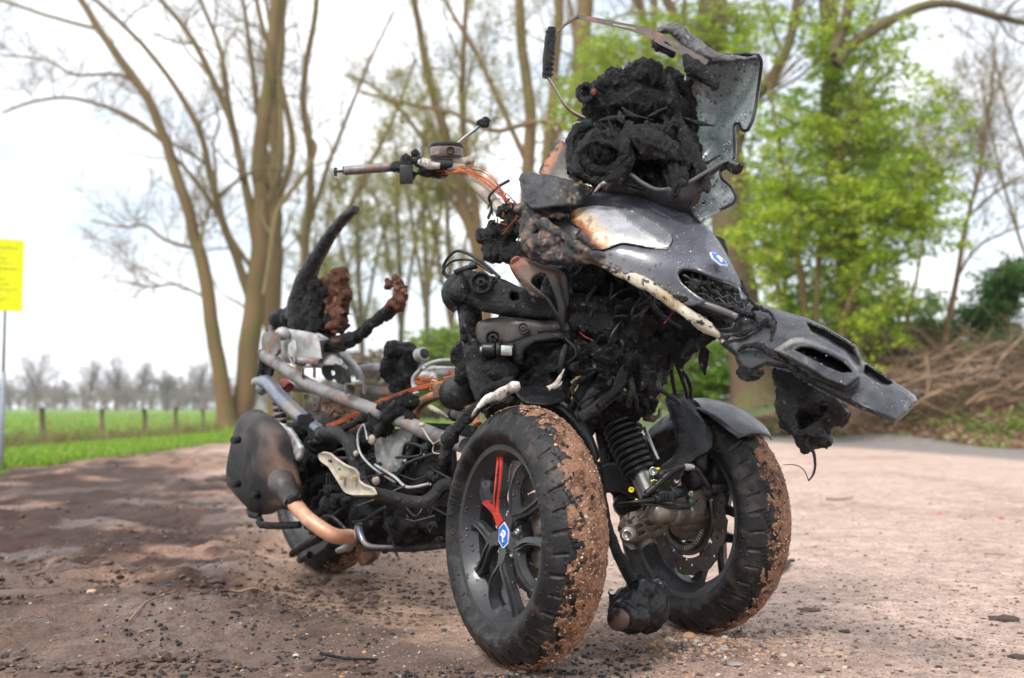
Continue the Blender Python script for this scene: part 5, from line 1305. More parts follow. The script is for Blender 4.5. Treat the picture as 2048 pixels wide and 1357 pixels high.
# orange wires
m = MB(); rs = np.random.RandomState(9)
for k in range(9):
    o = rs.randn(3) * 3; VT(m, [(640, 860 + o[0], -.16), (690, 838 + o[1], -.14), (740, 812 + o[2], -.12), (800, 790 + o[0], -.1), (850, 772 + o[1], -.08), (905, 765 + o[2], -.06)], 1.5, 4, 4)
for k in range(5):
    o = rs.randn(3) * 3; VT(m, [(660, 872 + o[0], -.18), (710, 850 + o[1], -.16), (770, 832 + o[2], -.14)], 1.2, 4, 4)
for k in range(16):
    x = 840 + rs.rand() * 90; y = 765 + rs.randn() * 9; VT(m, [(x, y, -.02), (x + rs.randn() * 14, y + rs.randn() * 7, -.02), (x + 10 + rs.randn() * 10, y + rs.randn() * 8, -.02)], 1.8, 4, 3)
m.build('copper_wires', copper, SC)
m = MB(); VT(m, [(735, 880, -.22), (728, 850, -.22), (716, 870, -.22), (720, 905, -.22), (745, 935, -.22), (790, 965, -.22)], 2.4, 7, 5); VT(m, [(750, 930, -.23), (790, 955, -.23), (815, 975, -.23), (860, 968, -.23)], 3, 7, 4)
m.build('pale_cable', greyal, SC)
m = MB(); VT(m, [(842, 852, -.24), (858, 878, -.24), (868, 890, -.24)], 1.8, 6); VT(m, [(868, 888, -.24), (878, 882, -.24), (888, 880, -.24)], 1.8, 6); VT(m, [(868, 888, -.24), (867, 906, -.24), (892, 908, -.24)], 1.8, 6); VE(m, 844, 850, -.24, 6, 5, 4); VE(m, 888, 880, -.24, 4, 3, 3)
m.build('bent_spring_wire', cream, SC)
m = MB(); VT(m, [(714, 1012, -.26), (760, 995, -.26), (810, 972, -.26)], [1, 2, 2], 5); VT(m, [(812, 1038, -.2), (830, 1042, -.2), (868, 1032, -.2)], 1.2, 5); m.build('loose_wire', greym, SC)
# engine and underside
m = MB()
for x, y, rx, ry, b in [(640, 960, 50, 80, -.08), (690, 1010, 60, 60, -.08), (760, 1030, 70, 55, -.08), (830, 1040, 70, 50, -.1), (880, 1010, 50, 60, -.1), (700, 930, 60, 60, -.02), (780, 960, 70, 60, -.04), (860, 950, 50, 60, -.05), (620, 900, 40, 40, -.08),
                        (680, 880, 60, 34, -.1), (840, 900, 60, 40, -.05), (900, 1060, 40, 36, -.05), (640, 1030, 36, 40, -.06), (760, 900, 60, 40, -.02), (950, 980, 60, 90, -.02), (590, 900, 22, 30, -.12), (800, 1075, 80, 22, -.05), (970, 900, 40, 60, .05), (900, 880, 50, 24, 0)]:
    VE(m, x, y, b, rx, ry, min(rx, ry))
eng = melt('sooty_engine', m, engm, SC, .0065, .024, 20, 6, 30, fine=.6, carve=.05)
m = MB(); d = dV(672, 1010, -.17)
m.cyl(P(660, 1010, d + .03), P(668, 1010, d - .02), 22 * ppm(d), seg=24); m.cyl(P(668, 1010, d - .02), P(672, 1010, d - .035), 10 * ppm(d), seg=16)
m.box(P(700, 1010, d), (.09, .03, .07), bev=.2); m.build('engine_cover', engm, eng, flat_angle=50)
for x, y, r in [(745, 880, 8), (753, 962, 8), (713, 908, 5), (692, 898, 4), (850, 912, 4), (812, 922, 3)]:
    d = dV(x, y, -.21); m = MB(); m.lathe([(r * 1.3 * ppm(d), 0), (r * 1.2 * ppm(d), .004), (r * .8 * ppm(d), .006), (.0001, .0065)], P(x, y, d), (-.6, -.8, 0), 14); m.build('case_bolt', cream, eng)
m = MB(); vsheet(m, [(750, 875), (780, 860), (812, 858), (828, 870), (820, 900), (802, 935), (786, 960), (766, 958), (752, 920)], -.19, .012, step=5, wob=.006, wfreq=25, relief=lambda q: .01 * np.sin(q[:, 0] * .07)); m.build('clear_cover', clearpl, eng)
m = MB(); vsheet(m, [(828, 862), (840, 868), (800, 950), (786, 972), (776, 962), (802, 930)], -.2, .01, step=5); m.build('cover_rail', sooty, eng)
m = MB(); vsheet(m, [(838, 868), (900, 872), (905, 960), (860, 985), (800, 985), (795, 960), (816, 920)], -.17, .01, step=8, wob=.004); m.build('black_side_panel', blackpl, eng)
m = MB()
for x, y, rx, ry in [(790, 815, 36, 20), (760, 850, 30, 24), (815, 800, 26, 18), (880, 955, 16, 26), (870, 930, 16, 16), (850, 970, 26, 8), (610, 850, 20, 24), (590, 870, 18, 20), (640, 885, 36, 22), (820, 838, 20, 14)]: VE(m, x, y, -.19, rx, ry, 12)
VT(m, [(610, 855, -.2), (640, 880, -.2), (700, 850, -.2), (790, 820, -.2), (850, 870, -.2), (880, 950, -.2)], 7, 8)
VT(m, [(760, 870, -.21), (775, 840, -.21), (800, 812, -.21)], 16, 8); melt('burnt_harness', m, ashy, SC, .005, .012, 40, 5, 23, fine=.6)
m = MB(); VT(m, [(655, 860, -.18), (640, 880, -.2), (612, 890, -.2)], [4, 9, 8]); VT(m, [(650, 850, -.2), (644, 872, -.2)], 4); m.wobble(.004, 60); m.build('charred_rag', char, SC)
# small machine parts showing on the sooty engine
rs = np.random.RandomState(77)
def eitem(kind, x, y, r, b=-.2):
    d = dV(x, y, b); s = r * d / F; c = P(x, y, d); m = MB(); ax = nrm([-.6, -.8, rs.randn() * .1])
    if kind == 0: m.bolt(c, ax, s * .8); return m.build('case_bolt', sooty, eng, smooth=False)
    if kind == 1: m.cyl(c - ax * s * 2, c + ax * s * .6, s, seg=18); m.lathe([(s * .6, 0), (s * .6, s * .2), (s * .25, s * .2), (.0001, .1 * s)], c + ax * s * .6, ax, 14, cap=False); return m.build('boss', sooty, eng, flat_angle=40)
    if kind == 2: m.box(c, (s * 2.2, s, s * 1.6), np.stack([nrm([.63, -.77, rs.randn() * .2]), nrm([-.77, -.63, 0]), np.array([0, 0, 1.])]), bev=.15); return m.build('casting_lug', sooty, eng, flat_angle=35)
    VT(m, [(x, y, b), (x + rs.randn() * 20 + 20, y + rs.randn() * 14, b - .02), (x + 60 + rs.randn() * 20, y + rs.randn() * 24, b)], r * .4, 8, 4); return m.build('charred_hose', blackpl, eng)
for k in range(58): eitem([0, 1, 2, 3, 0, 3][k % 6], rs.uniform(625, 885), rs.uniform(905, 1085), rs.uniform(4, 12), -.185 - .03 * rs.rand())
for k in range(10): eitem([2, 1, 0][k % 3], rs.uniform(830, 885), rs.uniform(880, 980), rs.uniform(4, 9), -.215)
m = MB(); d = dV(640, 985, -.2)
for k in range(9): m.box(P(655 + k * 6, 965 + k * 2.4, d), (.004, .03, .05), bev=0)
m.build('cooling_fins', sooty, eng, smooth=False)
# grey finned cover beside the muffler
m = MB(); vsheet(m, [(546, 846), (556, 845), (580, 862), (598, 890), (602, 900), (597, 914), (592, 922), (584, 900), (570, 872), (552, 858)], -.25, .012, step=4, relief=lambda q: .003 * np.sin((q[:, 0] + q[:, 1]) * .3)); VE(m, 566, 874, -.24, 10, 8, 8); m.build('heat_shield', greyal, SC)
# foot bracket
fb = [(636, 910), (644, 906), (658, 908), (672, 920), (690, 932), (708, 940), (714, 948), (716, 962), (728, 972), (744, 978), (750, 990), (735, 990), (704, 990), (688, 984), (674, 962), (656, 934), (640, 922)]
m = MB(); vsheet(m, fb, -.3, .006, step=4, holes=[[(657, 919), (665, 922), (662, 927), (656, 925)], [(677, 937), (682, 938), (681, 942), (676, 941)]], relief=lambda q: .01 * np.clip(1 - edgedist(q, fb) / 6, 0, 1))
fbo = m.build('foot_bracket', cream, SC, flat_angle=60)
for x, y in [(684, 956), (708, 957)]:
    d = dV(x, y, -.31); m = MB(); m.bolt(P(x, y, d), (-.3, -.5, .8), .006); m.build('bracket_bolt', mat('brassy_bolt', (.4, .33, .18), .4, metal=.5) if 'brassy_bolt' not in MATS else MATS['brassy_bolt'], fbo, smooth=False)
m = MB(); prof_pts = [(738, 984, -.28), (775, 992, -.28), (815, 1002, -.28), (850, 1004, -.28), (870, 990, -.27), (885, 972, -.26), (905, 968, -.25)]
w = [V(*p) for p in prof_pts]; m.strip(w, .026, .012, up=(0, 0, 1), sub=5); m.build('foot_rail', bluem if False else sooty, SC)
m = MB(); vsheet(m, [(862, 984), (900, 978), (902, 1010), (866, 1012)], -.25, .02, step=6); m.bolt(P(872, 996, dV(872, 996, -.26)), (-.6, -.8, 0), .006); m.build('rail_mount', sooty, SC, flat_angle=40)
# stands
m = MB(); VT(m, [(718, 1046, -.2), (712, 1070, -.2), (698, 1092, -.2), (676, 1102, -.2)], [7, 8, 9, 6], 10, 5); VT(m, [(716, 1046, -.2), (722, 1072, -.2), (738, 1092, -.2), (790, 1094, -.2)], [7, 6, 5, 3], 10, 5); m.build('side_stand', bluem, SC)
m = MB(); VT(m, [(585, 1108, -.1), (600, 1096, -.1), (640, 1075, -.1)], [8, 9, 9], 10); VT(m, [(600, 1120, -.05), (620, 1110, -.05)], 8, 8); m.build('centre_stand', sooty, SC)
m = MB(); vsheet(m, [(716, 1106), (750, 1104), (742, 1120), (726, 1132), (719, 1130)], .02, .02, step=6); m.build('stand_foot', rusty, SC)
m = MB(); VT(m, [(730, 1096, -.12), (820, 1098, -.12), (900, 1090, -.12)], 7, 10); m.build('lower_rail', sooty, SC)
# muffler
m = MB()
def sec(a, b, z, rb, rz, tilt=.42):
    c = AB(a, b, z); ax = nrm(U3 * math.cos(tilt) - Z3 * math.sin(tilt)); e2 = nrm(Z3 * math.cos(tilt) + U3 * math.sin(tilt)); return (c, S3 * rb, e2 * rz)
ms = [(-1.237, .388, .03, .09), (-1.232, .387, .042, .112), (-1.215, .381, .050, .124), (-1.16, .362, .054, .128), (-1.10, .338, .055, .127), (-1.06, .320, .053, .121), (-1.045, .313, .049, .112), (-1.02, .303, .043, .088), (-.99, .290, .037, .064), (-.965, .278, .031, .048), (-.945, .268, .027, .038)]
secs = []
for i in range(len(ms) - 1):
    for k in range(4):
        t = k / 4; A_, B_ = np.array(ms[i]), np.array(ms[i + 1]); a, z, rb, rz = A_ * (1 - t) + B_ * t; secs.append(sec(a, -.275, z, rb, rz))
secs.append(sec(ms[-1][0], -.275, ms[-1][1], ms[-1][2], ms[-1][3]))
m.loft(secs, 48, power=3.0)
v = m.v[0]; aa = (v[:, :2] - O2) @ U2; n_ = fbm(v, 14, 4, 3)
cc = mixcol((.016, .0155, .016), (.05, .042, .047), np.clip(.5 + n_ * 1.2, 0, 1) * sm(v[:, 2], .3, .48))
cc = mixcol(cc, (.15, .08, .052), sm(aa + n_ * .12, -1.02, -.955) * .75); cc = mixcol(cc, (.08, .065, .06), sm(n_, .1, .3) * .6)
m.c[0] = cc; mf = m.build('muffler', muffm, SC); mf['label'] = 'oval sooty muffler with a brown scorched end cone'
for x, y in [(474, 880), (474, 968), (512, 990)]:
    m = MB(); c = P(x + 4, y, 2.93); m.cyl(c, c + np.array([-.012, -.02, 0]), .010); m.build('rubber_stop', char, mf)
m = MB(); sp = [P(*p) for p in [(498, 1020, 3.0), (502, 1030, 2.97), (520, 1032, 2.95)]]
m.tube(sp, .009, 8, 2); m.tube([P(520, 1040, 2.92), P(522, 1050, 2.9), P(560, 1052, 2.88), P(600, 1050, 2.85)], .01, 8, 2); m.build('muffler_bracket', char, mf)
m = MB()
pp = [(576, 988, 2.77), (594, 1014, 2.72), (616, 1038, 2.68), (646, 1060, 2.66), (672, 1073, 2.66), (700, 1074, 2.70)]
TB(m, pp, [16, 15.5, 15, 15.5, 15.5, 15], 20, 6); ep = m.build('exhaust_pipe', copperpipe, SC); ep['label'] = 'orange-brown heat-scorched exhaust pipe'
m = MB(); TB(m, [(556, 956, 2.83), (562, 966, 2.81), (566, 972, 2.79), (574, 986, 2.77), (588, 1006, 2.73)], [20, 28, 26, 22, 19], 20); m.col = (.1, .1, .1); m.wobble(.002, 40); m.build('pipe_collar', brownarm, ep)
m = MB(); TB(m, [(578, 1012, 2.73), (584, 996, 2.715), (598, 990, 2.70)], [7, 8, 6], 8); EL(m, 588, 1000, 2.72, 16, 14, 14); m.wobble(.004, 45); m.build('burnt_clamp', char, ep)

# ---------------- remains of the seat
def foamcol(v, n, a): 
    t = sm(fbm(v, 22, 4, 3), -.05, .2); return mixcol((.02, .018, .018), (.17, .07, .045), t)
m = MB()
for x, y, rx, ry in [(560, 640, 24, 22), (585, 635, 26, 26), (610, 650, 34, 30), (640, 670, 34, 24), (600, 610, 22, 26), (650, 690, 26, 14), (625, 620, 22, 40)]: VE(m, x, y, -.02, rx, ry, min(rx, ry) * 1.1)
VT(m, [(640, 690, -.04), (680, 688, -.04), (715, 672, -.04), (745, 648, -.04), (775, 622, -.04), (792, 606, -.04)], [16, 16, 13, 10, 10, 10], 10, 4)
se = melt('charred_seat', m, crust, SC, .005, .009, 30, 6, 41, fine=.3)
m = MB(); VT(m, [(596, 640, -.02), (604, 590, -.02), (617, 548, -.02), (638, 508, -.02), (662, 470, -.02), (688, 438, -.02), (712, 418, -.02)], [28, 24, 20, 15, 13, 12, 9], 12, 5); melt('seat_horn', m, char, se, .004, .0035, 30, 5, 43, fine=.3); se['label'] = 'charred seat remains with two upright burnt arms'
m = MB(); vsheet(m, [(636, 566), (644, 556), (653, 560), (662, 543), (672, 541), (680, 552), (678, 572), (686, 590), (679, 606), (688, 622), (680, 636), (682, 654), (687, 664), (660, 664), (640, 650), (634, 610)], -.03, .03, step=5, wob=.035, wfreq=26, octv=5, jag=3)
o = m.build('scorched_foam', foam, se)
m = MB()
for x, y, r in [(632, 600, 14), (634, 630, 16), (636, 660, 20), (630, 575, 11), (648, 585, 8), (652, 640, 9)]: VE(m, x, y, -.045, r, r * 1.3, r)
melt('foam_char', m, crust, se, .005, .014, 45, 5, 61, fine=.6)
m = MB(); VT(m, [(752, 648, -.03), (775, 625, -.03), (796, 608, -.03), (802, 592, -.03), (796, 566, -.03)], [8, 13, 16, 14, 11], 10, 5); VE(m, 776, 566, -.03, 8, 12, 8); VE(m, 790, 560, -.03, 9, 10, 8); VE(m, 806, 600, -.03, 9, 9, 8)
o = melt('foam_scrap', m, foam, se, .005, .012, 45, 4, 44, fine=.6)
m = MB(); VE(m, 665, 652, -.06, 16, 10, 6); VE(m, 672, 682, -.07, 12, 5, 5); m.wobble(.006, 50); m.build('foam_patch', foam, se)
# burnt fuel filler block
m = MB()
for x, y, rx, ry in [(800, 700, 34, 20), (790, 740, 30, 30), (815, 745, 26, 34), (805, 775, 28, 18), (826, 715, 20, 24), (775, 710, 10, 30)]: VE(m, x, y, .08, rx, ry, min(rx, ry) * 1.1)
bk = melt('burnt_filler', m, crust, SC, .006, .01, 30, 5, 50, fine=.5)
m = MB(); d = dV(842, 710, .06); m.cyl(P(836, 712, d), P(848, 708, d - .02), 14 * ppm(d), seg=22); m.build('filler_cap', greyal, bk, flat_angle=40)
m = MB(); m.cyl(P(846, 709, d - .012), P(850, 707, d - .024), 10 * ppm(d), seg=18); m.build('cap_centre', blackpl, bk)

# ================================================================ the ground
def road_edge(y): return np.where(y > 12.9, 6.0 - (y - 12.9) * .234 + np.clip(y - 19, 0, 60) * .12, 6.0 + (12.9 - y) * .12)
def Gpt(px, py, z=0.):
    r = ray(px, py); t = (z - CAMH) / r[2]; return np.array([r[0] * t, r[1] * t, z])
def height(x, y, fine=True):
    x = np.asarray(x, float); y = np.asarray(y, float)
    p = np.stack([x, y, np.zeros_like(x)], 1)
    s = x - road_edge(y)
    near = sm(-np.hypot(x, y), -40, -8)
    h = .02 * fbm(p, .35, 3, 4) * near
    lane = sm(-x, -2.6, -1.2) * 0
    mudm_ = sm(-x + .10 * (y - 2), .15, 1.0) * sm(x, -4.6, -3.9) * sm(-y, -16, -9)
    rut = (1 - np.abs(fbm(p * [1., 2.4, 1], .95, 4, 21)) * 2.6)
    h = h + mudm_ * (.038 * np.clip(fbm(p * [1, 2.2, 1], 1.6, 4, 8), -.5, 1) + .016 * rut)
    if fine: h = h + (.007 * fbm(p, 9, 4, 2) + .0045 * fbm(p, 34, 3, 6)) * sm(-y, -14, -5) * (.35 + mudm_ * 2.6)
    if fine: h = h + mudm_ * sm(-y, -12, -5) * (.020 * fbm(p * [1, 1.7, 1], 4.5, 4, 51) + .016 * np.clip(fbm(p * [1, 1.4, 1], 13, 3, 52), 0, 1) * sm(fbm(p, 1.3, 2, 53), -.2, .15))
    # flatten where the wheels stand
    for c in (cL, cR, cB):
        w = np.exp(-((x - c[0]) ** 2 + (y - c[1]) ** 2) / .03); h = h * (1 - w) + .002 * w
    h = h - .5 * sm(-x, 5.3, 8.6) + .03 * sm(-x, 3.9, 4.4) * sm(x, -5.6, -4.6)
    bank = .62 * np.exp(-np.clip(x - 9.5, 0, 99) ** 2 / 60) * np.exp(-(y - 16.6) ** 2 / 3.2) * sm(x, 4.6, 6.8) + .65 * sm(s, .2, 4.2) + .10 * fbm(p, .7, 3, 5) * sm(s, .3, 1.5); h = h + bank * sm(-y, -60, -30)
    h = h - .3 * sm(y, 28, 60) * (1 - sm(-x, 4.5, 7.5))
    return h
ny, nx = 520, 500
yr = np.concatenate([np.linspace(-14, 1.1, 26), np.geomspace(1.2, 700, ny - 26)])
t = np.linspace(-1, 1, nx); u = np.sign(t) * (.12 * np.abs(t) + .88 * np.abs(t) ** 4.5)
Yg, Tg = np.meshgrid(yr, u, indexing='ij'); Xg = Tg * (2.0 * np.maximum(Yg, 1.2) + 16)
gx, gy = Xg.ravel(), Yg.ravel(); gz = height(gx, gy)
gp = np.stack([gx, gy, gz], 1); g2 = np.stack([gx, gy, gx * 0], 1)
yy_ = np.maximum(gy, .6); ppx = 1024 + F * gx / yy_; ppy = 815 + F * .5 / yy_
n1, n2, n3 = fbm(g2, 1.1, 5, 31), fbm(g2, 4.5, 5, 32), fbm(g2, 16, 4, 33)
sand = np.array([.62, .455, .375]); tongue = np.array([.44, .29, .205]); mudc = np.array([.075, .038, .027]); greyb = np.array([.185, .12, .09]); smear = np.array([.21, .155, .135]); mid = np.array([.30, .18, .125])
c = np.tile(sand, (len(gx), 1)) * (1 + .13 * n2[:, None] + .10 * n1[:, None])
c = mixcol(c, (.36, .24, .185), sm(n1 + n3 * .4, .12, .5) * .55)
# darker, wetter soil left of the track and at the front left
left = sm(-(ppx + n1 * 340 + n2 * 160 - (ppy - 870) * 1.1), -560, -330)
c = mixcol(c, mid, left * .9)
dk = sm(n1 * .9 + n2 * .7 + .12 + .35 * sm(-np.abs(ppy - 1080), -170, -40) - .3 * sm(-ppy, -960, -900), .0, .28) * left
c = mixcol(c, mudc, dk); c = mixcol(c, (.045, .024, .018), left * sm(fbm(g2 * [1, 1.4, 1], 13, 3, 52) + .5 * n2, .08, .3) * .8)
sme = sm(fbm(g2 * [1, 2.6, 1], 1.7, 4, 77) + n3 * .15, .04, .18) * left * sm(ppy, 960, 1010); c = mixcol(c, smear, sme * .6)
e = (ppy - 1185) - (ppx - 380) * .20 + n2 * 42 + n1 * 30
fr = sm(e, -12, 22) * sm(-ppx, -1230, -900); c = mixcol(c, greyb * 1.0, fr * .92); c = mixcol(c, mudc * 1.2, fr * sm(n2 + n3 * .5, .1, .5) * .7)
midc = sm(ppy, 1010, 1060) * sm(-e, -10, 20) * sm(ppx, 430, 600) * sm(-ppx, -1000, -880); c = mixcol(c, tongue, midc * .85)
c = mixcol(c, tongue * .72, midc * sm(n2 + n3 * .6, .12, .4) * .6)
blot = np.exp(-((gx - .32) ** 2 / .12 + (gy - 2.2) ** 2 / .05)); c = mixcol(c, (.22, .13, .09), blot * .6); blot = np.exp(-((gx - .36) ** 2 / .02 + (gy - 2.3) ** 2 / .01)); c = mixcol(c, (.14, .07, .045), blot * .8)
rough = .92 - .25 * dk * sm(n1, -.3, .3) - .3 * sme - .15 * fr
# compacted grey lane
s_ = gx - road_edge(gy); lane = sm(s_ + n2 * .15, -1.9, -1.35) * sm(gy, 4, 7); c = mixcol(c, (.21, .2, .195), lane * .85)
# bank: leaf litter and grass
bk_ = sm(s_ + n2 * .12, -.12, .08); c = mixcol(c, mixcol(np.tile([.16, .095, .062], (len(gx), 1)), (.10, .16, .03), sm(n1 + .8 * n2, .12, .4)), bk_)
# verge and field
vg = sm(-gx + n2 * .25 + n3 * .1, 3.95, 4.15) * (gy > 2); c = mixcol(c, (.16, .27, .035), vg)
fd = sm(-gx, 5.6, 7.5) * (gy > 2); c = mixcol(c, mixcol(np.tile([.17, .15, .08], (len(gx), 1)), (.12, .2, .04), sm(n1, -.2, .2)), fd)
fld = sm(-gx + n1 * 1.5, 9.5, 12.5); c = mixcol(c, mixcol(np.tile([.20, .34, .06], (len(gx), 1)), (.27, .37, .10), sm(n1, -.1, .5)), fld)
far = sm(gy + n1 * 3, 21, 27) * (1 - fld); c = mixcol(c, (.13, .17, .05), far)
wdl = sm(gx - road_edge(gy), 5, 8); c = mixcol(c, (.10, .09, .05), wdl * .6)
rough = np.clip(rough + vg + bk_ + fd, .3, .95)
me = bpy.data.meshes.new('ground')
I = (np.arange(ny - 1)[:, None] * nx + np.arange(nx - 1)[None, :])
q = np.stack([I, I + 1, I + nx + 1, I + nx], 2).reshape(-1, 4)
me.vertices.add(len(gp)); me.vertices.foreach_set('co', gp.ravel())
me.loops.add(q.size); me.loops.foreach_set('vertex_index', q.ravel())
me.polygons.add(len(q)); me.polygons.foreach_set('loop_start', np.arange(0, q.size, 4)); me.polygons.foreach_set('use_smooth', [True] * len(q))
me.update(calc_edges=True)
ca = me.color_attributes.new('Col', 'FLOAT_COLOR', 'POINT'); cc = np.ones((len(gp), 4)); cc[:, :3] = np.clip(c, 0, 1); cc[:, 3] = rough; ca.data.foreach_set('color', cc.ravel())
gm = bpy.data.materials.new('soil'); gm.use_nodes = True; N, L = gm.node_tree.nodes, gm.node_tree.links
bs = N['Principled BSDF']; at = N.new('ShaderNodeAttribute'); at.attribute_name = 'Col'; tc = N.new('ShaderNodeTexCoord')
def gn(sc, det=8., rg=.65):
    n = N.new('ShaderNodeTexNoise'); n.inputs['Scale'].default_value = sc; n.inputs['Detail'].default_value = det; n.inputs['Roughness'].default_value = rg; L.new(tc.outputs['Object'], n.inputs['Vector']); return n.outputs['Fac']
def gr_(src, a, b, c0, c1):
    r = N.new('ShaderNodeMapRange'); r.inputs[1].default_value = a; r.inputs[2].default_value = b; r.inputs[3].default_value = c0; r.inputs[4].default_value = c1; L.new(src, r.inputs[0]); return r.outputs[0]
def gmul(col, f):
    x = N.new('ShaderNodeVectorMath'); x.operation = 'SCALE'; L.new(col, x.inputs[0]); L.new(f, x.inputs['Scale']); return x.outputs[0]
col = gmul(at.outputs['Color'], gr_(gn(9), .3, .7, .74, 1.2)); col = gmul(col, gr_(gn(30), .32, .68, .68, 1.25)); col = gmul(col, gr_(gn(140), .3, .7, .6, 1.35))
vo = N.new('ShaderNodeTexVoronoi'); vo.inputs['Scale'].default_value = 130; L.new(tc.outputs['Object'], vo.inputs['Vector'])
sep = N.new('ShaderNodeSeparateColor'); L.new(vo.outputs['Color'], sep.inputs[0])
pb = N.new('ShaderNodeMath'); pb.operation = 'MULTIPLY'; L.new(gr_(vo.outputs['Distance'], .35, .25, 0, 1), pb.inputs[0]); L.new(gr_(sep.outputs[0], .74, .78, 0, 1), pb.inputs[1])
col = gmul(col, gr_(pb.outputs[0], 0, 1, 1., 1.35))
mx = N.new('ShaderNodeMixRGB'); L.new(gr_(gn(48, 8, .75), .60, .68, 0, .8), mx.inputs[0]); L.new(col, mx.inputs[1]); mx.inputs[2].default_value = (.06, .035, .025, 1)
L.new(mx.outputs[0], bs.inputs['Base Color']); L.new(at.outputs['Alpha'], bs.inputs['Roughness']); bs.inputs['Specular IOR Level'].default_value = .35
b1 = N.new('ShaderNodeBump'); b1.inputs['Strength'].default_value = .8; b1.inputs['Distance'].default_value = .03; L.new(gn(40), b1.inputs['Height'])
b2 = N.new('ShaderNodeBump'); b2.inputs['Strength'].default_value = .7; b2.inputs['Distance'].default_value = .004; L.new(pb.outputs[0], b2.inputs['Height']); L.new(b1.outputs[0], b2.inputs['Normal'])
b3 = N.new('ShaderNodeBump'); b3.inputs['Strength'].default_value = .6; b3.inputs['Distance'].default_value = .006; L.new(gn(260, 4), b3.inputs['Height']); L.new(b2.outputs[0], b3.inputs['Normal'])
L.new(b3.outputs[0], bs.inputs['Normal'])
me.materials.append(gm); ground = link('ground', me, (0, 0, 0)); tag(ground, kind='structure')

# ---------------- fast scatter meshes
def bulk(name, v, f, mt, cols=None, parent=None, smooth=False):
    me = bpy.data.meshes.new(name); v = np.asarray(v, float); f = np.asarray(f, int); k = f.shape[1]
    c = (v.min(0) + v.max(0)) / 2; c[2] = v[:, 2].min()
    me.vertices.add(len(v)); me.vertices.foreach_set('co', (v - c).ravel()); me.loops.add(f.size); me.loops.foreach_set('vertex_index', f.ravel())
    me.polygons.add(len(f)); me.polygons.foreach_set('loop_start', np.arange(0, f.size, k)); me.polygons.foreach_set('use_smooth', [smooth] * len(f)); me.update(calc_edges=True)
    if cols is not None:
        ca = me.color_attributes.new('Col', 'FLOAT_COLOR', 'POINT'); cc = np.ones((len(v), 4)); cc[:, :3] = cols; ca.data.foreach_set('color', cc.ravel())
    me.materials.append(mt); return link(name, me, c, parent)
def ico(sub):
    bm = bmesh.new(); bmesh.ops.create_icosphere(bm, subdivisions=sub, radius=1); v = np.array([x.co[:] for x in bm.verts]); f = np.array([[x.index for x in p.verts] for p in bm.faces]); bm.free(); return v, f
IC1, IC2 = ico(1), ico(2)
def stones(name, pos, size, cols, mt, label, cat, flat=.6, sub=IC1, sink=.25, kind='stuff', rs=np.random.RandomState(4)):
    V0, F0 = sub; n = len(pos); k = len(V0)
    sc = rs.uniform(.6, 1.25, (n, 1, 3)) * np.array([1, 1, flat]); jit = 1 + rs.uniform(-.38, .38, (n, k, 1))
    a = rs.uniform(0, 6.28, n); ca_, sa_ = np.cos(a), np.sin(a)
    v = V0[None] * sc * jit * size[:, None, None]
    x = v[..., 0] * ca_[:, None] - v[..., 1] * sa_[:, None]; y = v[..., 0] * sa_[:, None] + v[..., 1] * ca_[:, None]
    v = np.stack([x, y, v[..., 2]], 2) + pos[:, None, :]; v[..., 2] += (size * flat * (1 - 2 * sink) * .5)[:, None]
    f = (F0[None] + (np.arange(n) * k)[:, None, None]).reshape(-1, 3)
    o = bulk(name, v.reshape(-1, 3), f, mt, np.repeat(cols, k, 0)); return tag(o, label, cat, kind=kind)
def scatter(n, fpx, rs, dens=None):
    """n ground points drawn where the photograph shows them, as (x,y,z)"""
    px, py = fpx(n, rs); d = F * .5 / np.maximum(py - 815, 3); x = (px - 1024) / F * d
    return np.stack([x, d, height(x, d)], 1)
rs = np.random.RandomState(2)
stonem = mat('stone', (.4, .3, .25), .7, attr=True, bump=.4, bscale=80)
clodm = mat('soil_clod', (.1, .06, .045), .75, attr=True, bump=1., bscale=120)
pal = np.array([[.42, .3, .23], [.36, .22, .16], [.3, .25, .22], [.5, .43, .36], [.22, .17, .15], [.42, .25, .14], [.15, .12, .11]])
ps = scatter(9000, lambda n, r: (r.uniform(1000, 2150, n), 905 + 470 * r.beta(2.2, 1.2, n)), rs)
sz = .0013 + .0032 * rs.rand(len(ps)) ** 3; stones('gravel', ps, sz, pal[rs.choice(7, len(ps), p=[.3, .22, .15, .1, .08, .08, .07])] * rs.uniform(.7, 1.15, (len(ps), 1)), stonem, 'fine gravel strewn over the pinkish dirt on the right', 'gravel')
ps = scatter(1500, lambda n, r: (1390 + 130 * r.randn(n), 1272 + 34 * r.randn(n)), rs); sz = .0018 + .006 * rs.rand(len(ps)) ** 3
stones('gravel', ps, sz, pal[rs.choice(7, len(ps), p=[.25, .25, .12, .12, .06, .15, .05])] * rs.uniform(.7, 1.1, (len(ps), 1)), stonem, 'heap of reddish gravel in front of the charred lamp housing', 'gravel')
ps = scatter(4200, lambda n, r: (r.uniform(-100, 1050, n), 900 + 450 * r.rand(n) ** .8), rs); sz = .0015 + .004 * rs.rand(len(ps)) ** 3
stones('gravel', ps, sz, pal[rs.choice(7, len(ps))] * rs.uniform(.45, .9, (len(ps), 1)), stonem, 'small stones half sunk in the brown soil on the left', 'gravel')
ps = scatter(2600, lambda n, r: (r.uniform(200, 1300, n) , 1357 - 230 * r.rand(n) ** 1.6), rs); k = (fbm(ps * [1, 1, 0], 5, 3, 3) > -.05); ps = ps[k]; sz = .0018 + .0052 * rs.rand(len(ps)) ** 2.5
stones('charred_crumbs', ps, sz, np.tile([.018, .017, .017], (len(ps), 1)) * rs.uniform(.6, 1.6, (len(ps), 1)), clodm, 'black charred crumbs scattered over the soil at the front', 'crumbs', .7)
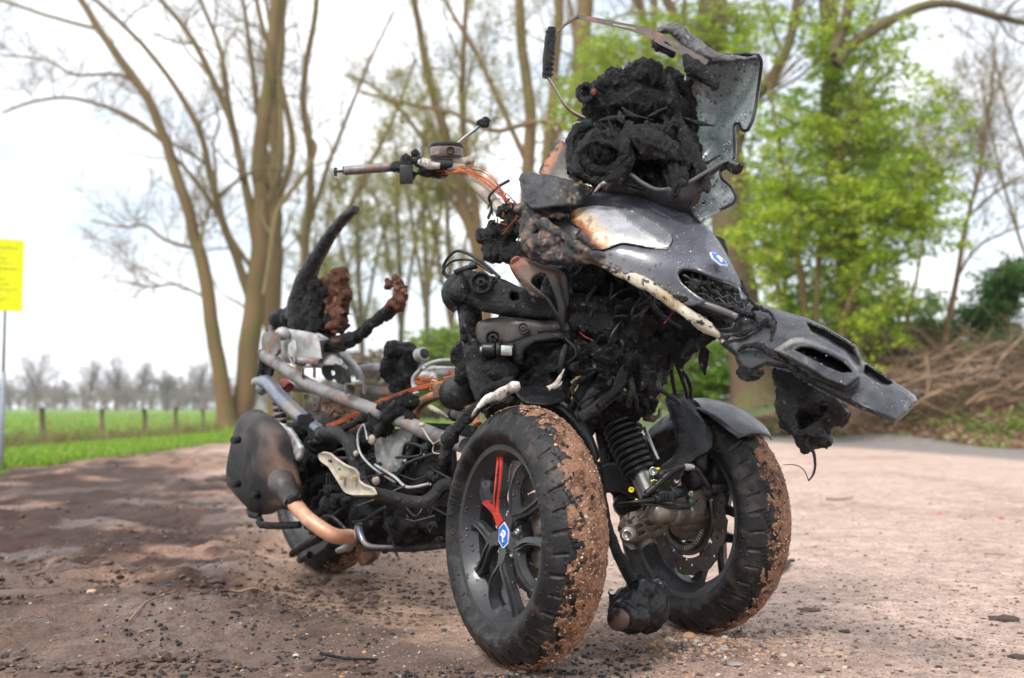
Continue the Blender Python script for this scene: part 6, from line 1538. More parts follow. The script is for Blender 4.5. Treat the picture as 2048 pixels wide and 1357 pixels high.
ps = scatter(9000, lambda n, r: (r.uniform(-150, 760, n), 905 + 450 * r.rand(n)), rs); k = (fbm(ps * [1, 2, 0], 1.6, 3, 8) > -.02); ps = ps[k]; sz = .0025 + .013 * rs.rand(len(ps)) ** 4
stones('soil_clods', ps, sz, np.tile([.10, .06, .045], (len(ps), 1)) * rs.uniform(.5, 1.5, (len(ps), 1)), clodm, 'loose brown clods on the churned soil at the left', 'clods', .55)
ps = scatter(1300, lambda n, r: (r.uniform(1150, 2100, n), 930 + 420 * r.rand(n) ** .7), rs); sz = .002 + .006 * rs.rand(len(ps)) ** 3
stones('soil_clods', ps, sz, np.tile([.11, .06, .042], (len(ps), 1)) * rs.uniform(.5, 1.6, (len(ps), 1)), clodm, 'brown crumbs of soil on the pinkish dirt at the right', 'clods', .5)
ps = scatter(2200, lambda n, r: (r.uniform(480, 1000, n), 1060 + 190 * r.rand(n)), rs); sz = .0022 + .006 * rs.rand(len(ps)) ** 3
stones('soil_clods', ps, sz, np.tile([.10, .065, .045], (len(ps), 1)) * rs.uniform(.4, 1.5, (len(ps), 1)), clodm, 'dark crumbs of soil under the scooter', 'clods', .5)

# pebbles one can pick out
def pebble(px, py, r, col, label, flat=.6, asp=1., name='pebble', group=None, mt=None, cat='pebble'):
    p = Gpt(px, py); p[2] = float(height([p[0]], [p[1]])[0]); s = r * ppm(p[1]); V0, F0 = IC2
    v = V0 * (1 + .2 * fbm(V0 + px, 1.3, 2, 1)[:, None]) * s * [asp, 1, flat]; a = (px * .7) % 1 - .5
    v = np.stack([v[:, 0] * math.cos(a) - v[:, 1] * math.sin(a), v[:, 0] * math.sin(a) + v[:, 1] * math.cos(a), v[:, 2]], 1) + p + [0, 0, s * flat * .35]
    o = bulk(name, v, F0, mt or stonem, np.tile(col, (len(v), 1)), smooth=True); return tag(o, label, cat, group)
pebble(1378, 1281, 15, (.45, .24, .13), 'largest orange-brown pebble in the gravel heap before the wheel')
pebble(1476, 1283, 11, (.05, .035, .03), 'dark angular stone right of the gravel heap', .9, name='stone', cat='stone')
pebble(1440, 1268, 10, (.4, .26, .18), 'pale brown pebble behind the dark angular stone', .7)
pebble(1656, 1312, 13, (.36, .27, .2), 'flat beige pebble on the open dirt right of the gravel heap', .45)
pebble(1470, 1338, 16, (.27, .24, .23), 'broad grey pebble at the bottom edge below the gravel heap', .35)
pebble(1046, 1346, 12, (.42, .3, .24), 'pale round pebble under the front wheel at the bottom edge', .5)
pebble(1226, 1306, 14, (.3, .27, .25), 'flat grey pebble between the front wheel and the gravel heap', .35)
pebble(1448, 1308, 12, (.33, .26, .23), 'grey-brown pebble below the dark angular stone', .5)
pebble(183, 1201, 10, (.5, .32, .18), 'light tan pebble lying alone on the dark soil at the left', .6)
pebble(888, 1267, 6, (.05, .05, .05), 'small black stone left of the near front wheel', .7)
pebble(592, 1316, 7, (.5, .42, .33), 'white pebble among the charred crumbs', .6)
pebble(729, 1311, 5, (.5, .25, .1), 'little orange pebble among the charred crumbs', .7)
pebble(2003, 1037, 5, (.45, .08, .03), 'orange brick chip at the right edge of the dirt', .7, name='brick_chip', cat='brick chip')
pebble(1880, 1026, 4, (.5, .12, .06), 'small red brick chip left of the other brick chip', .7, name='brick_chip', cat='brick chip')
pebble(1310, 1243, 6, (.3, .17, .12), 'reddish pebble touching the charred lamp housing', .7)
pebble(1404, 1256, 9, (.4, .2, .12), 'rust-coloured pebble at the top of the gravel heap', .7)
for k in range(46):
    px, py = 1385 + rs.randn() * 70, 1280 + abs(rs.randn()) * 26
    pebble(px, py, rs.uniform(4, 8), pal[rs.choice([0, 1, 3, 5])] * rs.uniform(.7, 1), 'small reddish or pale pebble of the gravel heap by the front wheel', group='pebbles of the gravel heap')
for k in range(40):
    px, py = rs.uniform(1120, 2040), rs.uniform(1150, 1350)
    pebble(px, py, rs.uniform(3, 6.5), pal[rs.choice([0, 1, 2, 3])] * rs.uniform(.7, 1), 'small pebble lying on the open pinkish dirt', .5, group='pebbles on the open dirt')
def clod(px, py, r, label, col=(.06, .038, .03), flat=.4, asp=1.3):
    p = Gpt(px, py); p[2] = float(height([p[0]], [p[1]])[0]); s = r * ppm(p[1]); V0, F0 = ico(3)
    v = V0 * (1 + .5 * fbm(V0 * 1.0 + px, 2.2, 4, 1)[:, None]) * s * [asp, 1, flat] + p
    return tag(bulk('soil_clod', v, F0, clodm, np.tile(col, (len(v), 1)), smooth=True), label, 'clod')
clod(2008, 1245, 22, 'dark clod pair at the right edge, upper one'); clod(2040, 1322, 20, 'dark clod cut by the right edge near the bottom corner'); clod(1690, 1271, 11, 'small dark clod with a red speck on the open dirt')
clod(70, 1200, 62, 'big flat mud lump on the dark soil at the far left', (.12, .075, .055), .22, 1.7); clod(1620, 1228, 16, 'flat brown clod behind the beige pebble', (.11, .065, .045), .3)
clod(430, 1165, 14, 'dark clod below the rear wheel, left one', (.07, .045, .035)); clod(472, 1167, 9, 'dark clod below the rear wheel, right one', (.07, .045, .035))
clod(440, 968, 24, 'dark clod on the brown track left of the muffler', (.06, .04, .032), .5)
# sticks
woodm = mat('dry_wood', (.30, .19, .11), .8, bump=.6, bscale=60, c2=(.18, .11, .07), s2=20)
def stick(pts, r, mt, label, name='stick', lift=.004):
    w = []
    for x, y in pts: p = Gpt(x, y); p[2] = float(height([p[0]], [p[1]])[0]) + r * ppm(p[1]) * .8 + lift; w.append(p)
    m = MB(); m.tube(w, [r * ppm(w[0][1]), r * ppm(w[-1][1]) * .7], 7, 4); m.wobble(.0015, 25); o = m.build(name, mt, None); return tag(o, label, 'stick')
stick([(455, 1208), (480, 1206), (505, 1205), (530, 1202)], 2.8, woodm, 'short pale stick on the soil below the rear wheel'); stick([(256, 1255), (290, 1232), (320, 1218), (350, 1207)], 2.2, woodm, 'thin bent twig on the dark soil at the front left')
stick([(1652, 1000), (1680, 1000), (1705, 997)], 2.2, woodm, 'straw-coloured stick lying behind the front wheel on the right'); stick([(1560, 1155), (1572, 1146), (1580, 1136), (1588, 1134)], 5, char, 'charred black stick behind the left-hand front wheel', 'charred_stick')
stick([(1968, 1113), (2010, 1114)], 1.6, woodm, 'brown twig on the dirt near the right edge'); stick([(640, 1322), (690, 1330), (755, 1332)], 3.5, char, 'charred flat splinter among the black crumbs at the bottom', 'charred_splinter')

# ================================================================ trees and plants
bark = mat('mossy_bark', (.19, .115, .055), .85, bump=.8, bscale=14, c2=(.15, .13, .04), s2=2.2, lo=.47, hi=.65, bdist=.03)
bark2 = mat('brown_bark', (.12, .08, .045), .85, bump=.8, bscale=12, c2=(.13, .12, .045), s2=1.6, lo=.45, hi=.65, bdist=.03)
olive = mat('olive_branch', (.19, .16, .065), .85, c2=(.2, .13, .07), s2=3)
twigm = mat('twig', (.15, .115, .07), .8)
fartw = mat('far_twig', (.15, .125, .11), .85)
leafm = mat('spring_leaf', (.2, .3, .04), .5, attr=True, transl=.5, spec=.3)
grassm = mat('grass_blade', (.1, .2, .03), .6, attr=True, transl=.35, spec=.2)
class Tree:
    def __init__(s, seed): s.rs = np.random.RandomState(seed); s.V = []; s.F = []; s.n = 0; s.tips = []
    def tube(s, p, r, seg):
        p = np.asarray(p, float); k = len(p)
        if k < 2: return
        t = np.gradient(p, axis=0); t /= np.maximum(1e-9, np.linalg.norm(t, axis=1))[:, None]
        ref = np.array([.31, .2, .93]) if abs(t[0, 2]) < .8 else np.array([1., .1, 0])
        x = np.cross(t, ref); x /= np.maximum(1e-9, np.linalg.norm(x, axis=1))[:, None]; y = np.cross(t, x)
        a = np.arange(seg) * 2 * math.pi / seg
        v = p[:, None] + (np.cos(a)[None, :, None] * x[:, None] + np.sin(a)[None, :, None] * y[:, None]) * np.asarray(r)[:, None, None]
        i = np.arange(k - 1)[:, None] * seg; j = np.arange(seg)[None]; j2 = (j + 1) % seg
        s.V.append(v.reshape(-1, 3)); s.F.append(np.stack([i + j, i + j2, i + seg + j2, i + seg + j], 2).reshape(-1, 4) + s.n); s.n += k * seg
    def grow(s, p, r, level, n, L, up=.35, spread=.9, t0=.2, minr=.003, seg=(5, 4, 3, 3), tips=False, pr=.55, steps=6, curl=.12):
        """sprout n children along the branch p"""
        p = np.asarray(p, float); r = np.asarray(r, float)
        for _ in range(n):
            t = t0 + (1 - t0) * s.rs.rand() ** .8; f = t * (len(p) - 1); i = min(int(f), len(p) - 2); q = p[i] + (p[i + 1] - p[i]) * (f - i); rr = r[i] + (r[i + 1] - r[i]) * (f - i)
            tan = nrm(p[i + 1] - p[i]); d = nrm(tan * s.rs.uniform(.3, .9) + nrm(s.rs.randn(3)) * spread + np.array([0, 0, up]))
            ln = L * s.rs.uniform(.55, 1.25) * (1.15 - .55 * t); r0 = max(minr, min(rr * pr, ln * .018) * s.rs.uniform(.7, 1))
            pts = [q]
            for k in range(steps):
                d = nrm(d + s.rs.randn(3) * curl * 1.4 + np.array([0, 0, up * .1])); pts.append(pts[-1] + d * ln / steps)
            pts = np.array(pts); rad = np.linspace(r0, max(minr * .5, r0 * .25), steps + 1)
            s.tube(pts, rad, seg[0])
            if level > 0: s.grow(pts, rad, level - 1, max(2, int(n * .8)), L * .52, up, spread, .15, minr, seg[1:] + (3,), tips, pr, max(3, steps - 1), curl)
            if tips and level <= 1: s.tips.append(pts)
    def build(s, name, mt, parent): 
        if not s.V: return None
        return bulk(name, np.vstack(s.V), np.vstack(s.F), mt, None, parent, True)
def leafquads(c, size, rs, cols, flatten=.5):
    """random leaf faces, four corners each"""
    n = len(c); a = rs.randn(n, 3); a[:, 2] *= flatten; a /= np.linalg.norm(a, axis=1)[:, None]; b = np.cross(a, rs.randn(n, 3)); b /= np.linalg.norm(b, axis=1)[:, None]
    s = (size * rs.uniform(.6, 1.3, n))[:, None]
    v = np.stack([c - a * s, c + b * s * .55, c + a * s, c - b * s * .55], 1).reshape(-1, 3)
    return v, np.arange(4 * n).reshape(-1, 4), np.repeat(cols, 4, 0)
def pline(pts, d, r0, r1, sub=4):
    """photograph polyline -> world polyline at distance d (scalar or per point)"""
    dd = np.full(len(pts), d, float) if np.isscalar(d) else np.array(d, float)
    w = catmull([P(x, y, q) for (x, y), q in zip(pts, dd)], sub); r = np.linspace(r0, r1, len(w)) * np.interp(np.linspace(0, 1, len(w)), np.linspace(0, 1, len(dd)), dd) / F
    return w, r
def baretree(name, base, label, limbs, seed, mt=bark, n=9, L=3.2, level=2, seg=8, twr=.004, group=None, leaves=None, up=.35, flare=1.35, cat='tree', curl=.12):
    """limbs: (photograph points, distance, start radius px, end radius px)"""
    T = Tree(seed); B = Tree(seed + 1); rs = T.rs
    W = [pline(*l) for l in limbs]
    b = W[0][0][0].copy(); root = thing(name, tuple(b), label, cat, group)
    for i, (w, r) in enumerate(W):
        if i > 0 and base == 'slim': r = r * .8
        if i == 0: r = r.copy(); r[:3] *= np.array([flare, 1.15, 1.05])
        ww = w + vecn(w, .9, 3, seed) * r.max() * .35; 
        if i == 0: ww[0] = w[0]
        (T if i < 3 else B).tube(ww, r, seg if r.max() > .05 else 6)
        B.grow(ww, r, level, n, L * (1 if r.max() > .1 else .7), up=up, t0=.25 if i == 0 else .1, minr=twr, tips=leaves is not None, curl=curl)
    T.build('trunk', mt, root); B.build('branches', mt if twr > .006 else twigm if mt is bark2 else olive, root)
    if leaves:
        cnt, size, cols, zmin = leaves; tp = B.tips
        if tp:
            idx = rs.randint(len(tp), size=cnt); c = np.array([tp[i][rs.randint(1, len(tp[i]))] for i in idx]) + rs.randn(cnt, 3) * .07
            c = c[c[:, 2] > zmin]; cc = np.array(cols)[rs.randint(len(cols), size=len(c))] * rs.uniform(.7, 1.2, (len(c), 1))
            v, f, k = leafquads(c, size, rs, cc); o = bulk('leaves', v, f, leafm, k, root); o['kind'] = 'stuff'
    return root
buds = [(.35, .32, .06), (.28, .3, .05), (.4, .34, .1)]
# --- left group
baretree('bare_tree', 'slim', 'thickest bare tree of the left-hand group, many limbs rising from one trunk', [
    ([(474, 866), (488, 760), (505, 640), (514, 540), (520, 450), (522, 300), (540, 150), (556, 0), (570, -200), (580, -420)], 27, 25, 8),
    ([(500, 600), (470, 510), (440, 430), (415, 330), (392, 250), (310, 120), (190, 0), (60, -90)], 27, 12, 4),
    ([(514, 500), (495, 400), (470, 270), (420, 150), (370, 60), (300, -20), (200, -120)], 27, 12, 4),
    ([(518, 460), (560, 330), (560, 200), (545, 80), (520, -60)], 27, 10, 4),
    ([(516, 480), (485, 340), (455, 200), (440, 100), (400, 0), (360, -120)], 27, 9, 4),
    ([(528, 590), (540, 520), (556, 420), (600, 360), (628, 310), (628, 285), (605, 260)], 26, 7, 4),
    ([(505, 540), (470, 490), (430, 420), (380, 350), (340, 300), (300, 200)], 27, 7, 3)], 3, n=11, L=2.7, twr=.004, curl=.15)
baretree('bare_tree', 'slim', 'slender bare tree leaning left beside the thickest trunk of the left-hand group', [
    ([(454, 866), (436, 720), (420, 620), (400, 500), (370, 410), (330, 290), (288, 190), (200, 60), (150, -20), (60, -160)], 26.5, 17, 5),
    ([(332, 290), (270, 240), (200, 210), (130, 195), (60, 205), (5, 225)], 26.5, 6, 3),
    ([(400, 500), (330, 480), (290, 450), (250, 455), (180, 440)], 26.5, 5, 2),
    ([(300, 190), (240, 150), (150, 150), (90, 120), (0, 110)], 26.5, 5, 2),
    ([(402, 500), (405, 460), (398, 430)], 26, 5, 4),
    ([(410, 595), (350, 570), (300, 575), (230, 560)], 26.5, 4, 2),
    ([(200, 60), (90, 30), (0, 0), (-60, -10)], 26.5, 5, 3)], 5, n=10, L=2.3, twr=.004, curl=.15)
baretree('bare_tree', 'slim', 'mossy greenish tree standing behind the thickest trunk of the left-hand group', [
    ([(560, 870), (552, 750), (545, 620), (543, 480), (548, 300), (556, 140), (560, 0), (566, -200)], 31, 24, 8),
    ([(545, 430), (585, 300), (560, 160), (520, 40), (500, -80)], 31, 10, 5), ([(546, 380), (520, 250), (500, 100), (480, -40)], 31, 9, 4)], 7, n=10, L=2.7, twr=.004, curl=.15)
baretree('bare_tree', 'slim', 'thin upright bare tree right of the mossy one, above the charred seat', [
    ([(590, 866), (598, 740), (608, 600), (614, 480), (622, 340), (606, 200), (625, 60), (640, -60)], 33, 12, 5),
    ([(600, 600), (640, 520), (690, 430), (740, 330), (790, 230), (830, 120)], 33, 8, 3), ([(614, 470), (650, 350), (700, 220), (740, 120), (790, 20)], 33, 6, 3)], 9, n=8, L=2.4)
# --- behind the handlebar
baretree('bare_tree', 'slim', 'forked bare tree behind the handlebar', [
    ([(985, 840), (975, 680), (958, 520), (925, 400), (900, 300), (868, 190), (842, 80), (820, -60)], 34, 15, 6),
    ([(962, 540), (950, 400), (930, 300), (925, 180), (930, 40), (940, -80)], 34, 12, 5), ([(955, 480), (905, 400), (860, 300), (800, 220), (740, 170), (690, 150)], 34, 7, 3)], 11, n=10, L=2.8, leaves=(5000, .036, buds, 2.))
baretree('bare_tree', 'slim', 'bare tree left of the taped grip with a straight trunk', [
    ([(1050, 820), (1055, 600), (1052, 420), (1060, 250), (1046, 100), (1030, -60)], 32, 17, 9), ([(1056, 330), (1010, 230), (960, 120), (900, 20), (860, -60)], 32, 8, 4)], 13, n=10, L=2.6, leaves=(5000, .036, buds, 2.))
baretree('bare_tree', 'slim', 'bare tree right behind the taped grip', [
    ([(1092, 820), (1090, 600), (1088, 420), (1100, 260), (1112, 120), (1120, -60)], 30, 15, 9), ([(1100, 300), (1140, 200), (1150, 80), (1130, -40)], 30, 8, 5)], 15, n=9, L=2.6)
baretree('bare_tree', 'slim', 'thick bare trunk seen just left of the charred dash', [
    ([(1160, 820), (1160, 600), (1155, 350), (1166, 200), (1168, 60), (1172, -80)], 28, 22, 16), ([(1158, 270), (1100, 245), (1040, 252), (980, 262), (900, 225), (820, 210), (720, 185)], 27, 8, 4)], 17, n=9, L=2.6, leaves=(5000, .036, buds, 2.))
baretree('bare_tree', 'slim', 'bare tree behind the support strap with a curved limb', [
    ([(1270, 820), (1265, 500), (1268, 300), (1302, 130), (1290, 60), (1262, -40)], 26, 13, 9), ([(1296, 110), (1310, 40), (1306, -60)], 26, 8, 6)], 19, n=8, L=2.4)
# --- pale budding trees in the middle distance
for i, (x, d, h, sd) in enumerate([(720, 62, 470, 61), (850, 58, 350, 62), (800, 66, 420, 63), (900, 52, 420, 64), (655, 70, 520, 65)]):
    baretree('budding_tree', None, ['slim budding tree in the middle distance above the charred seat', 'pale budding tree in front of the green thicket left of the brake hoses', 'budding tree left of the green thicket in the middle distance', 'yellowish budding tree seen just left of the steering tube', 'distant budding tree right of the mossy trunk'][i],
             [([(x, 838), (x + 3, (838 + h) / 2), (x - 6, h), (x + 4, h - 110)], d, 7, 3), ([(x, (838 + h) / 2 + 40), (x + 35, h + 40), (x + 55, h - 30)], d, 4, 2), ([(x, (838 + h) / 2 + 20), (x - 36, h + 30), (x - 60, h - 50)], d, 4, 2)],
             sd, mt=bark2, n=9, L=3.4, level=2, twr=.008, group='budding trees in the middle distance', leaves=(8000, .075, buds, 1.), flare=1.)
# --- big trees on the right
baretree('big_tree', None, 'massive leaning trunk behind the nose of the scooter', [
    ([(1515, 812), (1492, 680), (1478, 560), (1468, 420), (1452, 280), (1436, 140), (1422, 0), (1410, -200)], 18.6, 43, 27),
    ([(1462, 330), (1500, 220), (1560, 130), (1590, 40), (1600, -80)], 18.6, 13, 8), ([(1440, 180), (1380, 80), (1330, 0), (1300, -80)], 18.6, 12, 8)], 23, mt=bark2, n=7, L=2.4, seg=14)
baretree('big_tree', None, 'tall trunk right of the windscreen with a limb arching to the right', [
    ([(1700, 800), (1692, 640), (1688, 480), (1672, 360), (1664, 220), (1668, 100), (1655, 0), (1640, -200)], 17.5, 25, 16),
    ([(1672, 130), (1700, 92), (1760, 50), (1840, 14), (1900, 8), (1960, 22), (2048, 46), (2140, 60)], 16.2, 13, 5), ([(1664, 110), (1690, 40), (1700, -60)], 16.2, 13, 9), ([(1680, 470), (1760, 420), (1840, 390)], 16.2, 6, 3)], 25, mt=bark2, n=8, L=2.2, seg=12)
baretree('thin_tree', None, 'thin trunk standing alone at the right, above the branch pile', [
    ([(1886, 700), (1900, 620), (1918, 530), (1936, 440), (1960, 350), (1975, 250), (1990, 100)], 17, 7, 2),
    ([(1912, 560), (1950, 500), (2000, 470), (2060, 450)], 17, 3, 1.5), ([(1940, 430), (2000, 380), (2080, 330)], 17, 3, 1.5)], 27, n=8, L=1.6)
for i, (pts, d) in enumerate([([(2100, 640), (2040, 480), (1990, 300), (1960, 160)], 21), ([(2180, 700), (2090, 420), (2010, 200), (1980, 60)], 24), ([(1800, 700), (1840, 520), (1850, 380), (1900, 250)], 22)]):
    baretree('thin_tree', None, ['fine-twigged bare tree reaching in from the right edge', 'bare tree farther right whose twigs cross the sky', 'thin bare stem behind the bright green foliage on the right'][i], [(pts, d, 4, 1.5)], 30 + i, n=14, L=2.6)

# --- bright green young trees: stems plus leaf sprays
G1 = [(.40, .53, .04), (.30, .44, .035), (.48, .58, .08), (.2, .32, .03)]
def leafy(name, label, stems, lobes, nspray, per, size, seed, cols=G1, thr=-.12, d=17., cat='tree', mt=bark, thick=1.4, freq=.9, group=None):
    """lobes: (px,py,rx,ry,weight) on the photograph at distance d"""
    rs = np.random.RandomState(seed); T = Tree(seed); Wd = []
    for s in stems:
        w, r = pline(*s); T.tube(w, r, 7); Wd.append((w, r))
    root = thing(name, tuple(Wd[0][0][0]), label, cat, group)
    lb = np.array(lobes, float); pr = lb[:, 4] * lb[:, 2] * lb[:, 3]; pr /= pr.sum()
    k = rs.choice(len(lb), nspray * 3, p=pr); a = rs.uniform(0, 6.283, len(k)); q = np.sqrt(rs.rand(len(k))) * (1 + .12 * np.sin(a * 5 + k))
    px = lb[k, 0] + lb[k, 2] * q * np.cos(a); py = lb[k, 1] + lb[k, 3] * q * np.sin(a); dd = d + rs.uniform(-1, 1, len(k)) * thick
    c = Pmany(np.stack([px, py], 1), dd); c = c[fbm(c, freq, 3, seed) > thr][:nspray]; n = len(c)
    allw = np.vstack([w for w, r in Wd])
    # a thin branch from the stems to groups of sprays
    for i in rs.choice(n, min(n, 170), False):
        below = allw[allw[:, 2] < c[i, 2] + .1]
        if len(below) == 0: below = allw[:1]
        j = np.argmin(np.linalg.norm((below - c[i]) * [1, .7, 1.3], axis=1)); p0 = below[j]; md = (p0 + c[i]) / 2 + np.array([0, 0, .10]) + rs.randn(3) * .08
        T.tube(catmull([p0, md, c[i]], 4), np.linspace(.014, .004, 9), 4)
    dirs = rs.randn(n, 3); dirs[:, 2] = dirs[:, 2] * .25 - .05; dirs /= np.linalg.norm(dirs, axis=1)[:, None]; ln = rs.uniform(.18, .5, n)
    for i in range(0, n, 2): T.tube([c[i], c[i] + dirs[i] * ln[i] * .5 + [0, 0, .02], c[i] + dirs[i] * ln[i]], [.004, .003, .002], 3)
    t = rs.rand(n, per, 1); p = c[:, None] + dirs[:, None] * ln[:, None, None] * t + rs.randn(n, per, 3) * [.045, .045, .03]
    p = p.reshape(-1, 3); base = np.array(cols)[rs.randint(len(cols), size=n)]; cc = np.repeat(base, per, 0) * rs.uniform(.75, 1.2, (n * per, 1))
    v, f, kk = leafquads(p, size, rs, cc, .35)
    T.build('trunk', mt, root); o = bulk('leaves', v, f, leafm, kk, root); o['kind'] = 'stuff'
    return root
leafy('young_tree', 'bright green young tree filling the space right of the windscreen', [([(1610, 790), (1612, 660), (1600, 540), (1578, 420), (1560, 300), (1540, 180)], 16.5, 10, 3), ([(1640, 790), (1632, 640), (1640, 500), (1665, 380), (1690, 260)], 16.5, 9, 3), ([(1590, 790), (1560, 600), (1530, 480)], 16.5, 7, 3), ([(1660, 790), (1700, 600), (1760, 480), (1840, 420)], 16.3, 7, 2)],
      [(1590, 300, 85, 190, 1.), (1680, 330, 130, 170, 1), (1620, 180, 110, 100, .7), (1790, 370, 120, 95, .9), (1860, 410, 80, 55, .9), (1600, 470, 130, 110, 1), (1740, 470, 130, 75, 1), (1510, 150, 60, 80, .7), (1610, 600, 80, 80, .9), (1700, 590, 110, 70, .8), (1800, 200, 110, 60, .35), (1720, 110, 120, 60, .45), (1850, 290, 110, 80, .35), (1910, 440, 60, 60, .4), (1660, 60, 150, 60, .5), (1560, 430, 40, 110, .5), (1700, 690, 120, 60, .6)],
      2600, 22, .034, 71, thr=-.05, d=16.7)
leafy('young_tree', 'light green young tree behind the support strap and charred dash', [([(1330, 800), (1335, 600), (1350, 400), (1380, 200), (1400, 60)], 19, 9, 3), ([(1310, 800), (1290, 500), (1240, 250), (1210, 120)], 19, 8, 3)],
      [(1300, 100, 120, 70, .6), (1240, 140, 100, 60, .9), (1180, 190, 70, 50, .7), (1400, 60, 110, 60, .7), (1150, 250, 50, 50, .3), (1480, 60, 80, 60, .6), (1340, 200, 60, 60, .5), (1250, 60, 90, 40, .4)],
      1000, 18, .036, 72, thr=-.1, d=19, cols=[(.36, .46, .06), (.28, .4, .05), (.4, .48, .1)])
leafy('young_tree', 'darker green thicket behind the drooping nose panel', [([(1560, 800), (1556, 700), (1570, 560)], 22, 8, 3), ([(1740, 800), (1760, 700), (1800, 560)], 22, 7, 3)],
      [(1660, 640, 110, 70, 1), (1760, 660, 110, 70, 1), (1560, 740, 110, 60, 1), (1680, 720, 130, 50, 1), (1860, 640, 70, 60, .6), (1650, 520, 140, 60, .5)],
      1500, 20, .045, 73, cols=[(.10, .2, .02), (.14, .25, .025), (.07, .14, .02), (.18, .3, .03)], thr=-.25, d=22, cat='thicket')
leafy('young_tree', 'pale green foliage far behind the big leaning trunk', [([(1480, 800), (1470, 600), (1440, 420)], 27, 6, 2), ([(1580, 800), (1570, 560), (1540, 420)], 27, 6, 2)],
      [(1430, 440, 70, 80, .8), (1530, 420, 90, 110, 1), (1560, 620, 90, 90, 1), (1440, 620, 60, 90, .8), (1400, 300, 60, 70, .5), (1560, 260, 90, 90, .7), (1660, 300, 120, 150, .8), (1250, 330, 90, 60, .2)],
      1300, 16, .055, 79, cols=[(.26, .38, .05), (.2, .32, .04), (.32, .42, .08)], thr=-.2, d=27)
leafy('thicket', 'olive brushwood thicket rising behind the branch pile', [([(1700, 780), (1710, 730), (1705, 690)], 20.5, 3, 1)],
      [(1650, 730, 60, 44, 1), (1730, 715, 80, 46, 1), (1830, 700, 90, 46, 1), (1930, 690, 90, 40, 1), (1780, 740, 160, 40, 1), (2030, 690, 60, 50, .8)], 1200, 20, .04, 83, cols=[(.16, .13, .06), (.12, .15, .04), (.2, .15, .08), (.09, .14, .03)], thr=-.5, d=20.5, cat='thicket', thick=.8)
leafy('bush', 'dark green evergreen bush at the right edge above the branch pile', [([(2020, 740), (2015, 640), (2000, 560)], 17.5, 5, 2)],
      [(2030, 620, 80, 70, 1), (1990, 680, 60, 40, .8), (2060, 720, 50, 60, .8), (2040, 560, 50, 40, .5), (1950, 650, 50, 40, .5)],
      620, 24, .035, 74, cols=[(.07, .18, .035), (.10, .24, .045), (.05, .12, .035)], thr=-.02, d=17.5, cat='bush', thick=.8)
leafy('bush', 'bright green undergrowth seen between the nose and the wheel', [([(1400, 800), (1400, 740), (1390, 700)], 19.5, 4, 2)],
      [(1400, 740, 90, 60, 1), (1320, 770, 60, 40, 1), (1460, 770, 60, 40, 1), (1560, 790, 60, 22, .8)], 520, 24, .04, 75, cols=[(.16, .32, .03), (.22, .38, .04), (.1, .22, .02)], thr=-.4, d=19.5, cat='bush', thick=.8)
leafy('bush', 'yellow-green thicket in the middle distance left of the steering tube', [([(860, 830), (862, 780), (860, 700)], 46, 3, 1)],
      [(870, 710, 60, 50, 1), (905, 700, 40, 50, 1), (830, 740, 30, 40, .6), (880, 770, 80, 50, .8), (960, 760, 80, 60, .6), (1180, 800, 160, 60, .6)], 1500, 18, .1, 76, cols=[(.32, .42, .07), (.26, .36, .05), (.2, .28, .05)], thr=-.25, d=46, cat='thicket', thick=3, freq=.3)
leafy('bush', 'dry beige thicket in the middle distance behind the bare frame', [([(740, 836), (742, 790), (745, 720)], 52, 3, 1)],
      [(700, 800, 90, 36, 1), (780, 770, 70, 60, 1), (740, 730, 60, 30, .7), (640, 810, 60, 26, .7), (830, 800, 80, 40, 1)], 1100, 18, .11, 77, cols=[(.26, .2, .1), (.3, .26, .12), (.22, .17, .1)], thr=-.4, d=52, cat='thicket', thick=3, freq=.3)

# --- far trees at the edge of the field
def fartree(px, top, half, d, seed, label):
    rs = np.random.RandomState(seed); b = P(px, 824, d); b[2] = -.5; H = P(px, top, d)[2] + .5; Wd = half * d / F
    root = thing('far_tree', tuple(b), label, 'tree', 'bare trees along the far edge of the field'); T = Tree(seed); C = Tree(seed + 1)
    tr = np.array([b + [rs.randn() * .15 * k, 0, H * .42 * k / 3] for k in range(4)]); T.tube(tr, [.34, .28, .24, .2], 6)
    for k in range(16):
        a = rs.uniform(0, 6.28); s = rs.uniform(.25, 1); p0 = tr[-1] + (tr[2] - tr[3]) * rs.rand() * .8
        e = b + np.array([math.cos(a) * Wd * s, math.sin(a) * Wd * s, H * (.95 - .42 * s * s)]); md = (p0 + e) / 2 + [0, 0, -H * .02]
        w = catmull([p0, md, e], 4); C.tube(w, np.linspace(.13, .03, len(w)), 4); C.grow(w, np.linspace(.13, .03, len(w)), 2, 7, H * .2, up=.15, minr=.014, seg=(3, 3, 3), steps=4)
    T.build('trunk', fartw, root); C.build('crown', fartw, root)
fartree(70, 692, 66, 235, 81, 'leftmost and widest of the far bare trees on the horizon'); fartree(178, 715, 34, 235, 82, 'far bare tree second from the left on the horizon'); fartree(232, 705, 34, 235, 83, 'far bare tree in the middle of the horizon row')
fartree(284, 715, 36, 235, 84, 'far bare tree fourth from the left, above the middle fence post'); fartree(402, 712, 46, 230, 85, 'far bare tree next to the slender leaning trunk'); fartree(333, 735, 26, 240, 86, 'smallest far bare tree, left of the slender leaning trunk')
T = Tree(90); rs = T.rs
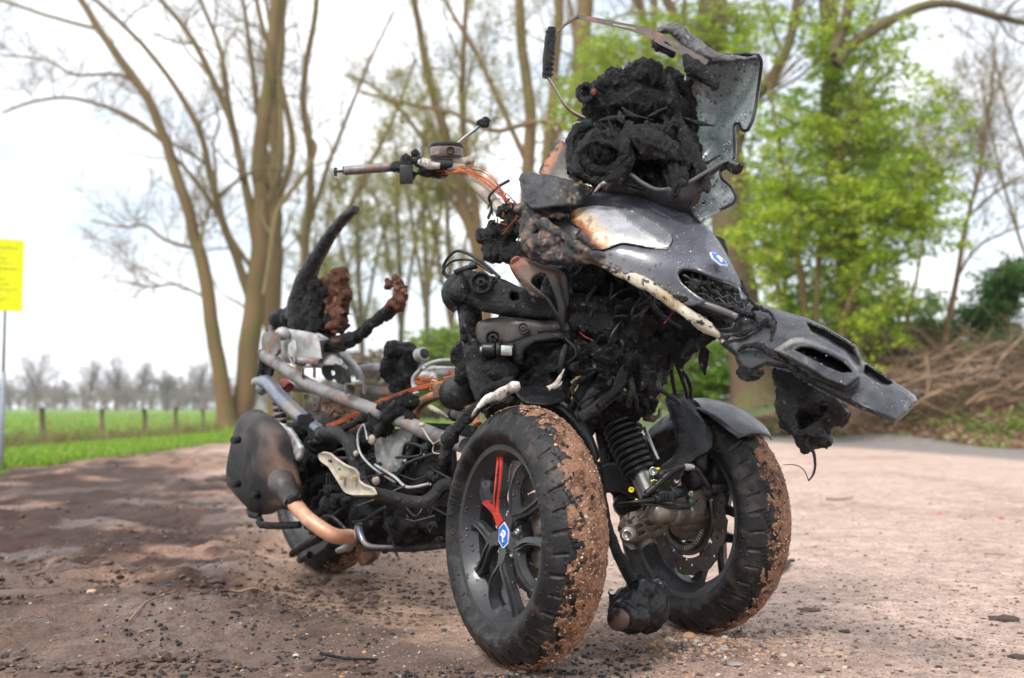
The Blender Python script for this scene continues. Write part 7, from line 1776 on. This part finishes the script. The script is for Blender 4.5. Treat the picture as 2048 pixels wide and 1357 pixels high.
for k in range(420):
    px = rs.uniform(-160, 1400); d = rs.uniform(330, 420); b = P(px, 820, d); b[2] = -.6; H = rs.uniform(7.5, 12.5)
    T.tube([b, b + [0, 0, H * .6]], [.28, .14], 3)
    for q in range(9):
        e = b + np.array([rs.randn() * 2.4, rs.randn() * 2, H * rs.uniform(.45, 1)]); T.tube([b + [0, 0, H * rs.uniform(.15, .5)], e, e + [rs.randn(), rs.randn(), rs.rand() * 1.2]], [.18, .1, .05], 3)
        if q < 5: T.tube([e, e + [rs.randn() * 1.6, rs.randn(), rs.rand() * 1.4]], [.12, .05], 3)
o = T.build('far_wood', mat('far_wood_bark', (.19, .15, .12), .9), None); tag(o, 'hazy leafless wood along the horizon beyond the field', 'wood', kind='stuff')
n = 5000; px = rs.uniform(-160, 1400, n); d = rs.uniform(335, 420, n); c = Pmany(np.stack([px, 816 + 0 * px], 1), d); c[:, 2] = rs.uniform(-.5, 9, n) * rs.rand(n) ** .3
v, f, k = leafquads(c, .75, rs, np.array([(.2, .17, .12), (.22, .22, .1), (.17, .14, .11)])[rs.randint(3, size=n)], 1.); o = bulk('far_undergrowth', v, f, leafm, k); tag(o, 'hazy brownish undergrowth of the far wood', 'undergrowth', kind='stuff')

# --- grass
def blades(name, x, y, h, w, cols, label, rs, lean=.45, cat='grass', z=None):
    n = len(x); z = height(x, y) if z is None else z; b = np.stack([x, y, z - .01], 1); a = rs.uniform(0, 6.28, n); hh = h * rs.uniform(.5, 1.25, n)
    dx = np.stack([np.cos(a), np.sin(a), 0 * a], 1) * w / 2; ln = rs.randn(n, 3) * lean; ln[:, 2] = 0
    mid = b + np.stack([0 * a, 0 * a, hh * .55], 1) + ln * hh[:, None] * .25; tip = b + np.stack([0 * a, 0 * a, hh], 1) + ln * hh[:, None]
    v = np.stack([b - dx, b + dx, mid + dx * .8, mid - dx * .8, tip], 1).reshape(-1, 3); o5 = np.arange(n)[:, None] * 5
    f = np.vstack([o5 + [0, 1, 2], o5 + [0, 2, 3], o5 + [3, 2, 4]])
    return tag(bulk(name, v, f, grassm, np.repeat(cols, 5, 0)), label, cat, kind='stuff')
rs = np.random.RandomState(55)
GC = np.array([(.22, .38, .04), (.28, .46, .05), (.15, .28, .03), (.34, .42, .10)])
n = 42000; y = 6.5 + 28 * rs.rand(n) ** 1.5; x = -3.98 - 1.5 * rs.rand(n) ** 1.1 + fbm(np.stack([y, y, y], 1), .9, 3, 3) * .18
blades('verge_grass', x, y, .085, .012, GC[rs.randint(4, size=n)], 'bright green grass verge along the left side of the track', rs)
n = 16000; y = 17 + 16 * rs.rand(n); x = rs.uniform(-7.5, 2.5, n); k = (y > 20 + .5 * (x + 4)) ; blades('grass', x[k], y[k], .16, .02, GC[rs.randint(4, size=k.sum())], 'green grass behind the scooter at the foot of the trees', rs)
DC = np.array([(.32, .25, .13), (.24, .2, .09), (.17, .2, .06), (.28, .17, .1), (.14, .22, .05)])
n = 22000; y = 9 + 40 * rs.rand(n) ** 1.2; x = -5.2 - 3.0 * rs.rand(n); k = fbm(np.stack([x, y, x * 0], 1), .55, 3, 44) > -.22; x, y = x[k], y[k]; n = len(x); blades('rough_grass', x, y, .24, .014, DC[rs.randint(5, size=n)], 'tall dry grass and stalks along the fence', rs, .35)
n = 1500; y = 14 + 30 * rs.rand(n); x = -6.3 - 2.8 * rs.rand(n) + rs.randn(n) * .2; k = fbm(np.stack([x, y, x], 1), .5, 2, 4) > .0; blades('dry_stalks', x[k], y[k], .62, .012, DC[rs.choice([0, 3], k.sum())], 'taller brown stalks standing by the fence posts', rs, .25, 'stalks')
n = 30000; y = 24 + 200 * rs.rand(n) ** 1.6; x = -9 - rs.rand(n) * (y * .45 + 4); blades('field_grass', x, y, .2, .1, GC[rs.randint(4, size=n)] * [1.0, .95, 1.2], 'green field grass beyond the fence', rs, .6)
n = 30000; y = 8 + 16 * rs.rand(n); s = rs.rand(n) ** 1.3 * 5 - .1; x = road_edge(y) + s; k = fbm(np.stack([x, y, x * 0], 1), .8, 4, 12) > .06 + .3 * (s < .0) - .30 * (np.abs(s - .25) < .3); x, y = x[k], y[k]
blades('bank_grass', x, y, .075, .016, GC[rs.randint(4, size=len(x))] * .8, 'patches of grass on the leaf-strewn bank at the right', rs)
n = 30000; y = 8 + 18 * rs.rand(n); s = rs.rand(n) ** 1.3 * 6.5 + .0; x = road_edge(y) + s; z = height(x, y); LC = np.array([(.3, .17, .1), (.38, .25, .17), (.2, .11, .07), (.44, .32, .24), (.16, .09, .06)])
v, f, k = leafquads(np.stack([x, y, z + .015 + .03 * rs.rand(n)], 1), .045, rs, LC[rs.randint(5, size=n)] * 1.1, .35); tag(bulk('leaf_litter', v, f, grassm, k), 'dead brown leaves covering the bank at the right', 'leaves', kind='stuff')
n = 1600; y = 9 + 14 * rs.rand(n); x = road_edge(y) + .4 + rs.rand(n) * 4; k = fbm(np.stack([x, y, x * 0], 1), .9, 3, 19) > .12; x, y = x[k], y[k]; 
c = np.repeat(np.stack([x, y, height(x, y)], 1), 14, 0); c = c + rs.randn(len(c), 3) * [.09, .09, .04] + [0, 0, .07]; v, f, k = leafquads(c, .035, rs, GC[rs.randint(4, size=len(c))] * .75, .4); tag(bulk('ground_plants', v, f, leafm, k), 'low leafy plants dotted over the bank at the right', 'plants', kind='stuff')

# --- pile of cut branches on the bank
pb_ = P(1900, 830, 16.0); pile = thing('branch_pile', tuple(pb_), 'long pile of cut grey-brown branches on the bank at the right', 'branch pile')
pilem = mat('dead_branch', (.29, .19, .12), .85, bump=.6, bscale=14, c2=(.17, .11, .07), s2=6)
T = Tree(101); rs = T.rs
for k in range(1500):
    u_ = rs.rand(); px = 1640 + 480 * u_; top = 800 - 118 * sm(np.array([u_]), .02, .55)[0]; py = rs.uniform(top, 832); d = rs.uniform(15.4, 17.4); p = P(px, py, d)
    a = rs.randn() * .35 + (math.pi if rs.rand() < .5 else 0); dr = np.array([math.cos(a), rs.randn() * .5, rs.randn() * .33]); L_ = rs.uniform(.3, 1.1); pts = [p]
    for q in range(4): dr = nrm(dr + rs.randn(3) * .22); pts.append(pts[-1] + dr * L_ / 4)
    T.tube(np.array(pts), np.linspace(rs.uniform(.004, .010), .003, 5), 3)
o = T.build('twigs', pilem, pile); o['kind'] = 'stuff'
def pbr(pts, r, d=15.2):
    w, rr = pline(pts, d, r, r * .6); m = MB(); m.tube(w, list(rr), 8, 1); m.build('branch', pilem, pile)
for a in [[(1990, 735), (1940, 742), (1890, 748), (1830, 762), (1760, 800)], [(1992, 738), (2010, 710), (2050, 670), (2090, 640)], [(1986, 738), (2000, 760), (2024, 776)], [(1935, 750), (1985, 720), (1950, 722), (1900, 720)], [(1870, 770), (1910, 772), (1960, 748), (1990, 738)],
          [(1900, 750), (1935, 735), (1930, 700)], [(1800, 830), (1860, 790), (1920, 770), (1960, 765)], [(1850, 700), (1858, 760), (1850, 800)], [(1700, 800), (1760, 770), (1830, 755)], [(1930, 810), (1980, 780), (2040, 800)]]: pbr(a, 3.2)
for k in range(48):
    x = 1690 + rs.rand() * 380; y = rs.uniform(735, 830); l = rs.uniform(40, 120); a = rs.randn() * .35; pbr([(x, y), (x + l * .5, y + l * .5 * a + rs.randn() * 6), (x + l, y + l * a)], rs.uniform(1.1, 2.3), rs.uniform(14.8, 16.2))

# ================================================================ sign, fence
signm = mat('fluorescent_yellow', (.86, .88, .0), .45, c2=(.8, .83, .0), s2=3); signt = mat('sign_print', (.45, .46, .0), .5); postm = mat('galvanised_post', (.3, .33, .37), .45, metal=.4)
sb = Gpt(7, 942); sb[0] = -4.07; sb[1] = 8.8; sb[2] = 0
sg = thing('yellow_sign', tuple(sb), 'bright yellow notice board on a grey metal post at the left edge', 'sign')
m = MB(); m.cyl(sb + [0, 0, -.05], sb + [0, 0, .78], .021); m.cyl(sb + [0, 0, .78], sb + [0, 0, 1.86], .013); m.build('post', postm, sg)
cN = nrm([.62, -1, .0]); cX = nrm(np.cross([0, 0, 1], cN)) * -1; cX = cX if cX[0] > 0 else -cX; A3 = np.stack([cX, cN, np.array([0, 0, 1.])])
pc = sb + np.array([-.09, -.03, 1.56]) + cN * .035; m = MB(); m.box(pc, (.44, .004, .58), A3, bev=0); pl_ = m.build('panel', signm, sg, smooth=False)
for k in range(11):
    m = MB(); w_ = .34 - .05 * ((k * 7) % 4); m.box(pc + cN * .0035 + np.array([0, 0, .22 - k * .042]) - cX * (.34 - w_) * .3, (w_, .0015, .010 if k in (0, 4) else .006), A3, bev=0); m.build('text_line', signt, pl_, smooth=False)
fpm = mat('weathered_post', (.11, .075, .05), .9, bump=.6, bscale=30, c2=(.17, .13, .09), s2=8)
fps = []
for (px, y0, y1, w, lb) in [(83, 906, 815, 5.5, 'leftmost dark fence post by the sign'), (203, 882, 817, 4.2, 'second fence post from the left, dark and straight'), (288, 880, 818, 4.5, 'third fence post from the left, half hidden in dry stalks'), (350, 874, 814, 4, 'fourth fence post from the left, paler and slightly taller'), (405, 870, 818, 3.2, 'thin reddish fence post closest to the trees')]:
    d = F * 1.0 / (y0 - 815); b = P(px, y0, d); b[2] = -.62; t_ = P(px + 1, y1, d); m = MB(); r = w * ppm(d); m.tube([b, (b + t_) / 2 + [.01, 0, 0], t_], [r * 1.05, r, r * .95], 8, 2); o = m.build('fence_post', fpm, None, origin=b); tag(o, lb, 'fence post', 'posts of the field fence'); fps.append(t_)
fps = [P(-60, 815, 16)] + fps + [P(440, 817, 50)]
m = MB()
for z in (.12, .42, .72):
    for a, b in zip(fps[:-1], fps[1:]): m.tube([a - [0, 0, z], (a + b) / 2 - [0, 0, z + .02], b - [0, 0, z]], .003, 3, 1)
tag(m.build('fence_wire', postm, None), 'thin wires strung between the field fence posts', 'wire')
# pale specks of cars / sheds far across the field

# ================================================================ air
hm = bpy.data.materials.new('haze'); hm.use_nodes = True; N, L = hm.node_tree.nodes, hm.node_tree.links; N.clear()
o_ = N.new('ShaderNodeOutputMaterial'); v_ = N.new('ShaderNodeVolumePrincipled'); v_.inputs['Color'].default_value = (.93, .95, 1, 1); v_.inputs['Density'].default_value = .00055; v_.inputs['Anisotropy'].default_value = .2; L.new(v_.outputs[0], o_.inputs['Volume'])
m = MB(); m.box((0, 200, 20), (1500, 1200, 44), bev=0); hz = m.build('haze', hm, None, smooth=False); tag(hz, 'thin pale haze over the fields', 'haze', kind='stuff')
